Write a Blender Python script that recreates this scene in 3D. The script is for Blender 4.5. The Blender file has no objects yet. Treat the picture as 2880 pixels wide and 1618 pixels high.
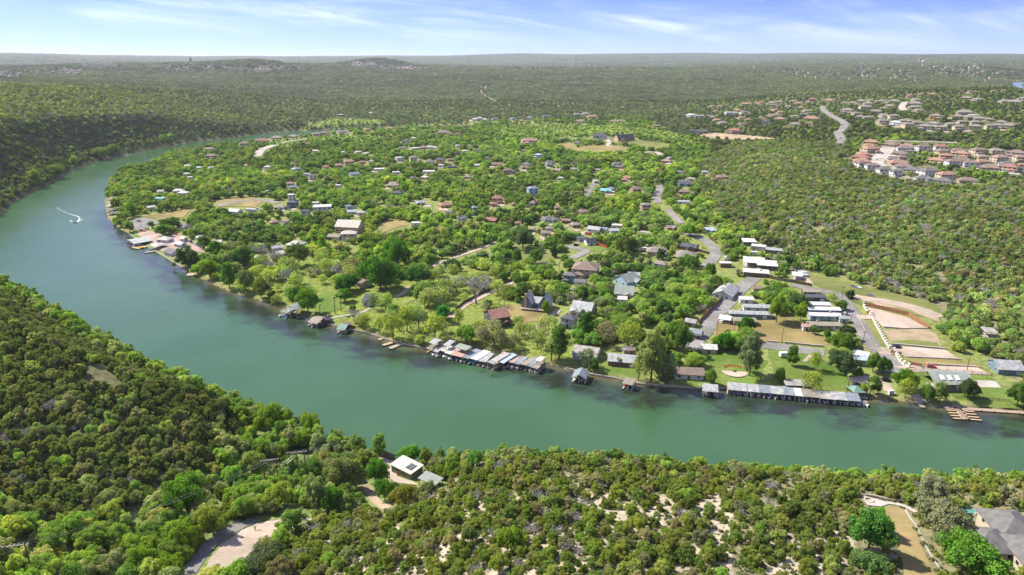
import bpy, math, numpy as np
from mathutils import Vector, geometry

SC = bpy.context.scene
COL = SC.collection
# ------------------------------------------------------------------ camera
CAM_H = 150.0
PITCH = math.radians(18.5)
FPX = 1920.0                      # focal length in pixels of the 2880 px wide photograph
cam_d = bpy.data.cameras.new('camera')
cam = bpy.data.objects.new('camera', cam_d)
COL.objects.link(cam)
cam.location = (0, 0, CAM_H)
cam.rotation_euler = (math.pi/2 - PITCH, 0, 0)
cam_d.sensor_width = 36.0
cam_d.lens = 24.0
cam_d.clip_start = 1.0
cam_d.clip_end = 90000
SC.camera = cam
# ------------------------------------------------------------------ light
SUN_EL, SUN_AZ = math.radians(47), math.radians(-64)      # azimuth clockwise from +Y
sdir = Vector((math.sin(SUN_AZ)*math.cos(SUN_EL), math.cos(SUN_AZ)*math.cos(SUN_EL), math.sin(SUN_EL)))
sl = bpy.data.lights.new('sun', 'SUN')
sl.energy = 4.9
sl.angle = math.radians(0.53)
sl.color = (1.0, 0.94, 0.83)
so = bpy.data.objects.new('sun', sl)
COL.objects.link(so)
so.rotation_euler = sdir.to_track_quat('Z', 'Y').to_euler()
so.location = (-300, 100, 400)
SC.view_settings.view_transform = 'Standard'
SC.view_settings.look = 'None'
SC.view_settings.gamma = 1
SC.view_settings.use_curve_mapping = False
SC.view_settings.exposure = 0.96
SC.cycles.max_bounces = 5
SC.cycles.diffuse_bounces = 2
SC.cycles.glossy_bounces = 2
SC.cycles.transmission_bounces = 2
SC.cycles.volume_bounces = 0
SC.cycles.transparent_max_bounces = 4
SC.cycles.use_adaptive_sampling = True
SC.cycles.adaptive_threshold = 0.02

world = bpy.data.worlds.new('World')
SC.world = world
world.use_nodes = True
wt = world.node_tree
wt.nodes.clear()
def N(t, kind, **kw):
    n = t.nodes.new(kind)
    for k, v in kw.items():
        setattr(n, k, v)
    return n
def val(t, sock, v):
    if hasattr(v, 'links') or hasattr(v, 'is_linked'):
        t.links.new(v, sock)
    else:
        sock.default_value = v
def M2(t, op, a, b=None, c=None, clamp=False):
    n = N(t, 'ShaderNodeMath', operation=op, use_clamp=clamp)
    val(t, n.inputs[0], a)
    if b is not None: val(t, n.inputs[1], b)
    if c is not None: val(t, n.inputs[2], c)
    return n.outputs[0]
def MR(t, v, a, b, c=0.0, d=1.0, smooth=True):
    n = N(t, 'ShaderNodeMapRange')
    if smooth: n.interpolation_type = 'SMOOTHSTEP'
    val(t, n.inputs[0], v)
    for i, q in zip((1, 2, 3, 4), (a, b, c, d)): val(t, n.inputs[i], q)
    return n.outputs[0]
def MIXC(t, f, a, b, blend='MIX'):
    n = N(t, 'ShaderNodeMix', data_type='RGBA', blend_type=blend)
    val(t, n.inputs[0], f)
    for s, q in ((n.inputs[6], a), (n.inputs[7], b)):
        if isinstance(q, (tuple, list)): s.default_value = (*q[:3], 1)
        else: t.links.new(q, s)
    return n.outputs[2]
def NOISE(t, scale, vec=None, detail=3, rough=0.5, dist=0.0):
    n = N(t, 'ShaderNodeTexNoise')
    n.inputs['Scale'].default_value = scale
    n.inputs['Detail'].default_value = detail
    n.inputs['Roughness'].default_value = rough
    n.inputs['Distortion'].default_value = dist
    if vec is not None: t.links.new(vec, n.inputs['Vector'])
    return n.outputs[0]

tc = N(wt, 'ShaderNodeTexCoord')
sep = N(wt, 'ShaderNodeSeparateXYZ'); wt.links.new(tc.outputs['Generated'], sep.inputs[0])
# the clear air of a high sky: elevations are read a little higher up the Nishita dome
lift = M2(wt, 'MULTIPLY_ADD', M2(wt, 'ABSOLUTE', sep.outputs[2]), 2.6, 0.16)
cmb = N(wt, 'ShaderNodeCombineXYZ')
wt.links.new(sep.outputs[0], cmb.inputs[0]); wt.links.new(sep.outputs[1], cmb.inputs[1]); wt.links.new(lift, cmb.inputs[2])
nrm = N(wt, 'ShaderNodeVectorMath', operation='NORMALIZE'); wt.links.new(cmb.outputs[0], nrm.inputs[0])
sky = N(wt, 'ShaderNodeTexSky', sky_type='NISHITA')
sky.sun_disc = False
sky.sun_elevation = SUN_EL
sky.sun_rotation = SUN_AZ
sky.altitude = 300
sky.air_density = 1.0
sky.dust_density = 0.25
sky.ozone_density = 2.2
wt.links.new(nrm.outputs[0], sky.inputs['Vector'])
# thin cirrus: streaked noise over azimuth and elevation
azm = M2(wt, 'ARCTAN2', sep.outputs[0], sep.outputs[1])
el = sep.outputs[2]
cv = N(wt, 'ShaderNodeCombineXYZ')
wt.links.new(M2(wt, 'ADD', M2(wt, 'MULTIPLY', azm, 5.0), M2(wt, 'MULTIPLY', el, 22.0)), cv.inputs[0])
wt.links.new(M2(wt, 'MULTIPLY', el, 16.0), cv.inputs[1])
cn = NOISE(wt, 0.62, cv.outputs[0], 9, 0.64, 1.3)
cv2 = N(wt, 'ShaderNodeCombineXYZ')
wt.links.new(M2(wt, 'MULTIPLY', azm, 3.0), cv2.inputs[0]); wt.links.new(M2(wt, 'MULTIPLY', el, 14.0), cv2.inputs[1]); cv2.inputs[2].default_value = 7.3
cb = NOISE(wt, 1.1, cv2.outputs[0], 3, 0.5, 0.3)
cl = M2(wt, 'MULTIPLY', MR(wt, cn, 0.36, 0.84), MR(wt, cb, 0.34, 0.56))
cl = M2(wt, 'MULTIPLY', cl, MR(wt, el, 0.004, 0.05))
hz = MR(wt, el, 0.075, -0.01, 0.0, 0.34)                       # pale towards the horizon
skyc = MIXC(wt, 1.0, sky.outputs[0], (0.60, 0.59, 0.81), 'MULTIPLY')
skyc = MIXC(wt, hz, skyc, (3.3, 4.0, 5.8))
skyc = MIXC(wt, M2(wt, 'MULTIPLY', cl, 0.85), skyc, (6.1, 6.25, 6.9))
bg = N(wt, 'ShaderNodeBackground'); bg.inputs[1].default_value = 0.15
wo = N(wt, 'ShaderNodeOutputWorld')
wt.links.new(skyc, bg.inputs[0]); wt.links.new(bg.outputs[0], wo.inputs[0])

# ------------------------------------------------------------------ helpers
RNG = np.random.default_rng(11)
def link(o, parent=None):
    COL.objects.link(o)
    if parent is not None: o.parent = parent
    return o
def tag(o, label=None, cat=None, group=None, kind=None):
    if label: o['label'] = label
    if cat: o['category'] = cat
    if group: o['group'] = group
    if kind: o['kind'] = kind
    return o
def mesh_np(name, V, F, mats=(), midx=None, smooth=False):
    """V (n,3), F (m,3|4) int array."""
    V = np.asarray(V, np.float32); F = np.asarray(F, np.int32)
    me = bpy.data.meshes.new(name)
    me.vertices.add(len(V)); me.vertices.foreach_set('co', V.ravel())
    k = F.shape[1] if len(F) else 4
    me.loops.add(F.size); me.loops.foreach_set('vertex_index', F.ravel())
    me.polygons.add(len(F))
    me.polygons.foreach_set('loop_start', np.arange(0, F.size, k, dtype=np.int32))
    me.polygons.foreach_set('loop_total', np.full(len(F), k, np.int32))
    if midx is not None: me.polygons.foreach_set('material_index', np.asarray(midx, np.int32))
    if smooth: me.polygons.foreach_set('use_smooth', np.ones(len(F), bool))
    for m in mats: me.materials.append(m)
    me.update(calc_edges=True)
    return me
# photo pixel -> ray
CP, SP = math.cos(PITCH), math.sin(PITCH)
def ray(px, py):
    a = (np.asarray(px, float)-1440)/FPX; b = -(np.asarray(py, float)-809)/FPX
    d = np.stack([a, CP + b*SP, -SP + b*CP], -1)
    return d
def flat(px, py, z=0.0):
    d = ray(px, py); t = (z-CAM_H)/d[..., 2]
    return d[..., 0]*t, d[..., 1]*t
def project(x, y, z):
    zz = z-CAM_H
    dep = y*CP - zz*SP
    up = y*SP + zz*CP
    dep = np.where(dep < 1, 1, dep)
    return 1440 + FPX*x/dep, 809 - FPX*up/dep, dep
def vnoise(x, y, seed=0):
    xi = np.floor(x).astype(np.int64); yi = np.floor(y).astype(np.int64)
    fx = x-xi; fy = y-yi
    fx = fx*fx*(3-2*fx); fy = fy*fy*(3-2*fy)
    def h(a, b):
        n = (a*374761393 + b*668265263 + seed*1442695041) & 0xffffffff
        n = ((n ^ (n >> 13))*1274126177) & 0xffffffff
        n = n ^ (n >> 16)
        return (n & 0xffff)/65535.0
    return (h(xi, yi)*(1-fx)+h(xi+1, yi)*fx)*(1-fy) + (h(xi, yi+1)*(1-fx)+h(xi+1, yi+1)*fx)*fy
def fbm(x, y, sc, oct=4, seed=0, gain=0.5):
    s = 0; a = 1; tot = 0
    for i in range(oct):
        s = s + a*(vnoise(x/sc, y/sc, seed+i*17)-0.5); tot += a; a *= gain; sc *= 0.5
    return s/tot*2
def sstep(x, a, b):
    t = np.clip((x-a)/(b-a), 0, 1); return t*t*(3-2*t)
# regions of the photograph that were read enlarged: origin of each in photo pixels
ORG = dict(R1=(0,120),R2=(720,120),R3=(1440,120),R4=(2160,120),R5=(0,500),R6=(720,500),R7=(1440,500),R8=(2160,500),
           S1=(0,860),S2=(720,820),S3=(1440,820),S4=(2160,820),T1=(0,1218),T2=(720,1218),T3=(1440,1218),T4=(2160,1218))
ZK = 3.5778
def Z(reg, pts):
    o = ORG[reg]; return [(o[0]+x/ZK, o[1]+y/ZK) for x, y in pts]

# ------------------------------------------------------------------ river outline (photo pixels on the water plane)
FAR_SHORE = [(3400,1215),(2880,1162),(2700,1146),(2655,1143),(2560,1130),(2440,1121),(2290,1112),(2160,1100),(2050,1092),(1971,1094),
 (1787,1080),(1730,1066),(1660,1055),(1600,1040),(1540,1022),(1440,1000),(1330,975),(1270,965),(1195,981),(1130,969),(1035,938),(985,928),
 (913,912),(870,895),(835,882),(785,865),(750,852),(720,840),(651,822),(600,800),(555,778),(520,757),(475,730),(430,703),(400,684),(368,661),(352,652),
 (334,641),(315,626),(302,610),(296,592),(296,560),(302,540),(308,520),(320,505),(345,482),(400,468),(440,450),(470,432),(510,424),(560,416),
 (640,402),(720,396),(762,389),(840,381),(900,374),(960,367),(1020,362.5),(1120,358.5),(1260,354.5),(1330,352)]
LEFT_SHORE = [(1330,350.5),(1260,352),(1120,355.5),(1020,359),(900,366),(860,368),(760,373),(720,378),(660,386),(600,393),(559,396),(500,407),(447,416),
 (349,437),(279,451),(232,469),(196,483),(156,508),(120,528),(84,542),(50,560),(28,575),(11,595),(0,608),(-100,660),(-300,720),(-900,800)]
NEAR_SHORE = [(-900,1010),(-500,900),(-200,830),(0,800),(90,845),(160,890),(260,950),(360,1010),(460,1062),(570,1112),(690,1155),(800,1195),(900,1235),(1000,1262),
 (1100,1285),(1250,1310),(1400,1322),(1600,1332),(1900,1352),(2200,1378),(2500,1390),(2700,1390),(2880,1380),(3150,1400),(3500,1480)]
def W0(pts, z=0.0):
    return np.array([flat(a, b, z) for a, b in pts])
POLY = np.concatenate([W0(FAR_SHORE), W0(LEFT_SHORE), W0(NEAR_SHORE)])
FARW = W0(FAR_SHORE)
def seg_dist(x, y, P, closed=False):
    d2 = np.full(x.shape, 1e18)
    n = len(P)
    for i in range(n if closed else n-1):
        a = P[i]; b = P[(i+1) % n]; e = b-a; L = e@e
        t = np.clip(((x-a[0])*e[0] + (y-a[1])*e[1])/L, 0, 1)
        d2 = np.minimum(d2, (x-a[0]-t*e[0])**2 + (y-a[1]-t*e[1])**2)
    return np.sqrt(d2)
def inside(x, y, P):
    c = np.zeros(x.shape, bool); n = len(P)
    for i in range(n):
        a = P[i]; b = P[(i+1) % n]
        if a[1] == b[1]: continue
        m = ((a[1] > y) != (b[1] > y)) & (x < (b[0]-a[0])*(y-a[1])/(b[1]-a[1]) + a[0])
        c ^= m
    return c

# ------------------------------------------------------------------ terrain heights
CT = [  # photo pixel, ground height
 # peninsula and plain
 (2880,1120,3),(2500,1080,3),(2200,1050,2.5),(1900,1040,2.5),(1600,980,2.5),(1300,930,2.5),(1100,900,2.5),(900,850,2.5),(700,790,2.5),(520,720,2.5),(400,640,2.2),(380,560,2.5),
 (2600,950,6),(2300,900,5),(2000,850,5),(1700,800,5),(1400,750,5),(1100,700,5),(800,640,5),(550,560,5),(450,500,5),(600,450,6),(800,420,6),(1000,400,6),
 (2880,900,12),(2500,800,10),(2200,700,9),(1900,620,9),(1600,600,9),(1300,560,9),(1000,540,8),(750,520,7),(1200,430,9),(1500,430,11),(1500,380,12),(1800,400,14),(1900,480,12),
 (1300,360,8),(1500,345,9),(1650,350,10),
 (2500,700,18),(2880,750,24),(2200,560,16),(2500,560,26),(2880,600,32),(2300,440,30),(2600,470,36),(2880,470,38),(2100,400,24),(2300,380,42),(2600,350,60),(2880,360,62),
 (2300,300,66),(2500,285,76),(2700,268,82),(2880,258,86),(2100,300,55),(2000,310,44),(1900,330,28),(1750,345,15),
 # foreground
 (0,770,30),(0,850,50),(0,1000,40),(0,1200,30),(200,900,46),(200,1050,38),(200,1300,22),(400,1010,32),(400,1200,26),(550,1110,20),(600,1250,16),(700,1190,10),
 (0,1400,24),(0,1618,30),(200,1480,18),(200,1618,20),(420,1500,13),(450,1618,15),(700,1340,9),(850,1300,6),(1000,1330,4),(1140,1330,4),(1000,1400,6),(850,1400,8),
 (720,1560,14),(640,1500,13),(600,1618,15),(820,1480,12),(1050,1420,8),(1000,1500,16),(1000,1618,23),(1200,1400,12),(1250,1320,9),(1350,1310,19),
 (1200,1500,25),(1200,1618,30),(1500,1300,24),(1500,1450,31),(1500,1618,36),(1800,1320,26),(1800,1450,33),(1800,1618,38),(2100,1345,28),(2100,1450,34),(2100,1618,38),
 (2400,1370,31),(2450,1440,33.5),(2600,1500,34),(2640,1618,35),(2700,1370,31),(2880,1350,30),(2880,1450,34),(2880,1618,36),(3100,1400,33)]
CR = [ # photo pixel and distance: ground beyond the river, height follows from the sight line
 (0,560,720),(0,480,800),(0,400,950),(0,300,1300),(0,258,1550),(150,258,1560),(150,480,900),(150,400,1050),(150,300,1400),(300,400,1180),(300,350,1320),(300,300,1500),(300,264,1700),(430,380,1250),(430,330,1450),(430,278,1750),
 (560,360,1450),(560,310,1700),(560,280,1950),(700,350,1570),(700,300,1900),(800,350,1600),(800,300,2000),(950,335,1760),(1100,335,1790),
 (0,240,2100),(0,215,3300),(0,200,4300),(0,192,5000),(300,240,2400),(300,215,3400),(300,200,4400),(600,250,2500),(600,225,3400),(600,205,4400),(850,270,2500),(850,230,3400),(850,203,4600)]
for c_ in (1000,1250,1500,1750): CR += [(c_,318,1900),(c_,300,2100),(c_,285,2300),(c_,270,2550),(c_,250,2950),(c_,230,3500),(c_,215,4000),(c_,200,4700),(c_,191,5300)]
CR += [(1900,300,2050),(2000,270,2600),(2050,250,3000),(2050,230,3500),(2050,210,4300),(2300,240,3000),(2600,232,3200),(2750,235,3600),(2860,243,4150),(2300,222,3700),(2600,215,4200),(2300,200,4800),(2600,197,5200),(2880,215,5200),(2880,195,6500)]
CD = [(-100,9000,60),(300,4800,110),(720,4600,128),(900,5200,100),(1060,6000,96),(0,5500,92),(1440,6200,70),(1800,6500,60),(2300,6000,90),(2700,6500,100),(2880,5200,100),
      (0,9500,100),(720,9500,60),(1440,9500,60),(2100,10000,90),(2880,10000,130),
      (0,15000,205),(500,15500,150),(1000,16500,165),(1440,17000,232),(1900,17000,240),(2300,16000,222),(2880,15000,200),(0,24000,90),(1440,24000,110),(2880,24000,110),(500,20000,176),(1000,20000,180),
      (1440,14000,100),(2100,14000,120),(500,13000,90)]
cx_, cy_, cz_ = [], [], []
for a, b, z in CT:
    x, y = flat(a, b, z); cx_.append(x); cy_.append(y); cz_.append(z)
for a, b, rr_ in CR:
    d = ray(a, b); t_ = rr_/math.hypot(d[0], d[1]); cx_.append(d[0]*t_); cy_.append(d[1]*t_); cz_.append(CAM_H+d[2]*t_)
for a, dist, z in CD:
    az = math.atan((a-1440)/2077.0); cx_.append(dist*math.sin(az)); cy_.append(dist*math.cos(az)); cz_.append(z)
cx_ = np.array(cx_); cy_ = np.array(cy_); cz_ = np.array(cz_)
def feat(x, y):
    r = np.hypot(x, y); az = np.clip(np.degrees(np.arctan2(x, y)), -60, 60)
    return np.stack([az/9.0, np.log(np.maximum(r, 110))*3.2], -1)
CF = feat(cx_, cy_)
def kern(A, B):
    d2 = ((A[:, None, :]-B[None])**2).sum(-1)
    return np.sqrt(d2+0.06)
K = kern(CF, CF) 
K -= np.eye(len(K))*0.03
A_ = np.zeros((len(K)+1,)*2); A_[:-1, :-1] = K; A_[-1, :-1] = 1; A_[:-1, -1] = 1
WGT = np.linalg.solve(A_, np.append(cz_, 0))
def height_base(x, y):
    s = x.shape; x = x.ravel(); y = y.ravel(); out = np.empty(len(x))
    for i in range(0, len(x), 20000):
        f = feat(x[i:i+20000], y[i:i+20000])
        out[i:i+20000] = kern(f, CF)@WGT[:-1] + WGT[-1]
    return out.reshape(s)
AZ = np.radians(np.concatenate([np.arange(-180, -52, 8), np.arange(-52, -42, 1.0), np.arange(-42, 42.01, 0.22), np.arange(43, 52.1, 1.0), np.arange(58, 181, 8)]))
AZ[-1] = math.pi
RR = 40*np.exp(np.arange(0, math.log(27000/40.), 0.0135))
gA, gR = np.meshgrid(AZ, RR, indexing='ij')
GX, GY = gR*np.sin(gA), gR*np.cos(gA)
hb = height_base(GX, GY)
hb = np.clip(hb, 1.5, 260)
far = sstep(gR, 1500, 5000)
hb = hb + far*fbm(GX, GY, 1500, 5, 3)*np.where(gR < 7000, 13, 13+14*sstep(gR, 7000, 13000)) + sstep(gR, 60, 100)*fbm(GX, GY, 60, 4, 8)*1.6*(hb > 12) + sstep(hb, 10, 30)*fbm(GX, GY, 240, 4, 21)*5*sstep(gR, 320, 900)
# valleys that cut the left bank
hb = hb - sstep(hb, 20, 60)*(1-sstep(gR, 3500, 5000))*sstep(gR, 500, 800)*(np.abs(fbm(GX, GY, 420, 3, 33)) < 0.12)*0
# the steep knoll and the hills on the skyline
for (a, dist, z, w, d2) in [(1060,6000,46,230,400),(990,6100,12,180,400),(640,5000,8,500,400),(560,4900,12,160,300),(720,4800,9,260,300)]:
    az = math.atan((a-1440)/2077.0); X0, Y0 = dist*math.sin(az), dist*math.cos(az)
    hb = hb + z*np.exp(-(((GX-X0)/w)**2+((GY-Y0)/d2)**2))
sd = seg_dist(GX, GY, POLY, True)
ins = inside(GX, GY, POLY)
pen = np.concatenate([FARW, W0([(1500,348),(1700,340),(2100,300),(2600,270),(3300,280)], 8.0)])
pm = inside(GX, GY, pen); bd = seg_dist(GX, GY, FARW)
hb = np.where(pm, np.minimum(hb, 2.2+bd*0.024+(bd/170)**2.1), hb)
wb = np.where(hb < 15, np.clip(30+hb, 5, 45), np.clip(hb*1.25, 5, 60))
off = np.where(pm, -0.35*wb, 0.0); tq = np.clip((sd-off)/(wb-off), 0, 1)
hl = 0.9*sstep(sd, 0, 1.5) + (hb-0.9)*np.where(pm, tq*tq*(3-2*tq), 0.75*tq+0.25*tq*tq)
hl = np.where(sd < 1.0, np.minimum(hl, 1.0), hl)
GH = np.where(ins, -0.5-3.5*sstep(sd, 0, 12), np.maximum(hl, 0.25))
def H(x, y):
    x = np.asarray(x, float); y = np.asarray(y, float)
    az = np.arctan2(x, y); r = np.hypot(x, y)
    i = np.clip(np.searchsorted(AZ, az)-1, 0, len(AZ)-2); fa = (az-AZ[i])/(AZ[i+1]-AZ[i])
    q = np.clip(np.log(np.maximum(r, 40.001)/40.)/0.0135, 0, len(RR)-1.001); j = q.astype(int); fr = q-j
    return (GH[i, j]*(1-fa)+GH[i+1, j]*fa)*(1-fr) + (GH[i, j+1]*(1-fa)+GH[i+1, j+1]*fa)*fr
TS = np.exp(np.linspace(math.log(60), math.log(26000), 1500))
def ground(px, py, zmin=None):
    """World point of the ground that the photograph shows at a pixel."""
    d = ray(px, py); n = d/np.linalg.norm(d)
    X, Y, Zz = n[0]*TS, n[1]*TS, CAM_H+n[2]*TS
    h = H(X, Y)
    if zmin is not None: h = np.maximum(h, zmin)
    b = np.nonzero(Zz < h)[0]
    if len(b) == 0: k = len(TS)-1; return Vector((X[k], Y[k], h[k]))
    k = b[0]
    if k == 0: return Vector((X[0], Y[0], h[0]))
    a0, a1 = Zz[k-1]-h[k-1], Zz[k]-h[k]; f = a0/(a0-a1); t = TS[k-1]+f*(TS[k]-TS[k-1])
    x, y = n[0]*t, n[1]*t
    z = float(H(x, y))
    return Vector((x, y, z if zmin is None else max(z, zmin)))
def gpts(pts, zmin=None):
    return [ground(a, b, zmin) for a, b in pts]

# ------------------------------------------------------------------ materials
MATS = {}
def mat(name, col, rough=0.8, metal=0.0, noise=0.0, nscale=1.0, spec=0.3, bump=0.0, bscale=5.0, alt=None):
    """Plain procedural surface: colour broken by object-space noise."""
    if name in MATS: return MATS[name]
    m = bpy.data.materials.new(name); m.use_nodes = True; t = m.node_tree
    b = t.nodes['Principled BSDF']
    b.inputs['Roughness'].default_value = rough; b.inputs['Metallic'].default_value = metal
    b.inputs['Specular IOR Level'].default_value = spec
    if noise > 0:
        tcn = N(t, 'ShaderNodeTexCoord')
        n1 = NOISE(t, nscale, tcn.outputs['Object'], 4, 0.6)
        c = MIXC(t, MR(t, n1, 0.3, 0.7), tuple(q*(1-noise) for q in col), tuple(min(1, q*(1+noise)) for q in (alt or col)))
        t.links.new(c, b.inputs['Base Color'])
    else: b.inputs['Base Color'].default_value = (*col, 1)
    if bump > 0:
        tcn = N(t, 'ShaderNodeTexCoord')
        bn = N(t, 'ShaderNodeBump'); bn.inputs['Strength'].default_value = bump; bn.inputs['Distance'].default_value = 0.2
        t.links.new(NOISE(t, bscale, tcn.outputs['Object'], 4), bn.inputs['Height']); t.links.new(bn.outputs[0], b.inputs['Normal'])
    MATS[name] = m
    return m
def ground_mat(name, stops, scale, fine=2.0, bump=0.3, rough=0.95):
    """Ground cover: three colours broken by two scales of world-space noise."""
    m = bpy.data.materials.new(name); m.use_nodes = True; t = m.node_tree
    b = t.nodes['Principled BSDF']; b.inputs['Roughness'].default_value = rough; b.inputs['Specular IOR Level'].default_value = 0.15
    g = N(t, 'ShaderNodeNewGeometry')
    n1 = NOISE(t, scale, g.outputs['Position'], 5, 0.6); n2 = NOISE(t, fine, g.outputs['Position'], 4, 0.7)
    c = MIXC(t, MR(t, n1, 0.36, 0.62), stops[0], stops[1])
    c = MIXC(t, MR(t, n2, 0.42, 0.72), c, stops[2])
    n3 = NOISE(t, scale*0.45, g.outputs['Position'], 4, 0.7, 0.6)
    c = MIXC(t, 1.0, c, MIXC(t, MR(t, n3, 0.3, 0.7), (0.72,0.74,0.70), (1.22,1.18,1.25)), 'MULTIPLY')
    t.links.new(c, b.inputs['Base Color'])
    bn = N(t, 'ShaderNodeBump'); bn.inputs['Strength'].default_value = bump; bn.inputs['Distance'].default_value = 0.3
    t.links.new(n2, bn.inputs['Height']); t.links.new(bn.outputs[0], b.inputs['Normal'])
    MATS[name] = m
    return m
lawn_m = ground_mat('lawn grass', ((0.10,0.17,0.025),(0.16,0.20,0.045),(0.07,0.13,0.02)), 0.06, 0.9)
meadow_m = ground_mat('meadow grass', ((0.16,0.175,0.05),(0.12,0.165,0.035),(0.21,0.18,0.08)), 0.05, 0.8)
dry_m = ground_mat('dry grass', ((0.235,0.18,0.075),(0.185,0.165,0.055),(0.29,0.205,0.095)), 0.07, 0.9)
parched_m = ground_mat('parched lawn', ((0.29,0.21,0.095),(0.235,0.20,0.075),(0.32,0.235,0.115)), 0.12, 1.2)
gravel_m = ground_mat('crushed limestone', ((0.40,0.315,0.245),(0.33,0.26,0.20),(0.46,0.375,0.30)), 0.08, 1.5)
dirt_m = ground_mat('bare tan earth', ((0.346,0.266,0.173),(0.259,0.209,0.122),(0.396,0.310,0.209)), 0.09, 1.1)
asphalt_m = ground_mat('weathered asphalt', ((0.216,0.202,0.187),(0.180,0.173,0.158),(0.245,0.230,0.209)), 0.12, 1.5, 0.15)
concrete_m = ground_mat('pale concrete', ((0.374,0.338,0.288),(0.331,0.302,0.259),(0.410,0.374,0.324)), 0.15, 2.0, 0.1)
patio_m = ground_mat('pink paved patio', ((0.346,0.252,0.202),(0.302,0.230,0.187),(0.389,0.302,0.245)), 0.2, 1.8, 0.1)

# the terrain itself: colour of the soil between the trees, per vertex
def floor_mat():
    m = bpy.data.materials.new('soil and leaf litter'); m.use_nodes = True; t = m.node_tree
    b = t.nodes['Principled BSDF']; b.inputs['Roughness'].default_value = 1.0; b.inputs['Specular IOR Level'].default_value = 0.1
    a = N(t, 'ShaderNodeAttribute', attribute_name='floor')
    g = N(t, 'ShaderNodeNewGeometry')
    n1 = NOISE(t, 0.35, g.outputs['Position'], 5, 0.65); n2 = NOISE(t, 0.004, g.outputs['Position'], 6, 0.6); n3 = NOISE(t, 1.7, g.outputs['Position'], 5, 0.7)
    c = MIXC(t, MR(t, n1, 0.35, 0.68), a.outputs['Color'], (0.55,0.55,0.55), 'MULTIPLY')
    c = MIXC(t, 1.0, c, MIXC(t, n2, (0.7,0.7,0.7), (1.35,1.3,1.2)), 'MULTIPLY')
    c = MIXC(t, MR(t, n3, 0.35, 0.7), c, MIXC(t, 1.0, c, (1.25,1.22,1.15), 'MULTIPLY'))
    t.links.new(c, b.inputs['Base Color'])
    bn = N(t, 'ShaderNodeBump'); bn.inputs['Strength'].default_value = 0.6; bn.inputs['Distance'].default_value = 0.5
    t.links.new(n3, bn.inputs['Height']); t.links.new(bn.outputs[0], b.inputs['Normal'])
    return m
# ------------------------------------------------------------------ zones of ground cover, read in photo pixels (half resolution)
RW, RH = 1440, 809
def fill(img, pts, v):
    P = np.array(pts, float)/2
    x0, x1 = int(max(0, P[:, 0].min()-1)), int(min(RW, P[:, 0].max()+2)); y0, y1 = int(max(0, P[:, 1].min()-1)), int(min(RH, P[:, 1].max()+2))
    if x1 <= x0 or y1 <= y0: return
    X, Y = np.meshgrid(np.arange(x0, x1)+0.5, np.arange(y0, y1)+0.5)
    m = inside(X, Y, P); img[y0:y1, x0:x1][m] = v
ZONE = np.zeros((RH, RW), np.uint8)
# 0 far hills, 1 scree hill, 2 cedar hill with slope shade in its tints, 3 bright streamside wood, 4 live oaks, 5 east woods, 6 villa hill, 7 pecan lawns, 8 pale scrub, 9 left bank, 10 tract estate
fill(ZONE, [(-5,240),(300,258),(420,268),(560,300),(760,345),(860,368),(-5,640)], 9)
fill(ZONE, [(296,640),(290,480),(560,400),(900,365),(1300,345),(1800,330),(2000,420),(2000,560),(2100,660),(2300,740),(2640,860),(2880,1000),(2880,1170),(2400,1150),(1500,1050),(700,860)], 4)
fill(ZONE, [(1960,470),(2060,400),(2400,400),(2885,520),(2885,1100),(2720,950),(2640,880),(2400,790),(2300,745),(2200,690),(2060,640),(1960,540)], 5)
fill(ZONE, [(1900,290),(2400,262),(2885,250),(2885,420),(2500,410),(2380,400),(2060,400),(1960,340)], 6)
fill(ZONE, [(2380,400),(2500,385),(2885,430),(2885,500),(2720,530),(2560,500),(2400,460)], 10)
fill(ZONE, Z('R3', [(-100,830),(500,815),(1100,850),(1600,900),(1900,960),(2300,1000),(1500,1000),(1300,930),(800,945),(250,960),(-200,960)]), 8)
fill(ZONE, Z('R2', [(450,840),(850,745),(900,770),(1290,780),(1250,820),(850,825),(470,880)]), 8)
fill(ZONE, Z('R2', [(100,1010),(560,950),(1000,935),(1500,960),(1200,1010),(600,1010),(200,1110)]), 8)
fill(ZONE, [(655,870),(640,830),(690,760),(770,745),(860,700),(930,745),(1010,760),(1080,805),(1160,775),(1300,755),(1400,765),(1450,860),(1560,900),(1620,960),(1600,1020),(1440,1005),(1195,985),(985,930),(780,870)], 7)
fill(ZONE, [(860,1620),(760,1560),(860,1480),(1000,1450),(1110,1400),(1250,1370),(1320,1290),(1420,1260),(2885,1300),(2885,1620)], 1)
fill(ZONE, [(-5,740),(120,850),(400,990),(600,1120),(720,1180),(700,1210),(600,1290),(480,1380),(360,1440),(200,1470),(-5,1490)], 2)
fill(ZONE, [(-5,1490),(200,1470),(360,1440),(480,1380),(600,1290),(700,1210),(640,1120),(900,1150),(1150,1240),(1420,1262),(1320,1290),(1250,1370),(1110,1400),(1000,1450),(860,1480),(760,1560),(700,1620),(-5,1620)], 3)
def zone_at(x, y, z):
    px, py, dep = project(x, y, z)
    i = np.clip((py/2).astype(int), 0, RH-1); j = np.clip((px/2).astype(int), 0, RW-1)
    return ZONE[i, j]

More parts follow.
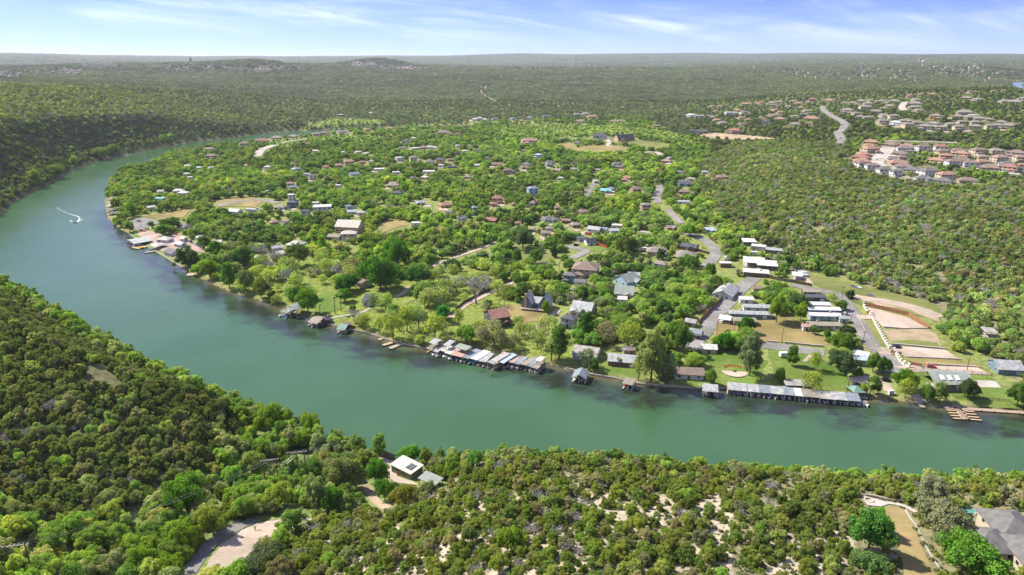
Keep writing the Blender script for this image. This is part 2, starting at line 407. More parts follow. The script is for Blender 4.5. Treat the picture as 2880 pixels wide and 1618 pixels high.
# floor colour per terrain vertex
FLOOR = {0:(0.07,0.085,0.038),1:(0.40,0.35,0.28),2:(0.17,0.17,0.09),3:(0.18,0.23,0.08),4:(0.21,0.25,0.08),5:(0.24,0.23,0.13),6:(0.11,0.13,0.05),7:(0.19,0.24,0.055),8:(0.20,0.26,0.07),9:(0.065,0.085,0.035),10:(0.16,0.17,0.09)}
tab = np.array([FLOOR[i] for i in range(11)])
zz_ = zone_at(GX.ravel(), GY.ravel(), GH.ravel())
frm = np.hypot(GX, GY).ravel()
zz_ = np.where((frm > 2600), 0, zz_)
fc = tab[zz_]
ppx, ppy, _ = project(GX.ravel(), GY.ravel(), GH.ravel())
scree = (zz_ == 1) & ~(((ppx > 1300) & (ppx < 2060) & (ppy > 1390)) | ((ppx > 2150) & (ppx < 2400) & (ppy > 1470)) | ((ppx > 850) & (ppx < 1420) & (ppy > 1480)))
fc[scree] = (0.22, 0.21, 0.12)
lim = (fbm(GX, GY, 38, 3, 5).ravel() > 0.22) & (zz_ == 0) & (frm < 5000) & (frm > 1500)
fc[lim] = (0.15, 0.16, 0.08)
sh = (sd.ravel() < 2.0) | ins.ravel()
fc[sh] = fc[sh]*0.3 + np.array((0.20,0.16,0.10))*0.7
nA, nR = GX.shape
ii, jj = np.meshgrid(np.arange(nA-1), np.arange(nR-1), indexing='ij')
q0 = (ii*nR+jj).ravel()
F = np.stack([q0, q0+1, q0+nR+1, q0+nR], -1)
V = np.stack([GX.ravel(), GY.ravel(), GH.ravel()], -1)
hub = len(V); V = np.vstack([V, [0, 0, 38.0]])
k = np.arange(nA-1)*nR
F = np.vstack([F, np.stack([np.full(nA-1, hub), k, k+nR, k+nR], -1)])
F3 = np.vstack([F[:, [0,1,2]], F[:len(q0)][:, [0,2,3]]])
tm = mesh_np('terrain', V, F3[F3[:,1] != F3[:,2]], [floor_mat()], smooth=True)
at = tm.attributes.new('floor', 'FLOAT_COLOR', 'POINT')
cc = np.ones((len(V), 4), np.float32); cc[:-1, :3] = fc
at.data.foreach_set('color', cc.ravel())
ter = link(bpy.data.objects.new('terrain', tm)); tag(ter, 'rolling limestone hills and river plain under the trees', kind='structure')

# ------------------------------------------------------------------ river
def water_mat():
    m = bpy.data.materials.new('river water'); m.use_nodes = True; t = m.node_tree
    b = t.nodes['Principled BSDF']
    b.inputs['Roughness'].default_value = 0.16; b.inputs['IOR'].default_value = 1.36; b.inputs['Specular IOR Level'].default_value = 0.5
    a = N(t, 'ShaderNodeAttribute', attribute_name='bank')          # metres to the developed shore
    g = N(t, 'ShaderNodeNewGeometry')
    st = N(t, 'ShaderNodeMapping'); st.inputs['Rotation'].default_value = (0,0,0.35); st.inputs['Scale'].default_value = (0.7,1.2,1)
    t.links.new(g.outputs['Position'], st.inputs['Vector'])
    n1 = NOISE(t, 0.06, st.outputs[0], 8, 0.7, 0.3)
    n2 = NOISE(t, 0.022, g.outputs['Position'], 3, 0.5)
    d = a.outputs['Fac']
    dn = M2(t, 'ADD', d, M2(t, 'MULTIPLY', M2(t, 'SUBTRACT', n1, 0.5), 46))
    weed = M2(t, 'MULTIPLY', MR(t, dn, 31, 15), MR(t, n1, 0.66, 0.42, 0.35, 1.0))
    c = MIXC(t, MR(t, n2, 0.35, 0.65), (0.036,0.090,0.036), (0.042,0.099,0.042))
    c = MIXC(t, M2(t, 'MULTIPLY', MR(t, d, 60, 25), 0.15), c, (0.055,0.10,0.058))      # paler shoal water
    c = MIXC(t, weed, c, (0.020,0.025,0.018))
    n3 = NOISE(t, 0.09, g.outputs['Position'], 4, 0.6)
    sh = M2(t, 'MULTIPLY', MR(t, M2(t, 'ADD', d, M2(t, 'MULTIPLY', n3, 8)), 13, 4), MR(t, n3, 0.36, 0.55))
    c = MIXC(t, M2(t, 'MULTIPLY', sh, 0.85), c, (0.12,0.095,0.045))
    t.links.new(c, b.inputs['Base Color'])
    w = M2(t, 'ADD', NOISE(t, 0.55, g.outputs['Position'], 5, 0.65), M2(t, 'MULTIPLY', NOISE(t, 0.13, g.outputs['Position'], 4, 0.6), 1.5))
    w2 = NOISE(t, 0.012, st.outputs[0], 4, 0.5, 1.0)
    t.links.new(M2(t, 'MULTIPLY_ADD', w2, 0.22, 0.06), b.inputs['Roughness'])
    bn = N(t, 'ShaderNodeBump'); bn.inputs['Strength'].default_value = 0.45; bn.inputs['Distance'].default_value = 0.25
    t.links.new(w, bn.inputs['Height']); t.links.new(bn.outputs[0], b.inputs['Normal'])
    return m
wa = np.radians(np.arange(-56, 50, 0.3)); wr = 120*np.exp(np.arange(0, math.log(2700/120.), 0.010))
wA, wR = np.meshgrid(wa, wr, indexing='ij'); WX, WY = wR*np.sin(wA), wR*np.cos(wA)
wi = inside(WX, WY, POLY); wd = seg_dist(WX, WY, POLY, True); bank = seg_dist(WX, WY, FARW)
near = wi | (wd < np.maximum(6, wR*0.014))
nA, nR = WX.shape
ii, jj = np.meshgrid(np.arange(nA-1), np.arange(nR-1), indexing='ij')
q0 = (ii*nR+jj).ravel(); nf = near.ravel()
F = np.stack([q0, q0+1, q0+nR+1, q0+nR], -1)
F = F[nf[F].all(1)]
used = np.unique(F); rm = np.full(nf.size, -1); rm[used] = np.arange(len(used))
wm = mesh_np('river', np.stack([WX.ravel(), WY.ravel(), np.zeros(WX.size)], -1)[used], rm[F][:, ::-1], [water_mat()])
at = wm.attributes.new('bank', 'FLOAT', 'POINT'); bk_ = bank + sstep(wR, 800, 1000)*200 + np.clip(wR-450, 0, 400)*0.035
at.data.foreach_set('value', bk_.ravel()[used].astype(np.float32))
riv = link(bpy.data.objects.new('river', wm)); tag(riv, 'broad green river bending round the wooded peninsula', kind='structure')

# ------------------------------------------------------------------ air
hzm = bpy.data.materials.new('thin summer haze'); hzm.use_nodes = True; t = hzm.node_tree; t.nodes.clear()
pv = N(t, 'ShaderNodeVolumePrincipled'); pv.inputs['Color'].default_value = (0.86,0.91,1.0,1); pv.inputs['Density'].default_value = HAZE if 'HAZE' in globals() else 3.3e-5
pv.inputs['Anisotropy'].default_value = 0.25
ou = N(t, 'ShaderNodeOutputMaterial'); t.links.new(pv.outputs[0], ou.inputs['Volume'])
S = 27500
hv = [(sx*S, sy*S, z) for z in (-5.5, 330) for sx, sy in ((-1,-1),(1,-1),(1,1),(-1,1))]
hm = mesh_np('haze', hv, [(3,2,1,0),(4,5,6,7),(0,1,5,4),(1,2,6,5),(2,3,7,6),(3,0,4,7)], [hzm])
haze = link(bpy.data.objects.new('haze', hm)); tag(haze, 'faint blue haze lying over the distant hills', kind='stuff')

# ------------------------------------------------------------------ draped sheets: roads, lawns, pads
KEEP = np.zeros((RH, RW), bool)      # what trees in front must not hide (as in the photograph)
BARE = np.zeros((RH, RW), bool)      # where no tree stands
fill(KEEP, [(p[0], p[1]-(11 if p[0] < 600 else 7 if p[0] < 800 else 4)) for p in FAR_SHORE if p[1] < 470]+[p for p in LEFT_SHORE if p[0] > 340], True)
LAY = 0.0
def lift_of(v):
    # sheets further off need a little more room above the terrain facets
    return 0.06 + 0.00035*math.hypot(v[0], v[1])
def drape(name, poly2, m, step=6.0, lay=0.0, label=None, hmin=None, kind='structure', parent=None):
    P = [Vector((p[0], p[1])) for p in poly2]
    xs = [p.x for p in P]; ys = [p.y for p in P]
    ex = []
    g = np.mgrid[min(xs):max(xs):step, min(ys):max(ys):step].reshape(2, -1)
    PA = np.array([(p.x, p.y) for p in P])
    if g.shape[1]:
        m_ = inside(g[0], g[1], PA) & (seg_dist(g[0], g[1], PA, True) > step*0.35)
        ex = [Vector((a, b)) for a, b in zip(g[0][m_], g[1][m_])]
    r = geometry.delaunay_2d_cdt(P+ex, [], [list(range(len(P)))], 1, 1e-4)
    V2 = np.array([(v.x, v.y) for v in r[0]]); Fs = [f for f in r[2] if len(f) == 3]
    # neighbouring terrain samples, so that no facet of the ground pokes through
    e = 0.6
    hh = H(V2[:, 0], V2[:, 1])
    if hmin is not None: hh = np.maximum(hh, hmin)
    zz = hh + 0.06 + 0.0004*np.hypot(V2[:, 0], V2[:, 1]) + lay
    Fa = np.array(Fs); a, b, c = (V2[Fa[:, i]] for i in range(3))
    cr = (b[:, 0]-a[:, 0])*(c[:, 1]-a[:, 1])-(b[:, 1]-a[:, 1])*(c[:, 0]-a[:, 0])
    Fa[cr < 0] = Fa[cr < 0][:, ::-1]
    o = link(bpy.data.objects.new(name, mesh_np(name, np.column_stack([V2, zz]), Fa, [m], smooth=True)), parent)
    tag(o, label, kind=kind)
    return o
def densify(P, n=4):
    out = []
    for i in range(len(P)-1):
        p0 = P[max(i-1, 0)]; p1 = P[i]; p2 = P[i+1]; p3 = P[min(i+2, len(P)-1)]
        for k in range(n):
            t = k/n; out.append(0.5*((2*p1)+(p2-p0)*t+(2*p0-5*p1+4*p2-p3)*t*t+(3*p1-p0-3*p2+p3)*t**3))
    out.append(P[-1]); return out
def area(name, reg, pts, m, lay=0.0, label=None, step=6.0, keep=True, hmin=None):
    pp = Z(reg, pts) if reg else pts
    w = gpts(pp)
    o = drape(name, [(v.x, v.y) for v in w], m, step, lay, label, hmin)
    fill(BARE, pp, True)
    if keep: fill(KEEP, pp, True)
    return o
def ribbon_poly(W, width):
    W = [Vector((v.x, v.y)) for v in W]; L, R_ = [], []
    for i, p in enumerate(W):
        d = (W[min(i+1, len(W)-1)]-W[max(i-1, 0)]).normalized(); n = Vector((-d.y, d.x))*width/2
        L.append(p+n); R_.append(p-n)
    return L, R_
ROADS = []
def road(name, reg, pts, width, m, lay=0.03, label=None, keep=True, hmin=None):
    pp = Z(reg, pts) if reg else pts
    W = densify([Vector((v.x, v.y, 0)) for v in gpts(pp)], 5)
    # resample so that quads stay short
    Q = [W[0]]
    for a, b in zip(W[:-1], W[1:]):
        n = max(1, int((b-a).length/6)); Q += [a+(b-a)*(k+1)/n for k in range(n)]
    L, R_ = ribbon_poly(Q, width)
    n = len(L); C = [(a+b)/2 for a, b in zip(L, R_)]
    V2 = np.array([tuple(v) for v in L+C+R_])
    hh = H(V2[:, 0], V2[:, 1])
    if hmin is not None: hh = np.maximum(hh, hmin)
    zz = hh + 0.06+0.0004*np.hypot(V2[:, 0], V2[:, 1])+lay
    F = [(i, n+i, n+i+1, i+1) for i in range(n-1)]+[(n+i, 2*n+i, 2*n+i+1, n+i+1) for i in range(n-1)]
    o = link(bpy.data.objects.new(name, mesh_np(name, np.column_stack([V2, zz]), F, [m], smooth=True)))
    tag(o, label, kind='structure')
    px, py, _ = project(V2[:, 0], V2[:, 1], zz)
    for i in range(n-1):
        q = [(px[i], py[i]), (px[i+1], py[i+1]), (px[2*n+i+1], py[2*n+i+1]), (px[2*n+i], py[2*n+i])]
        fill(BARE, q, True)
        if keep: fill(KEEP, q, True)
    ROADS.append(Q)
    return o
# ------------------------------------------------------------------ ground sheets
area('dry_field','R3',[(400,1030),(590,1005),(640,1060),(800,1040),(1000,1035),(1165,1055),(1150,1110),(980,1130),(800,1130),(560,1100)],dry_m,0,'dry tan pasture in front of the two black roofed houses',14,False)
area('grass_strip','R3',[(760,955),(1000,950),(1250,985),(1600,1020),(1560,1090),(1360,1090),(1200,1040),(980,1020),(780,1000),(430,990),(400,960)],meadow_m,0,'grass round the black roofed houses',14,False)
area('bare_earth','R3',[(1840,935),(2050,912),(2400,940),(2640,965),(2640,990),(2300,985),(2000,965)],dirt_m,0,'cleared strip of bare tan earth below the villas',14,False)
area('grass_field','R6',[(1235,490),(1290,440),(1400,425),(1500,435),(1545,480),(1420,505),(1290,548)],dry_m,0,'oval mown field among the oaks',6)
area('lawn','R6',[(610,1200),(700,1155),(810,1140),(880,1200),(940,1260),(870,1320),(750,1350),(640,1400),(590,1330)],lawn_m,0.02,'bright watered lawn beside the palms',5)
area('grass_field','R7',[(0,650),(200,700),(330,710),(470,800),(380,840),(150,900),(60,860),(0,800)],meadow_m,0,'rough meadow with single round oaks',6,False)
area('lawn','R7',[(715,705),(830,670),(960,715),(890,755),(800,745)],lawn_m,0.02,'small lawn behind the long red fence',5)
area('dry_field','R7',[(-60,1270),(130,1300),(300,1330),(385,1375),(330,1440),(60,1470),(-60,1431)],dry_m,0,'dry slope below the twin gabled house',6)
area('lawn','S3',[(560,800),(760,745),(960,700),(1230,745),(1300,860),(1230,925),(1040,880),(850,850),(620,830)],lawn_m,0,'shore lawn between the big cottonwoods',5)
area('lawn','S3',[(1640,860),(1800,880),(1950,830),(1900,620),(2200,600),(2576,700),(2576,990),(2200,950),(1900,975),(1700,960)],lawn_m,0,'long riverside lawn of the trailer park',6,False)
area('lawn','S4',[(0,590),(420,600),(560,690),(700,800),(1030,860),(1000,1060),(950,1075),(600,1030),(0,970)],lawn_m,0,'park lawn behind the long covered dock',6,False)
area('dry_field','S4',[(-40,300),(200,240),(380,330),(420,400),(620,470),(610,545),(0,505),(-150,500)],dry_m,0,'dry mown field beside the trailers',6)
area('dry_field','S3',[(2020,300),(2290,300),(2576,290),(2576,430),(2300,430),(2040,440),(2000,380)],dry_m,0,'dry grass below the mobile homes',6,False)
area('meadow','R8',[(380,930),(480,990),(800,1060),(1100,1130),(1500,1220),(1720,1300),(1730,1431),(960,1290),(800,1230),(560,1120),(430,1060)],meadow_m,0,'open grass along the edge of the east wood',7)
area('dirt_bank','R8',[(980,1220),(1400,1300),(1700,1400),(1740,1470),(1400,1330),(1100,1290)],dirt_m,0.03,'worn tan bank above the gravel yard',7)
area('gravel_yard','S4',[(985,155),(1400,262),(1600,372),(1350,378),(1160,365),(1040,250)],gravel_m,0.06,'upper gravel yard inside the brown plank fence',6)
area('bare_earth','S4',[(1150,385),(1600,382),(1700,440),(1750,560),(1240,522)],dirt_m,0.04,'raw graded earth between the two gravel yards',6)
area('grass_strip','S4',[(1240,500),(1420,490),(1700,520),(1750,570),(1240,530)],meadow_m,0.07,'green strip at the foot of the graded earth',6)
area('gravel_yard','S4',[(1230,545),(1780,590),(1930,690),(1380,660),(1270,610)],gravel_m,0.06,'middle gravel yard with the black car',6)
area('grass_strip','S4',[(1350,665),(1940,695),(2100,720),(2170,772),(1600,745),(1440,720)],dry_m,0.05,'dry grass terrace between gravel yards',6)
area('gravel_yard','S4',[(1260,760),(1440,745),(2100,768),(2250,845),(1550,812),(1280,815)],gravel_m,0.06,'lower gravel yard with the red cart',6)
area('lawn','S4',[(1400,825),(1560,825),(2250,860),(2450,1050),(2570,1190),(1890,1150),(1880,1060),(1800,1000),(1550,1000)],lawn_m,0.03,'lawn round the long pavilion',6)
area('sports_court','S4',[(2075,898),(2290,905),(2348,975),(2130,968)],concrete_m,0.1,'pale concrete basketball court beside the pavilion',6)
area('grass_strip','S4',[(925,285),(1030,290),(1130,440),(1220,590),(1130,560),(1010,440)],meadow_m,0.03,'grass verge between the lane and the pillared wall',5)
area('driveway','S4',[(800,870),(1020,850),(1080,870),(1160,900),(1230,940),(1290,1040),(1180,1010),(1000,930),(870,920),(820,900)],gravel_m,0.06,'sandy drive leading down to the boat ramp',5)
area('boat_ramp','S4',[(1440,1050),(1520,1035),(1600,1120),(1500,1130)],concrete_m,0.08,'concrete boat ramp sloping into the river',4)
area('driveway','S4',[(340,705),(410,640),(470,650),(390,712)],gravel_m,0.06,'gravel parking bay beside the camper',4)
area('parking_lot','R5',[(1310,440),(1380,415),(1460,405),(1560,425),(1610,470),(1500,485),(1400,540),(1350,520),(1330,470)],asphalt_m,0.05,'curved riverside parking lot of the resort',6)
area('grass_field','R5',[(1270,400),(1500,380),(1800,330),(1950,310),(1850,400),(1620,440),(1560,415),(1450,395),(1330,420)],dry_m,0.0,'dry grass behind the resort parking lot',8)
area('patio','R5',[(1370,570),(1480,535),(1600,560),(1650,600),(1750,560),(1880,600),(2060,730),(2070,755),(1960,750),(1830,850),(1560,735),(1500,650)],patio_m,0.04,'pink paved terraces of the riverside resort',6)
area('lawn','R5',[(1308,575),(1360,560),(1495,645),(1440,668)],lawn_m,0.08,'shore lawn north of the resort footbridge',5)
area('lawn','R5',[(1445,675),(1510,655),(1535,690),(1520,735)],lawn_m,0.08,'rounded lawn between the two resort docks',5)
area('lawn','R5',[(1555,745),(1600,725),(1800,830),(1830,860),(1790,885)],lawn_m,0.08,'long shore lawn below the resort clubhouse',5)
area('grass_field','R5',[(2150,250),(2300,210),(2576,200),(2640,240),(2576,300),(2350,290),(2200,295)],dry_m,0,'dry mown corner beside the lane bend',8)
area('gravel_pad',None,[(566,1640),(580,1600),(588,1575),(612,1550),(622,1530),(655,1512),(680,1492),(705,1482),(730,1470),(765,1466),(790,1462),(826,1470),(846,1476),(820,1488),(798,1494),(788,1516),(766,1524),(758,1546),(736,1552),(722,1580),(700,1592),(690,1640)],gravel_m,0.03,'bare gravel pad in the hollow by the lane',4,False)
area('grass_strip','T2',[(160,880),(300,810),(500,810),(600,880),(430,940),(380,900),(250,880)],meadow_m,0.02,'weedy grass beside the gravel pad',4,False)
area('gravel_yard','T2',[(1240,240),(1310,260),(1400,300),(1420,440),(1600,500),(1640,530),(1400,500),(1300,420),(1230,300)],gravel_m,0.04,'white rubble yard round the metal boathouse',4)
area('dry_lawn','T4',[(1155,800),(1220,740),(1300,755),(1370,770),(1450,900),(1510,1060),(1560,1180),(1700,1460),(1370,1460),(1350,1300),(1300,1150),(1200,900)],parched_m,0.02,'strip of parched lawn behind the cliff house',4)
area('patio','T4',[(930,640),(980,640),(1200,700),(1230,715),(1130,745),(1000,730)],concrete_m,0.05,'white overlook patio with the round fire pit',3)
area('patio','T4',[(2100,790),(2150,790),(2250,850),(2350,865),(2420,930),(2180,920),(2130,960),(2140,880)],concrete_m,0.05,'cream pool terrace behind the cliff house',3)
area('dry_lawn','T4',[(2150,760),(2330,700),(2410,760),(2330,850),(2250,840)],dry_m,0.03,'small dry lawn by the cliff house pool',3)
# roads
road('lane','R4',[(545,640),(560,680),(640,740),(740,790),(775,830),(745,880),(705,910),(725,950),(740,985),(705,1015)],11,asphalt_m,0.05,'winding lane climbing past the villas')
road('estate_street','R4',[(1225,1055),(1180,1100),(1120,1170),(1085,1215),(1160,1250)],17,concrete_m,0.05,'pale street between the tiled estate houses')
road('estate_street','R4',[(1380,600),(1345,650),(1370,685)],12,concrete_m,0.05,'cul-de-sac among the grey roofed villas')
road('street','R7',[(1495,75),(1480,140),(1450,200),(1475,260)],8,asphalt_m,0.05,'upper bend of the neighbourhood street')
road('street','R7',[(1570,320),(1620,380),(1700,465)],6,asphalt_m,0.05,'neighbourhood street passing under the oaks')
road('street','R7',[(1720,560),(1850,590),(1950,640),(2030,710),(2040,790),(1990,860),(1930,895)],8.5,asphalt_m,0.05,'neighbourhood street curving round two houses')
road('cul_de_sac','R7',[(540,690),(640,710),(740,735),(690,775),(600,810)],7,asphalt_m,0.05,'short street beside the red fence')
road('street','R7',[(860,35),(800,100),(745,185)],7,asphalt_m,0.05,'short stretch of street in the oaks')
road('street','R7',[(1290,540),(1420,560)],5,concrete_m,0.05,'driveway below the metal roofed cottage')
road('park_road','R7',[(2440,1010),(2390,1050),(2290,1130),(2200,1230),(2110,1320),(2020,1400),(1975,1460)],9.5,asphalt_m,0.05,'trailer park road running down to the river')
road('park_road','S3',[(2020,230),(1985,330),(1955,400),(1880,480),(1790,570)],8,asphalt_m,0.06,'lower end of the trailer park road')
road('park_lane','R8',[(240,1085),(480,1130),(690,1175),(790,1255),(860,1350),(880,1440)],7,asphalt_m,0.05,'lane passing the blue trailers')
road('park_lane','S4',[(860,230),(930,350),(1010,480),(1090,590),(1190,660),(1270,760),(1230,830)],8,asphalt_m,0.06,'lane running down beside the gravel yards')
road('park_lane','S4',[(1100,600),(1170,605),(1260,600)],8,gravel_m,0.08,'gravel entrance to the middle yard')
road('park_lane','S4',[(890,255),(960,262),(1040,262)],6,gravel_m,0.08,'gravel entrance to the upper yard')
road('park_lane','S4',[(-150,530),(100,560),(330,590),(570,625)],9,asphalt_m,0.05,'level lane along the stone terrace wall')
road('dirt_road','R8',[(860,1200),(1000,1225),(1300,1270),(1560,1340),(1730,1410)],9,gravel_m,0.06,'pale gravel road along the edge of the wood')
road('dirt_track','R8',[(230,940),(330,990),(400,1040),(425,1080)],4,gravel_m,0.05,'two track drive behind the boat storage')
road('driveway','R6',[(2590,1050),(2420,1130),(2250,1210),(2100,1290),(1960,1410)],4.5,gravel_m,0.05,'straight fenced drive through the pecan lawns')
road('driveway','R6',[(1520,1095),(1500,1150),(1440,1190),(1400,1200)],4,gravel_m,0.05,'curved drive beside the dark roofed cottage')
road('driveway','R6',[(2420,650),(2250,720),(1900,840),(1770,900)],3.5,gravel_m,0.05,'faint track across the meadow')
road('footpath','S2',[(740,275),(900,245),(1050,220),(1150,170)],2,concrete_m,0.05,'path from the dock up to the cottage')
road('driveway','S3',[(470,190),(400,250),(320,310),(220,390),(150,440)],4,gravel_m,0.05,'drive running down past the slate roofed house')
road('street','R5',[(2190,290),(2330,255),(2620,225),(2800,260)],8,asphalt_m,0.05,'lane bend beside the dry field')
road('lane','T1',[(1880,1450),(1950,1340),(2050,1200),(2150,1100),(2300,1000),(2420,930),(2560,870)],4.2,asphalt_m,0.05,'narrow paved lane beside the gravel pad')
road('dirt_track','T2',[(1095,520),(1150,600),(1220,700),(1330,765)],3.2,dirt_m,0.05,'rutted tan track to the metal boathouse')
road('lane','R2',[(10,1150),(50,1090),(110,1060),(185,1035)],13,concrete_m,0.1,'pale lane bend near the upstream shore')
road('lane','R2',[(250,1012),(380,990),(510,970)],8,concrete_m,0.1,'pale lane behind the upstream shore houses')
road('hill_trail','R2',[(2310,440),(2305,470),(2260,485),(2300,530),(2390,580),(2430,592)],5,dirt_m,0.5,'light trail winding up the far hillside')
road('driveway','R3',[(960,960),(975,1010),(960,1040),(1000,1050)],7,concrete_m,0.1,'drive between the black roofed houses')
road('driveway','R3',[(1320,1110),(1440,1105),(1500,1135)],7,concrete_m,0.1,'pale drive loop behind the neighbourhood')
road('driveway','R4',[(1180,990),(1500,1000),(1900,1010)],5,concrete_m,0.1,'terrace lane above the tiled estate')
road('footpath','T4',[(1200,705),(1300,720),(1400,755),(1490,800)],1.6,concrete_m,0.06,'white garden path along the cliff')
road('footpath','T4',[(1380,770),(1430,860),(1500,960),(1560,1090),(1640,1240),(1720,1360)],0.5,concrete_m,0.08,'thin white edging of the parched lawn')
# ------------------------------------------------------------------ building kit
def part(name, V, F, m, parent=None, label=None, smooth=False):
    """One mesh object from a list of vertices and faces of any size."""
    me = bpy.data.meshes.new(name); me.from_pydata([tuple(map(float, v)) for v in V], [], [tuple(f) for f in F])
    if isinstance(m, (list, tuple)):
        for q in m: me.materials.append(q)
    else: me.materials.append(m)
    if smooth: me.polygons.foreach_set('use_smooth', [True]*len(me.polygons))
    o = bpy.data.objects.new(name, me); link(o, parent)
    if label: o['label'] = label
    return o
BF = [(0,3,2,1),(4,5,6,7),(0,1,5,4),(1,2,6,5),(2,3,7,6),(3,0,4,7)]
def box(x0, x1, y0, y1, z0, z1):
    return [(x0,y0,z0),(x1,y0,z0),(x1,y1,z0),(x0,y1,z0),(x0,y0,z1),(x1,y0,z1),(x1,y1,z1),(x0,y1,z1)], list(BF)
def merge(*ps):
    V, F = [], []
    for v, f in ps:
        b = len(V); V += list(v); F += [tuple(i+b for i in q) for q in f]
    return V, F
def rotz(vf, a, c=(0, 0)):
    ca, sa = math.cos(a), math.sin(a)
    return [(c[0]+(x-c[0])*ca-(y-c[1])*sa, c[1]+(x-c[0])*sa+(y-c[1])*ca, z) for x, y, z in vf[0]], vf[1]
def shift(vf, dx=0, dy=0, dz=0):
    return [(x+dx, y+dy, z+dz) for x, y, z in vf[0]], vf[1]
def tube(a, b, ra, rb=None, n=6):
    a = Vector(a); b = Vector(b); rb = ra if rb is None else rb; d = (b-a).normalized(); u = d.orthogonal().normalized(); v = d.cross(u)
    V = [tuple(c+u*math.cos(i*2*math.pi/n)*q+v*math.sin(i*2*math.pi/n)*q) for c, q in ((a, ra), (b, rb)) for i in range(n)]
    F = [(i, (i+1) % n, n+(i+1) % n, n+i) for i in range(n)]+[tuple(range(n-1, -1, -1)), tuple(range(n, 2*n))]
    return V, F
CACHE = {}
def shared(name, key, build, m, parent, loc=(0,0,0), rot=0.0, scl=None, label=None):
    """A part whose mesh is shared by all its copies."""
    k = (key, m.name)
    if k not in CACHE:
        V, F = build(); me = bpy.data.meshes.new(key); me.from_pydata([tuple(map(float, v)) for v in V], [], F); me.materials.append(m); CACHE[k] = me
    o = bpy.data.objects.new(name, CACHE[k]); link(o, parent); o.location = loc; o.rotation_euler = (0, 0, rot)
    if scl: o.scale = scl
    if label: o['label'] = label
    return o
def empty(name, loc, rot=0.0, label=None, cat=None, group=None):
    o = bpy.data.objects.new(name, None); o.empty_display_size = 1; link(o); o.location = loc; o.rotation_euler = (0, 0, rot)
    return tag(o, label, cat, group)
def roofm(name, c, n=0.18, s=0.6, r=0.85, metal=0.0, spec=0.3):
    return mat(name, c, r, metal, n, s, spec)
RM = {
 'orange': roofm('terracotta tile roof', (0.29,0.175,0.12)), 'red': roofm('red brown tile roof', (0.25,0.125,0.095)), 'pink': roofm('rose tile roof', (0.28,0.18,0.15)),
 'mauve': roofm('mauve tile roof', (0.185,0.135,0.12)), 'brown': roofm('brown shingle roof', (0.195,0.145,0.115)), 'tan': roofm('tan shingle roof', (0.25,0.215,0.17)),
 'grey': roofm('grey shingle roof', (0.135,0.128,0.12)), 'greytan': roofm('taupe shingle roof', (0.215,0.187,0.158)), 'slate': roofm('dark slate roof', (0.075,0.08,0.092)),
 'black': roofm('black roof', (0.035,0.036,0.045), 0.2, 0.6, 0.6), 'white': roofm('white roof', (0.47,0.46,0.43), 0.18, 0.5), 'metal': roofm('pale metal roof', (0.30,0.305,0.30), 0.28, 0.5, 0.6, 0.05),
 'bluegrey': roofm('blue grey metal roof', (0.22,0.245,0.27), 0.22, 0.4, 0.5, 0.2), 'greengrey': roofm('grey green shingle roof', (0.22,0.245,0.215)), 'green': roofm('green metal roof', (0.13,0.22,0.18), 0.12, 0.4, 0.6),
 'lightblue': roofm('light blue metal roof', (0.31,0.37,0.41), 0.18), 'teal': roofm('teal roof', (0.16,0.40,0.40)), 'rust': roofm('rusty pink roof', (0.36,0.235,0.19), 0.2, 1.2), 'cream': roofm('cream roof', (0.45,0.42,0.36), 0.1),
 'weathered': roofm('weathered grey roof', (0.30,0.28,0.26), 0.3, 0.35)}
WM = {'white': mat('white painted wall', (0.55,0.54,0.52), 0.8, noise=0.05, nscale=0.7), 'cream': mat('cream stucco wall', (0.46,0.39,0.29), 0.85, noise=0.06, nscale=0.7), 'tan': mat('tan stone wall', (0.35,0.28,0.21), 0.9, noise=0.18, nscale=2.5),
 'stone': mat('honey limestone wall', (0.42,0.31,0.20), 0.9, noise=0.25, nscale=3), 'grey': mat('grey siding wall', (0.36,0.38,0.39), 0.8, noise=0.06), 'blue': mat('pale blue wall', (0.30,0.43,0.52), 0.8, noise=0.05),
 'brightblue': mat('bright blue siding', (0.035,0.16,0.42), 0.6, noise=0.05), 'brown': mat('brown timber wall', (0.17,0.11,0.07), 0.85, noise=0.2, nscale=2), 'yellow': mat('ochre stucco wall', (0.60,0.40,0.16), 0.85, noise=0.05),
 'dark': mat('charcoal wall', (0.07,0.075,0.08), 0.8), 'olive': mat('olive green metal siding', (0.16,0.19,0.14), 0.7, noise=0.06), 'slateblue': mat('slate blue siding', (0.13,0.19,0.24), 0.8), 'pink': mat('rose stucco wall', (0.52,0.36,0.28), 0.85, noise=0.08)}
TRIM = mat('white trim', (0.60,0.59,0.57), 0.6)
GLASS = mat('dark window glass', (0.025,0.035,0.045), 0.12, spec=0.6)
DOORM = mat('painted brown door', (0.16,0.09,0.05), 0.6)
WOOD = mat('weathered deck boards', (0.36,0.30,0.23), 0.9, noise=0.2, nscale=1.5)
NEWWOOD = mat('pale pine boards', (0.42,0.30,0.18), 0.85, noise=0.15, nscale=1.5)
REDWOOD = mat('red brown stained timber', (0.30,0.135,0.075), 0.85, noise=0.2, nscale=1.2)
DARKWOOD = mat('dark creosoted timber', (0.085,0.06,0.045), 0.95, noise=0.25, nscale=1.5)
STEEL = mat('galvanised steel', (0.35,0.36,0.36), 0.45, 0.6)
STONE = mat('pale limestone blocks', (0.42,0.37,0.30), 0.95, noise=0.18, nscale=1.4)
RUBBER = mat('black rubber', (0.02,0.02,0.02), 0.8)
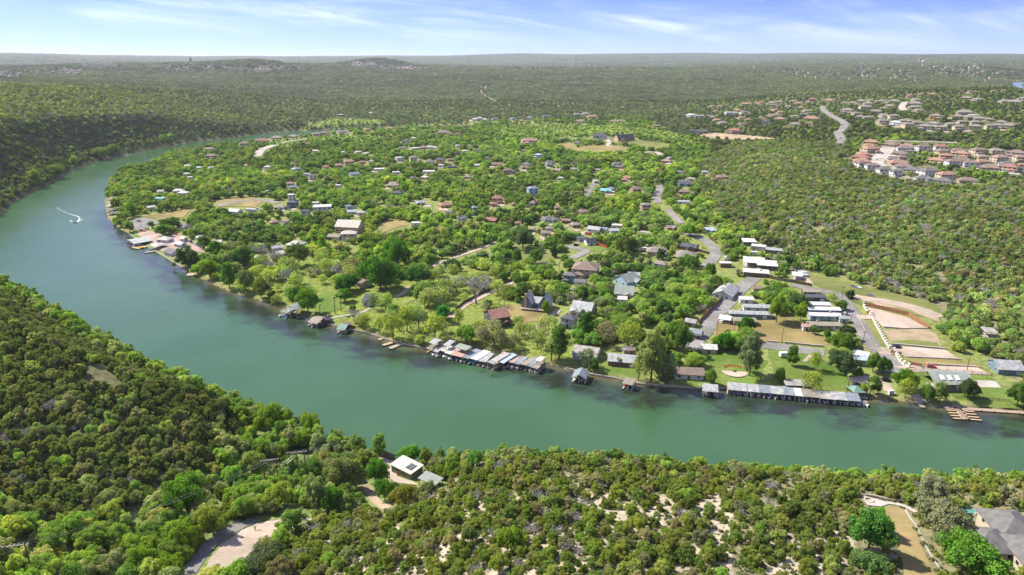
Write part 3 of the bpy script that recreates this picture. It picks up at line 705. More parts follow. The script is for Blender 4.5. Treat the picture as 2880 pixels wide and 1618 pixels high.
def wall_vf(x0, x1, y0, y1, h, rh, kind, base=-2.5):
    V, F = box(x0, x1, y0, y1, base, h-0.05)
    if kind == 'gable':
        ym = (y0+y1)/2; V += [(x0, ym, h+rh-0.12), (x1, ym, h+rh-0.12)]
        F = F[:1]+[(0,1,5,4),(2,3,7,6),(1,2,6,9,5),(3,0,4,8,7),(4,5,9,8),(6,7,8,9)]
    return V, F
def roof_vf(x0, x1, y0, y1, h, rh, kind, ov=0.5, th=0.22):
    if kind == 'flat':
        return merge(box(x0-0.15, x1+0.15, y0-0.15, y1+0.15, h-0.1, h+0.35), box(x0+0.3, x1-0.3, y0+0.3, y1-0.3, h+0.25, h+0.30))
    ym = (y0+y1)/2; hd = (y1-y0)/2; sl = rh/hd
    X0, X1, Y0, Y1 = x0-ov, x1+ov, y0-ov, y1+ov; ze = h-sl*ov
    if kind == 'shed':
        z0, z1 = h, h+rh
        return [(X0,Y0,z0),(X1,Y0,z0),(X1,Y1,z1),(X0,Y1,z1),(X0,Y0,z0+th),(X1,Y0,z0+th),(X1,Y1,z1+th),(X0,Y1,z1+th)], list(BF)
    ins_ = 0 if kind == 'gable' else min((X1-X0)/2-0.05, (Y1-Y0)/2)
    zr = h+rh+0.02
    V = [(X0,Y0,ze),(X1,Y0,ze),(X1,Y1,ze),(X0,Y1,ze),(X0+ins_,ym,zr),(X1-ins_,ym,zr)]
    V += [(a, b, c-th) for a, b, c in V]
    F = [(0,1,5,4),(2,3,4,5),(6,10,11,7),(8,11,10,9),(0,6,7,1),(2,8,9,3)]
    if kind == 'gable': F += [(1,7,11,5),(5,11,8,2),(3,9,10,4),(4,10,6,0)]
    else: F += [(1,2,5),(3,0,4),(7,11,8),(9,10,6),(1,7,8,2),(3,9,6,0)]
    return V, F
def win_vf(): return box(-0.5, 0.5, -0.06, 0.02, 0, 1)
def pane_vf(): return box(-0.42, 0.42, -0.085, -0.05, 0.08, 0.92)
HOUSES = []
def mark(px, py, w=0): pass
def keep_box(root, x0, x1, y0, y1, h, rh, low=0.6):
    """Note in the photo masks where this building shows."""
    ca, sa = math.cos(root.rotation_euler.z), math.sin(root.rotation_euler.z)
    def W(x, y, z): return (root.location.x+x*ca-y*sa, root.location.y+x*sa+y*ca, root.location.z+z)
    def P(q): a, b, _ = project(*q); return (float(a), float(b))
    fill(KEEP, [P(W(x0,y0,h)), P(W(x1,y0,h)), P(W(x1,y1,h)), P(W(x0,y1,h))], True)
    ym = (y0+y1)/2
    fill(KEEP, [P(W(x0,y0,h)), P(W(x1,y0,h)), P(W(x1*0.8+x0*0.2,ym,h+rh)), P(W(x0*0.8+x1*0.2,ym,h+rh))], True)
    for (a, b), (c, d) in (((x0,y0),(x1,y0)), ((x1,y0),(x1,y1)), ((x0,y1),(x0,y0))):
        fill(KEEP, [P(W(a,b,h*low)), P(W(c,d,h*low)), P(W(c,d,h)), P(W(a,b,h))], True)
    e = 1.2
    fill(BARE, [P(W(x0-e,y0-e,0)), P(W(x1+e,y0-e,0)), P(W(x1+e,y1+e,0)), P(W(x0-e,y1+e,0))], True)
def volume(root, x0, x1, y0, y1, h, rh, kind, rm, wm, turn=False, ov=0.5, nwin=None, door=False, detail=1, floors=1):
    """One block of a building: wall, roof, windows on the three sides one can see."""
    if turn:      # ridge runs along y
        cx, cy = (x0+x1)/2, (y0+y1)/2; w, d = y1-y0, x1-x0
        a = rotz(wall_vf(cx-w/2, cx+w/2, cy-d/2, cy+d/2, h, rh, kind), math.pi/2, (cx, cy)); b = rotz(roof_vf(cx-w/2, cx+w/2, cy-d/2, cy+d/2, h, rh, kind, ov), math.pi/2, (cx, cy))
    else: a = wall_vf(x0, x1, y0, y1, h, rh, kind); b = roof_vf(x0, x1, y0, y1, h, rh, kind, ov)
    part('wall', *a, wm, root); part('roof', *b, rm, root)
    n = nwin if nwin is not None else max(1, int((x1-x0)/4.2))
    fh = h/floors
    for fl in range(floors):
        for side, (L, n_) in enumerate((((x1-x0), n), ((y1-y0), max(1, int((y1-y0)/5)) if detail else 0), ((y1-y0), max(1, int((y1-y0)/5)) if detail else 0))):
            for i in range(n_):
                f = (i+0.5)/n_
                if side == 0: loc = (x0+f*L, y0, fl*fh+fh*0.32); ra = 0
                elif side == 1: loc = (x1, y0+f*L, fl*fh+fh*0.32); ra = math.pi/2
                else: loc = (x0, y0+f*L, fl*fh+fh*0.32); ra = -math.pi/2
                if door and side == 0 and fl == 0 and i == n_//2:
                    shared('door', 'door', win_vf, DOORM, root, (loc[0], loc[1], 0), ra, (1.2, 1, 2.1)); continue
                if detail >= 2:
                    f_ = shared('window', 'window', win_vf, TRIM, root, loc, ra, (1.5, 1, 1.35)); shared('pane', 'pane', pane_vf, GLASS, f_)
                else: shared('window', 'far window', win_vf, GLASS, root, loc, ra, (1.7, 1, 1.3))
    keep_box(root, x0, x1, y0, y1, h, rh)
def site(reg, x, y, up=2.6):
    (px, py), = Z(reg, [(x, y)]) if reg else [(x, y)]
    g = ground(px, py); _, _, dep = project(g.x, g.y, g.z)
    g = ground(px, py+up*FPX*0.95/float(dep)); _, _, dep = project(g.x, g.y, g.z)
    return g, float(dep), px, py
REGION = {}
def house(reg, x, y, wpx, rc, wc='cream', kind='hip', yaw=None, floors=1, wing=None, label=None, cat='house', name='house', d=None, h=None, rh=None, chim=False, region=None, up=2.6):
    g, dep, px, py = site(reg, x, y, up+1.2*(floors-1))
    w = wpx/ZK*dep/FPX
    r = np.random.default_rng(int(px*7+py*131))
    if yaw is None: yaw = math.degrees(math.atan2(-g.x, g.y))*0.6+r.uniform(-32, 32)
    ya = math.radians(yaw)
    d_ = d if d else float(np.clip(w*0.62, 5, 15))
    W_ = w/(abs(math.cos(ya))+0.45*abs(math.sin(ya)))
    W_ = max(W_, 4.0)
    if not d: d_ = min(d_, W_*0.95)
    h_ = h if h else 2.9*floors+0.2
    rh_ = rh if rh is not None else (0.30*d_*0.8 if kind in ('hip','gable') else 0.6)
    zlow = min(float(H(g.x+a, g.y+b)) for a, b in ((0,0),(W_/2,0),(-W_/2,0),(0,-d_/2)))
    root = empty(name, (g.x, g.y, max(g.z-0.3, zlow)), ya, label, cat)
    det = 2 if dep < 560 else (1 if dep < 900 else 0)
    if wing is None: wing = r.random() < 0.55 and W_ > 9 and kind in ('hip', 'gable')
    volume(root, -W_/2, W_/2, -d_/2, d_/2, h_, rh_, kind, RM[rc], WM[wc], detail=det, floors=floors, door=dep < 1000)
    if wing:
        sx = 1 if r.random() < 0.5 else -1; ww = W_*0.42; x0 = sx*W_/2-(ww if sx > 0 else 0)-sx*W_*0.06
        volume(root, x0, x0+ww, -d_/2-ww*0.45, 0.5, 3.0, ww*0.26, kind, RM[rc], WM[wc], turn=True, detail=min(det, 1), nwin=1)
    if chim or (det == 2 and kind != 'flat' and r.random() < 0.4):
        cx = W_*0.2*(1 if r.random() < 0.5 else -1)
        part('chimney', *box(cx-0.5, cx+0.5, -0.3+d_*0.1, 0.6+d_*0.1, h_*0.9, h_+rh_+0.9), WM['tan' if wc != 'white' else 'stone'], root)
    if det and kind in ('hip','gable','flat') and W_ > 10:
        shared('garage_door', 'garage door', win_vf, TRIM, root, (W_*0.33 if not wing else 0, -d_/2, 0), 0, (2.6, 1.2, 2.1))
    HOUSES.append(dict(o=root, px=px, py=py, rc=rc, wc=wc, kind=kind, floors=floors, region=region, label=label, w=wpx))
    return root
def ordinal(n):
    o = ['', 'first','second','third','fourth','fifth','sixth','seventh','eighth','ninth','tenth','eleventh','twelfth','thirteenth','fourteenth','fifteenth','sixteenth','seventeenth','eighteenth','nineteenth','twentieth']
    return o[n] if n < 21 else 'twenty-'+o[n-20]
RCN = dict(orange='terracotta', red='brick red', pink='rose tiled', mauve='mauve', brown='brown', tan='tan', grey='grey', greytan='taupe', slate='dark slate', black='black', white='white', metal='pale metal', bluegrey='blue grey', greengrey='grey green', green='green', lightblue='light blue', teal='teal', rust='rusty', cream='cream', weathered='weathered')
def label_houses():
    by = {}
    for q in HOUSES:
        if q['label']: continue
        by.setdefault((q['region'], q['rc']), []).append(q)
    tiers = []
    for (rg, rc), L in by.items():
        if len(L) <= 11: tiers.append((rg, rc, '', L)); continue
        L.sort(key=lambda q: q['py']); k = 2 if len(L) <= 20 else 4; nm = ['upper ', 'lower '] if k == 2 else ['farthest ', 'upper ', 'lower ', 'nearest ']
        for i in range(k): tiers.append((rg, rc, nm[i], L[i*len(L)//k:(i+1)*len(L)//k]))
    for rg, rc, tier, L in tiers:
        L.sort(key=lambda q: q['px'])
        for i, q in enumerate(L):
            st = 'two storey ' if q['floors'] > 1 else ''
            wc = {'brightblue':'blue','slateblue':'slate blue'}.get(q['wc'], q['wc'])
            if len(L) == 1: s = f"{st}{wc} house, only {RCN[rc]} roof {rg}"
            else:
                pos = 'leftmost' if i == 0 else 'rightmost' if i == len(L)-1 else ordinal(i+1)+' from left'
                s = f"{st}{wc} house, {pos} of the {tier}{RCN[rc]} roofs {rg}"
            if len(s.split()) > 16: s = s.replace('two storey ', '')
            if len(s.split()) > 16: s = s.replace('of the ', '', 1)
            q['o']['label'] = s
            q['o']['group'] = f"houses {rg}"

# ------------------------------------------------------------------ vehicles and boats
def paint(name, c): return mat(name, c, 0.3, spec=0.5)
PAINT = {'white': paint('white car paint', (0.60,0.60,0.59)), 'silver': paint('silver car paint', (0.45,0.46,0.47)), 'black': paint('black car paint', (0.02,0.02,0.022)), 'red': paint('red car paint', (0.45,0.03,0.02)), 'blue': paint('blue boat cover', (0.03,0.14,0.42)),
 'navy': paint('navy canvas', (0.02,0.04,0.12)), 'grey': paint('grey canvas', (0.20,0.21,0.22)), 'tan': paint('tan canvas', (0.40,0.33,0.24)), 'yellow': paint('yellow plastic', (0.70,0.42,0.02)), 'teal': paint('teal canvas', (0.05,0.35,0.35)), 'orange': paint('orange paint', (0.60,0.22,0.05)), 'maroon': paint('maroon paint', (0.20,0.03,0.03))}
def wheel_vf():
    return tube((0, -0.12, 0), (0, 0.12, 0), 0.34, n=10)
def car_body_vf(L=4.5, W=1.85, hb=0.85):
    pr = [(-L/2,0.30),(-L/2,0.72),(-L/2+0.25,hb),(L/2-0.9,hb-0.03),(L/2-0.12,0.68),(L/2,0.5),(L/2,0.30)]
    V = [(x, s*W/2, z) for s in (-1, 1) for x, z in pr]; n = len(pr)
    return V, [tuple(range(n)), tuple(range(2*n-1, n-1, -1))]+[(i, n+i, n+(i+1) % n, (i+1) % n) for i in range(n)]
def cabin_vf(x0=-1.7, x1=1.1, zt=1.42, W=1.7):
    pr = [(x0,0.82),(x0+0.45,zt),(x1-0.75,zt),(x1,0.82)]
    V = [(x, s*(W/2-(0.16 if z > 1 else 0)), z) for s in (-1, 1) for x, z in pr]
    return V, [(0,1,2,3),(7,6,5,4),(0,4,5,1),(1,5,6,2),(2,6,7,3),(3,7,4,0)]
def car_roof_vf(x0=-1.28, x1=0.38, zt=1.43, W=1.4): return box(x0, x1, -W/2, W/2, zt-0.02, zt+0.05)
def car(loc, yaw, color, label, suv=False, group=None, name='parked_car', cat='car'):
    o = empty(name, loc, yaw, label, cat, group)
    zt = 1.75 if suv else 1.42
    shared('body', 'car body', car_body_vf, PAINT[color], o)
    shared('windows', 'cabin %s' % suv, lambda: cabin_vf(-2.1 if suv else -1.7, 1.1, zt), GLASS, o)
    shared('roof', 'car roof %s' % suv, lambda: car_roof_vf(-1.62 if suv else -1.25, 0.33, zt), PAINT[color], o)
    for x in (-1.4, 1.4):
        for y in (-0.82, 0.82): shared('wheel', 'wheel', wheel_vf, RUBBER, o, (x, y, 0.34))
    for y in (-0.6, 0.6): shared('headlight', 'headlight', lambda: box(-0.05, 0.03, -0.18, 0.18, -0.08, 0.08), TRIM, o, (2.23, y, 0.6))
    return o
def hull_vf(L=6.2, W=2.2):
    st = [(-L/2, 0.92, 0.85), (-L*0.1, 1.0, 0.9), (L*0.25, 0.8, 1.0), (L*0.42, 0.38, 1.1), (L/2, 0.02, 1.15)]
    V = []
    for x, f, zt in st: V += [(x, -W/2*f, zt), (x*0.97, -W/2*f*0.75, 0.15), (x*0.96, 0, -0.25), (x*0.97, W/2*f*0.75, 0.15), (x, W/2*f, zt)]
    F = []
    for i in range(4):
        b = i*5
        F += [(b+j, b+5+j, b+6+j, b+1+j) for j in range(4)]
    F += [(0,1,2,3,4)]
    return V, F
def deck_vf(L=6.2, W=2.2):
    return merge(([( -L/2,-W/2*0.9,0.80),(-L*0.1,-W/2*0.97,0.82),(L*0.25,-W/2*0.78,0.95),(L*0.42,-W/2*0.36,1.05),(L*0.49,0,1.1),(L*0.42,W/2*0.36,1.05),(L*0.25,W/2*0.78,0.95),(-L*0.1,W/2*0.97,0.82),(-L/2,W/2*0.9,0.80)], [tuple(range(9))]))
def cockpit_vf(): return merge(box(-2.6, -2.0, -0.85, 0.85, 0.8, 1.12), box(-1.2, -0.7, -0.8, -0.2, 0.8, 1.2), box(-1.2, -0.7, 0.2, 0.8, 0.8, 1.2), box(-0.1, 0.4, -0.85, 0.85, 0.8, 1.05))
def shield_vf():
    return [(0.3,-0.85,1.0),(0.9,-0.5,1.02),(0.9,0.5,1.02),(0.3,0.85,1.0),(0.1,-0.8,1.45),(0.6,-0.45,1.48),(0.6,0.45,1.48),(0.1,0.8,1.45)], [(0,1,5,4),(1,2,6,5),(2,3,7,6)]
def cover_vf():
    V, F = [], []
    L, W = 6.2, 2.2
    st = [(-L/2, 0.9, 0.9, 1.1), (-L*0.1, 1.0, 0.92, 1.65), (L*0.2, 0.85, 1.0, 1.5), (L*0.42, 0.4, 1.1, 1.2)]
    for x, f, z0, z1 in st: V += [(x, -W/2*f*1.02, z0), (x, 0, z1), (x, W/2*f*1.02, z0)]
    for i in range(3): b = i*3; F += [(b, b+3, b+4, b+1), (b+1, b+4, b+5, b+2)]
    F += [(0, 1, 2), (9, 11, 10)]
    return V, F
def boat(loc, yaw, label, hull='white', cover=None, group=None, s=1.0, name='motorboat'):
    o = empty(name, loc, yaw, label, 'boat', group); o.scale = (s, s, s)
    shared('hull', 'hull', hull_vf, PAINT[hull], o)
    if cover: shared('canvas_cover', 'boat cover', cover_vf, PAINT[cover], o)
    else:
        shared('deck', 'deck', deck_vf, PAINT['white'], o); shared('seats', 'boat seats', cockpit_vf, PAINT['tan'], o); shared('windshield', 'windshield', shield_vf, GLASS, o)
    return o
def open_shed(name, A, B, depth, z, label, rc='metal', kind='flat', rise=0.0, post=WOOD, npost=3, cat='boathouse', deck=True, base=0.0, sl=0.6, rail=False, boards=WOOD, group=None):
    """Roof on posts. A, B: the two front roof corners (photo pixels) at height z above the water or ground."""
    a = Vector((*flat(*A, base+z), 0)); b = Vector((*flat(*B, base+z), 0)); w = (b-a).length; ya = math.atan2(b.y-a.y, b.x-a.x); m = (a+b)/2
    o = empty(name, (m.x, m.y, base), ya, label, cat, group)
    hw = w/2
    if kind == 'flat': r = ([(-hw,0,z),(hw,0,z),(hw,depth,z+sl),(-hw,depth,z+sl),(-hw,0,z+0.18),(hw,0,z+0.18),(hw,depth,z+sl+0.18),(-hw,depth,z+sl+0.18)], list(BF))
    elif kind == 'gable': r = shift(rotz(roof_vf(-depth/2+0.3, depth/2-0.3, -hw+0.3, hw-0.3, z, rise or hw*0.35, 'gable', 0.4), math.pi/2), 0, depth/2, 0)
    elif kind == 'gablex': r = shift(roof_vf(-hw+0.4, hw-0.4, -depth/2+0.3, depth/2-0.3, z, rise or depth*0.18, 'gable', 0.4), 0, depth/2, 0)
    else: r = shift(roof_vf(-hw+0.4, hw-0.4, -depth/2+0.4, depth/2-0.4, z, rise or 1.2, 'hip', 0.4), 0, depth/2, 0)
    part('roof', *r, RM[rc], o)
    for i in range(npost):
        x = -hw+0.3+(w-0.6)*i/(npost-1)
        for y, zt in ((0.4, z), (depth-0.4, z+sl*0.9 if kind == 'flat' else z)): part('post', *box(x-0.11, x+0.11, y-0.11, y+0.11, -1.6, zt), post, o)
    if deck:
        for x in (-hw, hw-0.9): part('dock', *box(x, x+0.9, 0.0, depth, 0.32, 0.5), boards, o)
        part('dock', *box(-hw+0.9, hw-0.9, depth-1.3, depth, 0.32, 0.5), boards, o)
    if rail:
        for y0, y1, x0, x1 in ((0, 0.06, -hw, hw), (0, depth, -hw, -hw+0.06), (0, depth, hw-0.06, hw)):
            V = merge(box(x0, x1, y0, y1, z+1.05, z+1.12), box(x0, x1, y0, y1, z+0.6, z+0.64)); part('railing', *V, TRIM, o)
    keep_box(o, -hw, hw, 0, depth, z+0.2, 0.0, 0.1)
    return o
def pier(name, A, B, width, label, m=WOOD, z=0.55, cat='dock'):
    a = Vector((*flat(*A, z), 0)); b = Vector((*flat(*B, z), 0)); L = (b-a).length
    o = empty(name, (a.x, a.y, 0), math.atan2(b.y-a.y, b.x-a.x), label, cat)
    n = max(3, int(L/1.2))
    for i in range(n): part('plank', *box(i*L/n+0.02, (i+1)*L/n-0.02, -width/2, width/2, z-0.08, z+0.01*(i % 2)), m, o)
    for y in (-width/2+0.15, width/2-0.15): part('beam', *box(0, L, y-0.08, y+0.08, z-0.28, z-0.085), DARKWOOD, o)
    for i in range(max(2, int(L/5)+1)):
        x = L*i/max(1, int(L/5)) if int(L/5) else L*i
        for y in (-width/2, width/2): part('piling', *tube((x, y, -2), (x, y, z+0.5), 0.13), DARKWOOD, o)
    fill(KEEP, [tuple(map(float, project(*(a+(b-a)*f+Vector((0, 0, z))))[:2])) for f in (0, 1)]+[B, A], True)
    return o
# ------------------------------------------------------------------ foliage
def leaf_mat(name, trans=0.40):
    m = bpy.data.materials.new(name); m.use_nodes = True; t = m.node_tree; t.nodes.clear()
    a = N(t, 'ShaderNodeAttribute', attribute_name='tint', attribute_type='INSTANCER')
    v = N(t, 'ShaderNodeAttribute', attribute_name='leafv')
    c = MIXC(t, 1.0, a.outputs['Color'], v.outputs['Color'], 'MULTIPLY')
    df = N(t, 'ShaderNodeBsdfDiffuse'); tl = N(t, 'ShaderNodeBsdfTranslucent'); mx = N(t, 'ShaderNodeMixShader'); mx.inputs[0].default_value = trans
    t.links.new(c, df.inputs[0])
    t.links.new(MIXC(t, 1.0, c, (1.15,1.25,0.5), 'MULTIPLY'), tl.inputs[0])
    t.links.new(df.outputs[0], mx.inputs[1]); t.links.new(tl.outputs[0], mx.inputs[2])
    o = N(t, 'ShaderNodeOutputMaterial'); t.links.new(mx.outputs[0], o.inputs[0])
    return m
LEAF = leaf_mat('foliage')
BARK = mat('grey brown bark', (0.13,0.10,0.075), 0.95, noise=0.3, nscale=2.0)
TWIG = mat('bleached bare twigs', (0.34,0.31,0.29), 0.95, noise=0.25, nscale=3.0)
ico_v = np.array([(0,0,-1),(0.7236,-0.5257,-0.4472),(-0.2764,-0.8506,-0.4472),(-0.8944,0,-0.4472),(-0.2764,0.8506,-0.4472),(0.7236,0.5257,-0.4472),
 (0.2764,-0.8506,0.4472),(-0.7236,-0.5257,0.4472),(-0.7236,0.5257,0.4472),(0.2764,0.8506,0.4472),(0.8944,0,0.4472),(0,0,1)])
ico_f = np.array([(0,1,2),(1,0,5),(0,2,3),(0,3,4),(0,4,5),(1,5,10),(2,1,6),(3,2,7),(4,3,8),(5,4,9),(1,10,6),(2,6,7),(3,7,8),(4,8,9),(5,9,10),(6,10,11),(7,6,11),(8,7,11),(9,8,11),(10,9,11)])
def rand_unit(r, n):
    v = r.normal(size=(n, 3)); return v/np.linalg.norm(v, axis=1, keepdims=True)
def make_crown(seed, nl, n, ls, hr=1.5, zlo=0.3, zhi=0.85, lr=(0.3, 0.48), cone=0.0, core=0.72, spread=1.0, up=0.15, topflat=1.0, upright=False):
    """Leaf sprays over overlapping boughs; radius 1, height 1 (real height hr radii)."""
    r = np.random.default_rng(seed)
    C = []
    for i in range(nl):
        f = (i+0.5)/nl; z = zlo+(zhi-zlo)*f
        w = (1-cone*f)*math.sin(math.pi*min(1, 0.25+0.62*f)) if cone == 0 else (1-cone*f)
        a = i*2.399+r.uniform(-.5, .5); rad = r.uniform(0.25, 0.72)*w*spread
        C.append((rad*math.cos(a), rad*math.sin(a), z*hr))
    C = np.array(C); LR = r.uniform(lr[0], lr[1], nl)*(1-0.45*cone*np.linspace(0, 1, nl))
    C = np.vstack([C, [0, 0, (zlo+zhi)/2*hr]]); LR = np.append(LR, 0.45)
    lobe_v = r.uniform(0.82, 1.18, len(C))
    p = LR**2; k = r.choice(len(C), n, p=p/p.sum())
    d = rand_unit(r, n); d[:, 2] = np.where(d[:, 2] < -0.3, -d[:, 2], d[:, 2])
    pos = C[k]+d*(LR[k]*r.uniform(0.72, 1.12, n))[:, None]*np.array([1, 1, topflat])
    nrm_ = d*0.9+rand_unit(r, n)*0.75+np.array([0, 0, up]); nrm_ /= np.linalg.norm(nrm_, axis=1, keepdims=True)
    t1 = np.cross(nrm_, rand_unit(r, n)); t1 /= np.linalg.norm(t1, axis=1, keepdims=True); t2 = np.cross(nrm_, t1)
    if upright:
        t1 = t1*0.55+np.array([0, 0, 1.0]); t1 /= np.linalg.norm(t1, axis=1, keepdims=True); t2 = np.cross(nrm_, t1); t2 /= np.linalg.norm(t2, axis=1, keepdims=True)*1.8
    s = ls*r.uniform(0.55, 1.35, n)[:, None]
    q = np.stack([pos-t1*s, pos-t2*s*0.6+nrm_*s*0.1, pos+t1*s, pos+t2*s*0.7], 1)
    V = q.reshape(-1, 3); F = np.arange(4*n).reshape(n, 4); F = np.vstack([F[:, [0,1,2]], F[:, [0,2,3]]])
    lv = np.repeat(lobe_v[k]*r.uniform(0.75, 1.3, n), 4)
    if core > 0:
        for c, rad, v in zip(C, LR, lobe_v):
            b = len(V); j = 1+r.uniform(-.3, .22, (12, 1))
            V = np.vstack([V, c+ico_v*rad*core*j]); F = np.vstack([F, ico_f+b]); lv = np.append(lv, np.full(12, v*0.9))
    V = V/np.array([1, 1, hr]); V[:, 2] = np.maximum(V[:, 2], 0.02)
    return V, F, lv
def make_twigs(seed, n, hr=1.5, w=0.012, size=0.16):
    """A leafless crown: forking limbs and many fine twigs."""
    r = np.random.default_rng(seed); V = []; F = []
    def stick(a, b, ra, rb):
        d = b-a; L = np.linalg.norm(d); d = d/L; u = np.cross(d, [0.3, 0.5, 0.81]); u /= np.linalg.norm(u); v = np.cross(d, u); k = len(V)
        for c, q in ((a, ra), (b, rb)):
            for i in range(3):
                an = i*2.094; V.append(c+(u*math.cos(an)+v*math.sin(an))*q)
        for i in range(3): F.append((k+i, k+(i+1) % 3, k+3+(i+1) % 3)); F.append((k+i, k+3+(i+1) % 3, k+3+i))
    tips = []
    for i in range(7):
        a = i*0.9+r.uniform(-.3, .3); e = np.array([math.cos(a)*0.5, math.sin(a)*0.5, hr*r.uniform(0.5, 0.72)]); s = np.array([0, 0, hr*0.22])
        stick(s, e, 0.05, 0.025)
        for j in range(5):
            e2 = e+np.array([*(r.normal(size=2)*0.32), r.uniform(-0.05, 0.4)]); stick(e, e2, 0.022, 0.010); tips.append(e2)
    stick(np.array([0, 0, 0.]), np.array([0, 0, hr*0.3]), 0.08, 0.05)
    for i in range(n):
        s = tips[r.integers(len(tips))]; e = s+rand_unit(r, 1)[0]*size*r.uniform(.6, 1.6)+np.array([0, 0, 0.05]); stick(s+(e-s)*0.0, e, w, w*0.3)
    return np.array(V)/np.array([1, 1, hr]), np.array(F), np.ones(len(V))
def make_trunk(seed, hr=1.5, top=0.5, rad=0.06, limbs=3):
    r = np.random.default_rng(seed); V = []; F = []
    def cyl(a, b, ra, rb, n=6):
        a = np.array(a, float); b = np.array(b, float); d = b-a; d /= np.linalg.norm(d); u = np.cross(d, [0.31, 0.52, 0.1]); u /= np.linalg.norm(u); v = np.cross(d, u); k = len(V)
        for c, q in ((a, ra), (b, rb)):
            for i in range(n):
                an = i*2*math.pi/n; V.append(c+(u*math.cos(an)+v*math.sin(an))*q)
        for i in range(n): F.append((k+i, k+(i+1) % n, k+n+(i+1) % n)); F.append((k+i, k+n+(i+1) % n, k+n+i))
    cyl((0, 0, -0.25), (0.02, 0.01, hr*top*0.6), rad*1.25, rad*0.85)
    for i in range(limbs):
        a = i*2.1+r.uniform(-.4, .4); cyl((0.02, 0.01, hr*top*0.55), (0.42*math.cos(a), 0.42*math.sin(a), hr*(top+0.2)), rad*0.7, rad*0.25, 5)
    return np.array(V)/np.array([1, 1, hr]), np.array(F), np.ones(len(V))
def join(parts):
    """[(V,F,lv,midx)] -> one set of arrays"""
    Vs, Fs, Ls, Ms = [], [], [], []; b = 0
    for V, F, lv, mi in parts:
        Vs.append(V); Fs.append(F+b); Ls.append(lv); Ms.append(np.full(len(F), mi)); b += len(V)
    return np.vstack(Vs), np.vstack(Fs), np.concatenate(Ls), np.concatenate(Ms)
def add_lv(me, lv):
    a = me.attributes.new('leafv', 'FLOAT_COLOR', 'POINT'); c = np.ones((len(lv), 4), np.float32); rr_ = np.random.default_rng(3); lv = np.asarray(lv); c[:, :3] = lv[:, None]*np.stack([1+np.repeat(rr_.uniform(-.14, .22, len(lv)//4+1), 4)[:len(lv)], np.ones(len(lv)), 1+np.repeat(rr_.uniform(-.2, .5, len(lv)//4+1), 4)[:len(lv)]], -1)
    a.data.foreach_set('color', c.ravel())
# crown shapes by habit: cedar (shaggy, upright), oak (broad, lobed), cypress/cottonwood (tall), pecan (open), scrub
CROWN = {
 'cedar':   [dict(seed=s, nl=22, n=3200, ls=0.095, hr=1.7, zlo=0.10, zhi=0.84, lr=(0.12,0.32), cone=0.45, core=0.55, spread=1.25, up=0.5, upright=True) for s in (1,2,3,4,51)],
 'oak':     [dict(seed=s, nl=20, n=2400, ls=0.062, hr=1.25, zlo=0.34, zhi=0.80, lr=(0.22,0.38), core=0.70) for s in (5,6,7,8)],
 'tall':    [dict(seed=s, nl=19, n=1800, ls=0.075, hr=2.1, zlo=0.22, zhi=0.88, lr=(0.22,0.40), cone=0.35, core=0.70) for s in (9,10,11)],
 'pecan':   [dict(seed=s, nl=17, n=900, ls=0.07, hr=1.5, zlo=0.30, zhi=0.84, lr=(0.22,0.36), core=0.0, spread=1.15) for s in (12,13,14)],
 'bush':    [dict(seed=s, nl=7, n=700, ls=0.11, hr=1.0, zlo=0.25, zhi=0.62, lr=(0.34,0.5), core=0.8) for s in (15,16)],
}
XL = dict(oak=dict(n=6500, ls=0.040, nl=38, lr=(0.11,0.29), core=0.55, spread=1.22), tall=dict(n=6500, ls=0.04, nl=36, lr=(0.14,0.30), core=0.55), cedar=dict(n=5000, ls=0.065, nl=26, lr=(0.15,0.30), core=0.6))
def lod(kw, n, ls, nl):
    k = dict(kw); k['n'] = n; k['ls'] = ls; k['nl'] = nl; return k
PRO = {}     # name -> list of (V,F,lv,midx)
for hab, lst in CROWN.items():
    tr = make_trunk(3, lst[0]['hr'], 0.5 if hab != 'cedar' else 0.3, 0.05)
    PRO[hab+'_hi'] = [join([(*make_crown(**k), 0), (*tr, 1)]) for k in lst]
    PRO[hab+'_mid'] = [join([(*make_crown(**lod(k, 330, k['ls']*1.75, max(7, k['nl']-5))), 0), (*tr, 1)]) for k in lst[:3]]
    PRO[hab+'_lo'] = [join([(*make_crown(**lod(dict(k, core=0.85 if hab != 'pecan' else 0.5), 80, k['ls']*2.9, 6)), 0)]) for k in lst[:2]]
for hab in XL: PRO[hab+'_xl'] = [join([(*make_crown(**dict(k, **XL[hab])), 0), (*make_trunk(3, k['hr'], 0.4, 0.05), 1)]) for k in CROWN[hab][:3]]
def make_rocks(seed):
    r = np.random.default_rng(seed); ps = []
    for i in range(5):
        a, d, q = r.uniform(0, 6.28), r.uniform(0, 0.8), r.uniform(0.10, 0.32); j = 1+r.uniform(-.25, .25, (12, 1))
        ps.append((ico_v*q*j*np.array([1, .8, .6])+np.array([d*math.cos(a), d*math.sin(a), q*0.2]), ico_f, np.full(12, r.uniform(0.7, 1.2)), 0))
    return join(ps)
PRO['rock_hi'] = [make_rocks(s) for s in (61,62,63)]
PRO['bare_hi'] = [join([(*make_twigs(s, 420, w=0.011, size=0.2), 2)]) for s in (21,22)]
PRO['bare_mid'] = [join([(*make_twigs(s, 150, w=0.022, size=0.26), 2)]) for s in (21,22)]
PRO['bare_lo'] = [join([(*make_twigs(s, 60, w=0.05, size=0.3), 2)]) for s in (21,)]
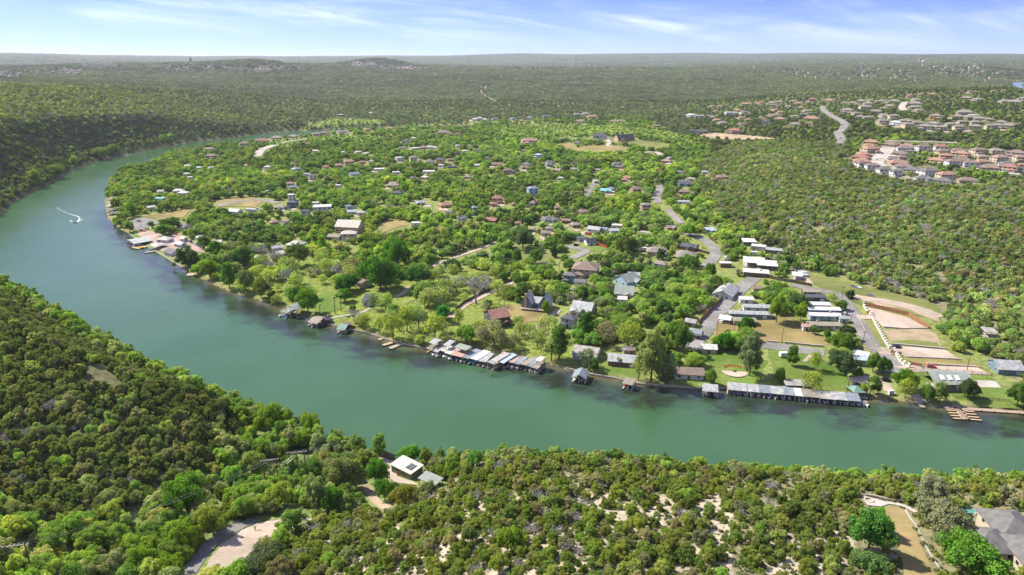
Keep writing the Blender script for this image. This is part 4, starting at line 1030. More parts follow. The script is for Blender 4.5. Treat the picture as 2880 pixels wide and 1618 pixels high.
def make_clump(seed):
    """A patch of canopy seen from far: many small crowns side by side, 1 unit across."""
    r = np.random.default_rng(seed); parts = []
    for i in range(12):
        a = r.uniform(0, 6.28); d = math.sqrt(r.uniform(0, 1))*0.85; rad = r.uniform(0.2, 0.38); zc = r.uniform(0.0, 0.3)
        j = 1+r.uniform(-.25, .25, (12, 1)); V = ico_v*rad*j*np.array([1, 1, 1.5])+np.array([d*math.cos(a), d*math.sin(a), zc])
        parts.append((V, ico_f, np.full(12, r.uniform(0.65, 1.35)), 0))
    return join(parts)
PRO['clump_lo'] = [make_clump(s) for s in (31,32,33,34)]

PAL = {
 'cedar': [((0.122,0.152,0.030),5),((0.142,0.162,0.038),3),((0.100,0.138,0.032),3),((0.160,0.160,0.078),2.4),((0.170,0.205,0.055),1)],
 'shadedcedar': [((0.072,0.094,0.028),6),((0.090,0.108,0.034),4),((0.112,0.118,0.052),2.2),((0.130,0.165,0.050),1.2)],  # cedars facing away from the sun: slope shade put into the tint
 'bright': [((0.110,0.175,0.024),5),((0.140,0.190,0.034),4),((0.085,0.140,0.026),3),((0.155,0.180,0.065),3),((0.175,0.185,0.050),1.4)],
 'oak': [((0.080,0.135,0.022),5),((0.100,0.165,0.026),4),((0.060,0.105,0.024),3),((0.125,0.190,0.030),2.6),((0.135,0.155,0.060),1.4),((0.165,0.215,0.040),1.6)],
 'east': [((0.090,0.120,0.030),5),((0.070,0.096,0.028),4),((0.120,0.150,0.040),3),((0.135,0.130,0.055),2),((0.080,0.130,0.030),3),((0.150,0.180,0.055),1.2)],
 'hill': [((0.050,0.066,0.026),5),((0.040,0.056,0.024),4),((0.072,0.086,0.036),2.4),((0.094,0.096,0.048),1.4),((0.080,0.115,0.038),1.0)],
 'left': [((0.070,0.086,0.026),5),((0.085,0.104,0.030),4),((0.115,0.130,0.042),2.4),((0.130,0.118,0.058),1.2),((0.125,0.170,0.040),1.4)],
 'pecan': [((0.165,0.205,0.050),5),((0.140,0.190,0.040),3),((0.170,0.190,0.075),2)],
 'scrub': [((0.140,0.200,0.035),5),((0.110,0.165,0.032),3),((0.080,0.120,0.030),2)],
}
# zone -> spacing, [(habit, weight, Rmin, Rmax, H/R, palette)]
ZP = {
 0: (7.0, [('cedar',5,3.8,6.0,1.3,'hill'),('oak',3,4.0,6.2,1.1,'hill')]),
 1: (2.75, [('cedar',10,1.5,2.7,1.55,'cedar'),('cedar',6,0.8,1.6,1.6,'cedar'),('bush',0.9,1.0,1.6,1.0,'cedar'),('oak',0.22,1.8,2.8,1.5,'bright'),('bare',0.55,1.4,2.2,1.5,'cedar')]),
 2: (3.2, [('cedar',10,1.8,3.2,1.8,'shadedcedar'),('oak',1.0,2.2,3.6,1.4,'shadedcedar'),('oak',0.35,2.0,3.0,1.5,'bright'),('bare',0.55,1.8,2.6,1.5,'cedar')]),
 3: (3.7, [('oak',6,2.2,4.6,1.5,'bright'),('tall',3,2.0,3.8,2.0,'bright'),('cedar',4,1.7,3.0,1.7,'cedar'),('bare',0.2,2.5,3.5,1.5,'cedar')]),
 4: (6.0, [('oak',9,3.8,6.6,1.3,'oak'),('tall',1,3.0,4.5,1.9,'oak'),('pecan',0.8,3.5,5.5,1.5,'pecan'),('cedar',1,2.4,3.5,1.6,'oak'),('bare',0.12,3.5,4.5,1.5,'cedar')]),
 5: (5.0, [('oak',6,2.6,4.4,1.35,'east'),('cedar',4,2.2,3.6,1.6,'east'),('bare',0.9,2.6,3.8,1.5,'east')]),
 6: (7.0, [('oak',6,3.0,4.6,1.2,'hill'),('oak',3,3.0,4.6,1.2,'oak'),('cedar',3,2.6,3.8,1.4,'hill')]),
 7: (11.5, [('pecan',7,4.2,7.5,1.5,'pecan'),('oak',1.4,4.0,6.5,1.4,'oak'),('bare',0.5,5,7,1.4,'east')]),
 8: (8.0, [('bush',6,2.0,3.6,0.8,'scrub'),('oak',1.5,2.6,4.0,1.1,'scrub'),('oak',0.8,3.4,5.0,1.2,'oak')]),
 9: (5.6, [('cedar',6,2.8,4.6,1.4,'left'),('oak',3,3.2,5.2,1.2,'left'),('bare',0.15,3,4,1.4,'left')]),
 10: (6.5, [('oak',6,2.6,4.2,1.3,'oak'),('oak',2,2.4,3.6,1.3,'hill')]),
}
def scatter():
    """Candidate tree sites over everything the photograph can see, spacing growing with distance."""
    xs, ys, ss = [], [], []; r = 118.0
    while r < 19000:
        s = 2.75 if r < 235 else 3.1 if r < 330 else max(3.1+(r-330)/200.0*2.2, 0)
        s = min(s, 5.0) if r < 1150 else max(5.0, 0.0062*r)
        lim = math.radians(49 if r < 500 else 41)
        n = int(2*lim*r/s); a = (np.arange(n)+RNG.uniform(-.42, .42, n))/n*2*lim-lim; q = r+RNG.uniform(-.42, .42, n)*s
        xs.append(q*np.sin(a)); ys.append(q*np.cos(a)); ss.append(np.full(n, s)); r += s
    return np.concatenate(xs), np.concatenate(ys), np.concatenate(ss)
def plant():
    x, y, s = scatter(); z = H(x, y); r = np.hypot(x, y)
    dl = seg_dist(x, y, POLY, True); ok = ~inside(x, y, POLY) & (dl > 1.5)
    x, y, s, z, r, dl = (q[ok] for q in (x, y, s, z, r, dl))
    # hidden ground behind ridges carries no trees the camera could see from anywhere near
    px, py, dep = project(x, y, z)
    ok = (px > -160) & (px < 3040) & (py < 1760) & (dep > 20)
    vis = np.ones(len(x), bool)
    for f in np.linspace(0.03, 0.97, 26):
        lx, ly = x*f, y*f; lz = CAM_H+(z+9+0.01*r-CAM_H)*f
        vis &= (H(lx, ly)-6-0.004*r) < lz
    ok &= vis
    x, y, s, z, r, dl, px, py, dep = (q[ok] for q in (x, y, s, z, r, dl, px, py, dep))
    zn = zone_at(x, y, z); zn = np.where(r > 2600, 0, zn)
    # density: patchy
    sp = np.array([ZP[i][0] for i in range(11)])[zn]
    sp = np.maximum(sp, s)
    p = (s/sp)**2
    cl = fbm(x, y, 26, 3, 77)
    bald = (zn == 1)
    m1 = ((px > 1330) & (px < 2030) & (py > 1410)) | ((px > 2150) & (px < 2380) & (py > 1480)) | ((px > 880) & (px < 1400) & (py > 1500))
    p = np.where(bald & m1, p*np.where(fbm(x, y, 9, 2, 5) > 0.14, 0.38, 1.0), p)
    p = np.where(bald & ~m1, p*np.where(fbm(x, y, 9, 2, 5) > 0.42, 0.15, 1.0), p)
    p = np.where(zn == 2, p*np.where(cl > 0.62, 0.15, 1.0), p)
    p = np.where(zn == 5, p*np.where(cl > 0.5, 0.3, 1.0), p)
    p = np.where(zn == 4, p*np.where(cl > 0.30, 0.3, 1.0), p)
    ok = RNG.uniform(size=len(x)) < p
    x, y, s, z, r, dl, px, py, dep, zn, sp = (q[ok] for q in (x, y, s, z, r, dl, px, py, dep, zn, sp))
    n = len(x)
    PALK = 1.72
    R_ = np.zeros(n); Hh = np.zeros(n); tint = np.zeros((n, 3)); hab = np.empty(n, object)
    for zi in range(11):
        m = np.nonzero(zn == zi)[0]
        if not len(m): continue
        opts = ZP[zi][1]; w = np.array([o[1] for o in opts], float)
        # kinds grow in drifts
        k = RNG.choice(len(opts), len(m), p=w/w.sum())
        for j, (hb_, _, a, b, hr, pal) in enumerate(opts):
            q = m[k == j]
            if not len(q): continue
            R_[q] = RNG.uniform(a, b, len(q)); Hh[q] = R_[q]*hr*RNG.uniform(0.85, 1.15, len(q)); hab[q] = hb_
            pc = PAL[pal]; pw = np.array([c[1] for c in pc], float); ci = RNG.choice(len(pc), len(q), p=pw/pw.sum())
            tint[q] = np.array([c[0] for c in pc])[ci]*PALK
    # bright cypresses and willows line the banks
    bank = (dl < 15) & (r < 2200) & ((zn == 9) | (zn == 3) | (zn == 2) | (zn == 1))
    rr = RNG.uniform(size=n)
    b1 = bank & (rr < 0.75)
    hab[b1] = 'tall'; R_[b1] = RNG.uniform(2.8, 4.6, b1.sum()); Hh[b1] = R_[b1]*RNG.uniform(1.9, 2.5, b1.sum())
    pc = np.array([c[0] for c in PAL['bright']]); tint[b1] = PALK*pc[RNG.integers(0, 4, b1.sum())]
    dim = b1 & (zn == 9); tint[dim] *= 0.62
    drift = fbm(x, y, 55, 3, 91); d2_ = fbm(x, y, 260, 3, 92)
    tint *= np.choose(zn, [1.3, 1.2, 1.28, 1.15, 1.12, 1.28, 1.2, 1.15, 1.15, 1.22, 1.15])[:, None]*RNG.uniform(0.8, 1.22, n)[:, None]*(1+0.32*drift[:, None]+0.30*d2_[:, None])
    yel = np.clip(fbm(x, y, 75, 3, 95)*1.6, -0.25, 0.55)*np.isin(zn, (3, 4, 7, 10)); tint[:, 0] *= 1+0.42*yel; tint[:, 1] *= 1+0.32*yel; tint[:, 0] *= RNG.uniform(0.9, 1.12, n)
    # spacing-grown patches stand for several crowns far away
    tint *= (1+0.30*sstep(r, 1200, 1600)*(zn == 0)*(r < 2300)+0.18*(zn == 9))[:, None]  # lighter tint offsets the self-shade of mid-distance crowns
    farm = r > 2300
    grow = np.maximum(1, s/7.5)
    hab[farm & (s > 12)] = 'clump'
    R_ = np.where(farm, s*0.72, R_); Hh = np.where(farm, np.where(s > 12, 3.0+s*0.36, R_*1.2), Hh)
    Hh = np.where(hab == 'clump', R_*0.75, Hh)
    tint[hab == 'clump'] *= 0.88  # darker tint stands in for shade that the flatly lit clumps lack
    # what the photograph shows bare or in the open stays so
    def look(M_, a, b):
        i = np.clip((b/2).astype(int), 0, RH-1); j = np.clip((a/2).astype(int), 0, RW-1); return M_[i, j] & (a > 0) & (a < 2880) & (b > 0) & (b < 1618)
    ok = ~look(BARE, px, py)
    wpx = FPX*R_/dep*0.5
    for sx in (-1, 1): ok &= ~look(BARE, px+sx*wpx, py)
    best = np.ones(n)
    done = np.zeros(n, bool)
    for f in np.linspace(0.12, 1.0, 12):
        hit = np.zeros(n, bool)
        for sx in (-0.8, 0, 0.8):
            a, b, _ = project(x, y, z+Hh*f); hit |= look(KEEP, a+sx*FPX*R_*f/dep, b) & ((sx == 0) | (zn != 9))
        new = hit & ~done; best[new] = max(0, f-0.10); done |= hit
    thin = (hab == 'pecan') & (zn == 7) & (RNG.uniform(size=n) < 0.6)
    best = np.where(thin, 1.0, best)
    ok &= best > 0.36
    R_ *= best; Hh *= best
    return [q[ok] for q in (x, y, z, r, R_, Hh, tint, hab, zn, dl, px, py)]
PREF = [('cedar',300),('oak',300),('tall',110),('pecan',110),('bare',90),('bush',60)]
def forest_object(name, x, y, z, R_, Hh, tint, key, label):
    """All trees of one far mass: one object; its own mesh carries both the sites and the crown shapes."""
    keys = sorted(set(key)); protos = []; base = {}
    for k in keys: base[k] = len(protos); protos += PRO[k]
    pid = np.array([base[k]+RNG.integers(len(PRO[k])) for k in key])
    pts = np.stack([x, y, z-0.15*np.minimum(R_, 4)], -1); n = len(pts)
    Vs, Fs, Ls, Ms, G = [pts], [], [np.ones(n)], [], []; b = n
    for i, (V, F, lv, mi) in enumerate(protos):
        Vs.append(V); Fs.append(F+b); Ls.append(lv); Ms.append(mi); G.append(np.full(len(F), i)); b += len(V)
    me = mesh_np(name, np.vstack(Vs), np.vstack(Fs), [LEAF, BARK, TWIG], np.concatenate(Ms))
    add_lv(me, np.concatenate(Ls))
    tot = b
    def at(nm, ty, arr, dom='POINT', prop='value'):
        a = me.attributes.new(nm, ty, dom); a.data.foreach_set(prop, arr)
    pad = tot-n
    at('site', 'BOOLEAN', np.append(np.ones(n, bool), np.zeros(pad, bool)))
    at('pid', 'INT', np.append(pid, np.zeros(pad)).astype(np.int32))
    at('rot', 'FLOAT', np.append(RNG.uniform(0, 6.28, n), np.zeros(pad)).astype(np.float32))
    sc = np.zeros((tot, 3), np.float32); sc[:n] = np.stack([R_, R_*RNG.uniform(0.85, 1.15, n), Hh], -1)
    at('scl', 'FLOAT_VECTOR', sc.ravel(), prop='vector')
    cc = np.ones((tot, 4), np.float32); cc[:n, :3] = tint
    at('tint', 'FLOAT_COLOR', cc.ravel(), prop='color')
    at('grp', 'INT', np.concatenate(G).astype(np.int32), 'FACE')
    o = link(bpy.data.objects.new(name, me))
    ng = bpy.data.node_groups.new(name, 'GeometryNodeTree')
    ng.interface.new_socket('Geometry', in_out='INPUT', socket_type='NodeSocketGeometry'); ng.interface.new_socket('Geometry', in_out='OUTPUT', socket_type='NodeSocketGeometry')
    gi = N(ng, 'NodeGroupInput'); go = N(ng, 'NodeGroupOutput')
    def nat(nm, ty):
        a = N(ng, 'GeometryNodeInputNamedAttribute', data_type=ty); a.inputs[0].default_value = nm
        return [s for s in a.outputs if s.enabled][0]
    sp = N(ng, 'GeometryNodeSeparateGeometry', domain='POINT'); ng.links.new(gi.outputs[0], sp.inputs[0]); ng.links.new(nat('site', 'BOOLEAN'), sp.inputs[1])
    si = N(ng, 'GeometryNodeSplitToInstances', domain='FACE'); ng.links.new(sp.outputs[1], si.inputs[0]); ng.links.new(nat('grp', 'INT'), si.inputs['Group ID'])
    iop = N(ng, 'GeometryNodeInstanceOnPoints'); ng.links.new(sp.outputs[0], iop.inputs['Points']); ng.links.new(si.outputs[0], iop.inputs['Instance'])
    iop.inputs['Pick Instance'].default_value = True
    ng.links.new(nat('pid', 'INT'), iop.inputs['Instance Index']); ng.links.new(nat('scl', 'FLOAT_VECTOR'), iop.inputs['Scale'])
    cx = N(ng, 'ShaderNodeCombineXYZ'); ng.links.new(nat('rot', 'FLOAT'), cx.inputs[2]); ng.links.new(cx.outputs[0], iop.inputs['Rotation'])
    ng.links.new(iop.outputs[0], go.inputs[0])
    md = o.modifiers.new('sites', 'NODES'); md.node_group = ng
    tag(o, label, kind='stuff')
    return o
# ------------------------------------------------------------------ houses, read region by region
def rows(reg, region, L, **kw):
    for q in L:
        x, y, w, rc, wc, *rest = q; k = dict(kw); k['region'] = region
        for e in rest:
            if isinstance(e, int): k['floors'] = e
            elif e in ('hip','gable','flat','shed'): k['kind'] = e
            elif e == 'wing': k['wing'] = True
            elif e == 'ch': k['chim'] = True
        house(reg, x, y, w, rc, wc, **k)
rows('R2','by the upstream shore',[(60,985,140,'red','tan'),(205,955,110,'tan','cream'),(375,942,90,'tan','tan'),(610,925,70,'tan','cream',2),(695,918,95,'brown','tan',2),(870,900,120,'grey','white'),
 (1350,862,80,'orange','yellow'),(1120,880,70,'red','tan'),(1890,905,140,'brown','tan'),(2030,918,50,'brown','tan'),(1155,706,32,'white','white','gable'),(2205,770,60,'white','white'),(2250,762,75,'metal','white'),(2305,772,50,'white','white'),(2400,767,60,'grey','white')])
house('R2',850,726,78,'white','dark','flat',label='long white roofed shed alone on the slope above the pale meadow',name='barn',cat='barn',wing=False)
rows('R2','in the far left oaks',[(1505,998,90,'slate','grey','gable'),(1590,962,42,'white','cream'),(1480,1060,70,'grey','white','gable'),(1597,1064,92,'white','cream','flat'),(1690,1058,95,'brown','tan'),(1745,1052,70,'white','white','gable'),(1802,1057,42,'white','white'),
 (2030,1037,50,'lightblue','white'),(2150,1038,40,'tan','cream'),(2215,1082,60,'grey','white','gable'),(2030,1112,70,'black','dark'),(2100,1090,50,'white','white'),(600,1090,55,'white','white','gable'),(880,1103,42,'white','white'),(1030,1100,68,'white','white','flat'),
 (1115,1115,55,'white','cream'),(1442,1172,78,'white','white',2,'flat'),(1585,1168,85,'greytan','cream',2),(1645,1186,50,'greytan','cream'),(1755,1200,95,'grey','white'),(1860,1190,85,'slate','yellow',2,'gable'),(1975,1250,105,'slate','dark','flat'),(1865,1236,60,'white','white','flat'),
 (938,1208,100,'orange','cream',2),(838,1247,80,'pink','tan',2),(700,1255,66,'red','tan','gable'),(1070,1203,75,'red','tan'),(1165,1195,62,'tan','white'),(1240,1273,105,'white','white','flat'),(1410,1307,75,'white','white','flat'),(1740,1297,118,'white','white','flat'),
 (410,1270,85,'bluegrey','grey'),(515,1325,65,'bluegrey','grey','gable'),(578,1352,90,'grey','white','flat',2),(985,1322,100,'bluegrey','white','gable'),(115,1265,60,'white','white',2),(2535,1298,92,'brown','tan',2),(2222,1235,60,'white','white','gable'),(2430,1225,100,'brown','tan','gable'),
 (345,1415,72,'pink','tan'),(1385,1416,85,'tan','tan'),(1585,1360,60,'grey','cream'),(1700,1355,80,'cream','cream'),(520,1020,45,'red','tan'),(375,1218,40,'orange','tan'),(1950,1180,70,'brown','tan'),(2325,1165,50,'grey','grey'),(2130,1350,70,'tan','cream')])
rows('R3','on the far meadow side',[(175,995,160,'pink','pink',2,'wing'),(340,745,62,'grey','white',2),(740,715,75,'tan','white','ch'),(805,745,105,'pink','tan'),(655,718,62,'white','white','flat'),(685,792,100,'brown','tan'),(1020,795,75,'brown','tan'),(1090,785,55,'tan','cream'),(1455,838,88,'grey','dark'),
 (660,1010,62,'grey','grey','gable'),(100,787,60,'orange','tan'),(10,765,60,'bluegrey','blue'),(180,755,60,'bluegrey','white')])
house('R3',885,950,128,'black','white','gable',label='white farmhouse with black gabled roof, the smaller of the two black roofs',floors=2,name='farmhouse',wing=True,rh=5)
house('R3',1128,972,200,'black','stone','gable',label='large manor with long black gabled roof beside the tan pasture',floors=2,name='manor_house',wing=True,rh=6.5,d=17)
house('R3',1870,888,240,'slate','tan','flat',label='long low modern house with flat slate roofs above the bare earth',name='modern_house',wing=True)
rows('R3','on the left villa slope',[(1795,737,88,'white','white',2),(1885,743,92,'white','cream',2,'flat'),(1990,735,70,'metal','white','flat'),(2060,780,80,'orange','cream'),(2115,808,98,'tan','tan'),(2205,712,120,'white','white','flat',2),(2335,700,90,'grey','white'),(2265,680,75,'orange','tan'),
 (2050,690,50,'orange','tan'),(2015,640,60,'pink','tan'),(2095,640,45,'pink','tan'),(2350,617,90,'orange','tan'),(2495,606,80,'red','tan'),(2320,815,90,'grey','tan'),(2235,893,135,'red','pink',2),(2300,757,72,'orange','cream'),(2375,775,60,'orange','tan'),(2505,757,62,'orange','cream'),(2555,800,72,'slate','grey',2)])
rows('R3','in the far right oaks',[(265,1143,75,'lightblue','blue',2),(118,1100,42,'grey','white',2),(145,1225,105,'grey','white'),(380,1205,90,'grey','white'),(375,1230,80,'grey','grey'),(125,1255,100,'brown','tan'),(455,1285,82,'tan','cream','gable'),(620,1213,62,'slate','grey','gable'),(620,1275,72,'tan','cream','gable'),
 (1055,1217,92,'grey','grey'),(1080,1250,80,'grey','grey','gable'),(1160,1363,78,'red','stone','gable'),(1555,1190,105,'pink','tan'),(1585,1162,60,'metal','white'),(1690,1303,85,'grey','white'),(1730,1400,105,'grey','grey','gable'),(1940,1300,70,'metal','white'),(2110,1350,118,'brown','brown'),
 (1492,1290,35,'orange','tan','flat'),(840,1395,52,'white','white','flat'),(490,1365,55,'white','white','flat'),(1800,1370,75,'cream','cream','flat'),(865,1282,45,'tan','cream','gable'),(25,1300,40,'slate','grey')])
rows('R4','on the left villa slope',[(40,605,72,'tan','cream'),(120,595,60,'tan','cream'),(255,590,72,'orange','cream'),(440,577,72,'red','tan',2),(615,582,100,'orange','tan'),(310,612,60,'pink','tan'),(205,642,52,'tan','white'),(325,655,72,'red','cream'),(65,675,62,'orange','cream'),(125,702,66,'orange','tan'),
 (60,732,110,'brown','tan'),(120,768,105,'orange','cream'),(270,738,62,'cream','white','flat'),(362,725,82,'grey','dark','gable'),(448,712,90,'grey','dark','flat'),(435,762,165,'orange','tan','wing'),(390,686,82,'tan','tan'),(268,820,112,'greytan','white','wing'),(415,810,62,'orange','cream'),(70,628,70,'brown','tan')], yaw=None)
rows('R4','among the taupe villas',[(770,610,66,'greytan','cream'),(845,605,66,'tan','yellow'),(935,597,88,'greytan','cream',2),(1030,580,62,'greytan','tan'),(1145,590,90,'greytan','tan'),(1275,590,95,'greytan','tan'),(1225,637,85,'greytan','tan'),(1005,612,90,'greytan','cream'),(975,655,115,'greytan','cream',2),(1490,575,90,'greytan','tan'),
 (1480,612,125,'greytan','tan'),(1470,648,110,'greytan','tan'),(1510,683,110,'greytan','tan'),(795,688,115,'greytan','cream',2,'wing'),(880,722,80,'greytan','cream',2),(925,745,80,'greytan','cream'),(1005,752,95,'greytan','tan'),(1080,702,105,'greytan','tan',2),(1165,735,100,'greytan','cream'),(1260,748,95,'greytan','cream',2),
 (1145,798,115,'greytan','tan',2),(1280,815,95,'white','white',2),(1385,785,125,'greytan','cream'),(1400,832,115,'greytan','cream',2),(1505,802,95,'greytan','cream'),(1572,852,132,'greytan','cream',2),(1665,812,110,'greytan','cream'),(1680,748,115,'greytan','yellow',2),(1740,862,105,'greytan','tan',2),(1835,818,98,'greytan','cream'),
 (1915,857,105,'greytan','cream',2),(1910,742,100,'greytan','tan'),(1980,700,150,'greytan','tan','wing'),(1950,795,90,'greytan','cream'),(2025,748,120,'greytan','tan'),(2078,853,120,'greytan','cream',2),(2085,800,110,'greytan','tan'),(2125,762,115,'greytan','cream'),(2225,772,82,'greytan','tan'),(2225,848,85,'greytan','cream',2),
 (2305,842,105,'greytan','cream',2),(2345,800,100,'greytan','tan'),(2405,832,115,'greytan','tan'),(2460,822,85,'greytan','tan')])
rows('R4','along the hill crest',[(1990,556,100,'greytan','tan'),(2110,572,92,'greytan','tan'),(2390,592,120,'greytan','tan'),(2480,596,120,'greytan','tan'),(2550,588,60,'greytan','tan'),(2548,562,62,'greytan','white'),(1420,531,62,'orange','tan'),(1545,518,42,'red','tan'),(1655,520,58,'orange','tan'),(2030,491,42,'tan','tan'),(2082,492,42,'orange','tan'),
 (2268,488,50,'orange','tan'),(2368,481,42,'pink','tan'),(1230,556,42,'tan','tan'),(1410,545,50,'red','tan'),(2010,515,42,'tan','tan')])
rows('R4','at the back of the tiled estate',[(1035,998,140,'orange','yellow'),(1010,1032,115,'orange','cream'),(1235,1022,140,'brown','tan'),(1395,1038,130,'pink','tan'),(1550,1058,132,'mauve','white',2),(1735,1058,125,'red','white',2),(1375,1073,160,'mauve','white',2),(1915,1083,140,'mauve','cream'),
 (2110,1093,140,'brown','cream',2),(2285,1098,130,'tan','cream',2),(1745,1103,135,'brown','cream',2),(2495,1120,160,'brown','cream',2),(1020,1078,160,'orange','cream',2,'wing'),(1330,1112,140,'brown','tan')])
rows('R4','in the middle of the tiled estate',[(955,1120,130,'orange','cream'),(935,1150,165,'red','cream'),(1345,1150,120,'brown','cream'),(1785,1148,120,'orange','tan',2),(1935,1127,148,'orange','cream',2),(2145,1145,120,'tan','cream'),(2320,1165,145,'pink','cream',2),(2530,1165,115,'pink','cream',2),(1255,1172,105,'grey','white'),
 (940,1190,168,'orange','cream'),(1690,1180,150,'orange','yellow'),(1970,1178,130,'mauve','white'),(1300,1205,180,'orange','cream'),(2150,1195,142,'orange','cream')])
rows('R4','in the front of the tiled estate',[(930,1222,110,'mauve','white',2),(1045,1248,130,'mauve','white',2),(1865,1207,150,'mauve','white',2),(2035,1222,150,'mauve','white',2),(1365,1240,165,'mauve','white'),(1165,1288,130,'grey','white',2),(1282,1308,110,'grey','white',2),(1445,1275,155,'grey','white'),(1602,1302,180,'grey','white',2),
 (1565,1362,170,'grey','white'),(1780,1338,160,'orange','cream',2),(1762,1386,165,'grey','white'),(1995,1382,168,'brown','cream'),(2230,1252,190,'brown','tan','wing'),(2395,1220,160,'grey','white'),(2418,1262,160,'red','cream',2),(2552,1228,80,'orange','cream'),(2540,1268,110,'grey','white')])
rows('R5','near the bend',[(1850,150,100,'white','white'),(1620,138,60,'metal','white','gable'),(1520,297,72,'white','white','gable'),(1800,128,90,'white','cream')])
house('R5',1610,212,100,'teal','white','flat',label='small house with teal flat roof among trees near the river bend',wing=False)
house('R5',2370,335,130,'metal','white','gable',label='long white house beside the row of parked campers',wing=False,yaw=-18)
house('R1',2460,1025,92,'brown','tan',floors=2,label='brown roofed house at the tip of the upstream trees',wing=True)
house('R1',2130,1150,100,'brown','tan',floors=2,label='two storey brown house near the inner bank of the bend',wing=True)
rows('R1','on the bend point',[(1885,1240,44,'white','white','gable'),(2000,1258,46,'white','white','gable'),(2125,1258,55,'white','white','flat'),(1880,1320,70,'metal','white'),(1915,1358,52,'white','white','flat'),(2480,1240,52,'pink','tan'),(2105,1070,75,'tan','cream')])
# resort
house('R5',1665,618,135,'cream','white','hip',yaw=-12,label='white hip roofed lodge behind the resort pool',d=8,name='lodge',cat='lodge',wing=False)
house('R5',1820,665,115,'cream','white','gable',yaw=-30,label='white gabled pool house to the right of the blue pool',name='pool_house',wing=False)
house('R5',1740,742,165,'grey','white','gable',yaw=-38,label='long grey roofed white clubhouse with big riverside windows',name='clubhouse',cat='clubhouse',wing=False,d=8,h=2.8)
house('R5',1905,745,150,'cream','white','hip',yaw=-38,label='cream roofed wing behind the resort clubhouse',name='resort_wing',cat='building',wing=False)
house('R5',1855,612,60,'cream','white','gable',yaw=-30,label='small white hut at the upper end of the resort pool',name='hut',cat='hut',wing=False)
house('R5',1865,490,120,'grey','white','gable',yaw=-32,label='grey roofed motel block behind the resort trees',name='motel_block',cat='building',wing=False,d=10)
house('R5',2030,598,95,'metal','white','hip',label='white bungalow beside the resort car row',name='bungalow',wing=False)
house('R5',2190,645,95,'cream','white','gable',label='cream roofed cabin behind the big resort tree',name='cabin',wing=False)
rows('R6','behind the pecan park',[(350,60,62,'brown','tan','gable'),(370,95,80,'bluegrey','grey','gable'),(360,192,62,'white','white',2,'flat'),(375,265,102,'slate','slateblue',2,'wing'),(255,292,112,'tan','white','wing'),(965,342,92,'lightblue','grey','gable'),(1060,350,80,'metal','white'),(930,290,62,'bluegrey','blue','flat'),
 (185,445,88,'pink','tan'),(300,438,80,'rust','white','gable'),(600,255,72,'white','white','flat'),(1380,75,112,'tan','tan'),(1430,150,105,'slate','grey'),(1645,250,105,'metal','cream','gable'),(1900,272,140,'orange','yellow'),(2430,222,112,'red','pink',2,'ch'),(2395,262,72,'red','pink'),(1950,345,85,'grey','white'),
 (2200,300,60,'bluegrey','grey'),(115,135,32,'bluegrey','white'),(830,80,60,'white','white','flat'),(1610,458,90,'white','white','flat')])
house('R6',505,357,92,'slate','white','flat',floors=2,label='boxy white two storey house with dark flat roof behind the lodge',wing=False,yaw=-20)
house('R6',672,308,190,'white','white','flat',floors=2,label='long white modernist house with stepped flat roofs',wing=False,name='modern_house',yaw=12)
house('R6',2075,412,85,'slate','white','shed',yaw=50,label='white box house with dark solar covered lean-to roof',wing=False)
house('R6',2375,425,125,'red','brown','gable',label='red brown chalet with tall brick chimney deep in the oaks',name='chalet',yaw=-30,chim=True,wing=True)
house('R6',950,512,262,'cream','stone','gable',yaw=-12,label='large stone lodge with long cream gabled roof and chimney',name='lodge',cat='lodge',d=15,h=6,rh=4.5,chim=True,wing=False)
house('R6',938,578,150,'cream','cream','hip',yaw=6,floors=2,label='cream two storey annex in front of the stone lodge',name='annex',cat='building',wing=False)
house('R6',795,590,130,'tan','tan','gable',yaw=-10,label='low tan wing left of the stone lodge',name='lodge_wing',cat='building',wing=False)
house('R6',410,662,165,'cream','cream','hip',yaw=-15,label='pale hip roofed house with square chimney left of the lodge',wing=True,chim=True)
house('R6',215,702,112,'metal','grey','gable',yaw=25,label='grey cottage with pale metal gable among bare pecans',name='cottage',wing=False)
house('R6',265,755,130,'cream','grey','hip',yaw=20,label='cream roofed house beside the bare pecans',wing=True)
house('R6',50,800,100,'white','white','gable',yaw=-15,label='white roofed shed behind the leafless shore trees',wing=False,name='shed',cat='shed')
house('R6',1082,1055,105,'brown','cream','gable',yaw=-50,label='cream cottage with brown gable hidden in the tall oaks',name='cottage',wing=False,d=9)
house('R6',1200,1220,200,'slate','white','gable',yaw=-14,label='white cottage with dark slate roof beside the palm lawn',name='cottage',d=11,wing=True)
house('R6',2425,1400,205,'red','dark','gable',yaw=25,label='dark river house with broad red brown gables and balcony',name='river_house',floors=2,d=13,wing=True)
house('R6',105,1080,70,'tan','tan','hip',label='tiny tan roofed hut near the shore bushes',name='hut',cat='hut',wing=False)
house('R7',208,140,112,'bluegrey','blue','hip',floors=3,label='tall pale blue three storey house above the oaks',name='tower_house',wing=False,yaw=15)
house('R7',215,270,66,'mauve','tan','hip',floors=2,label='narrow tan tower house with pyramid roof and chimney',name='tower_house',wing=False,chim=True,d=9)
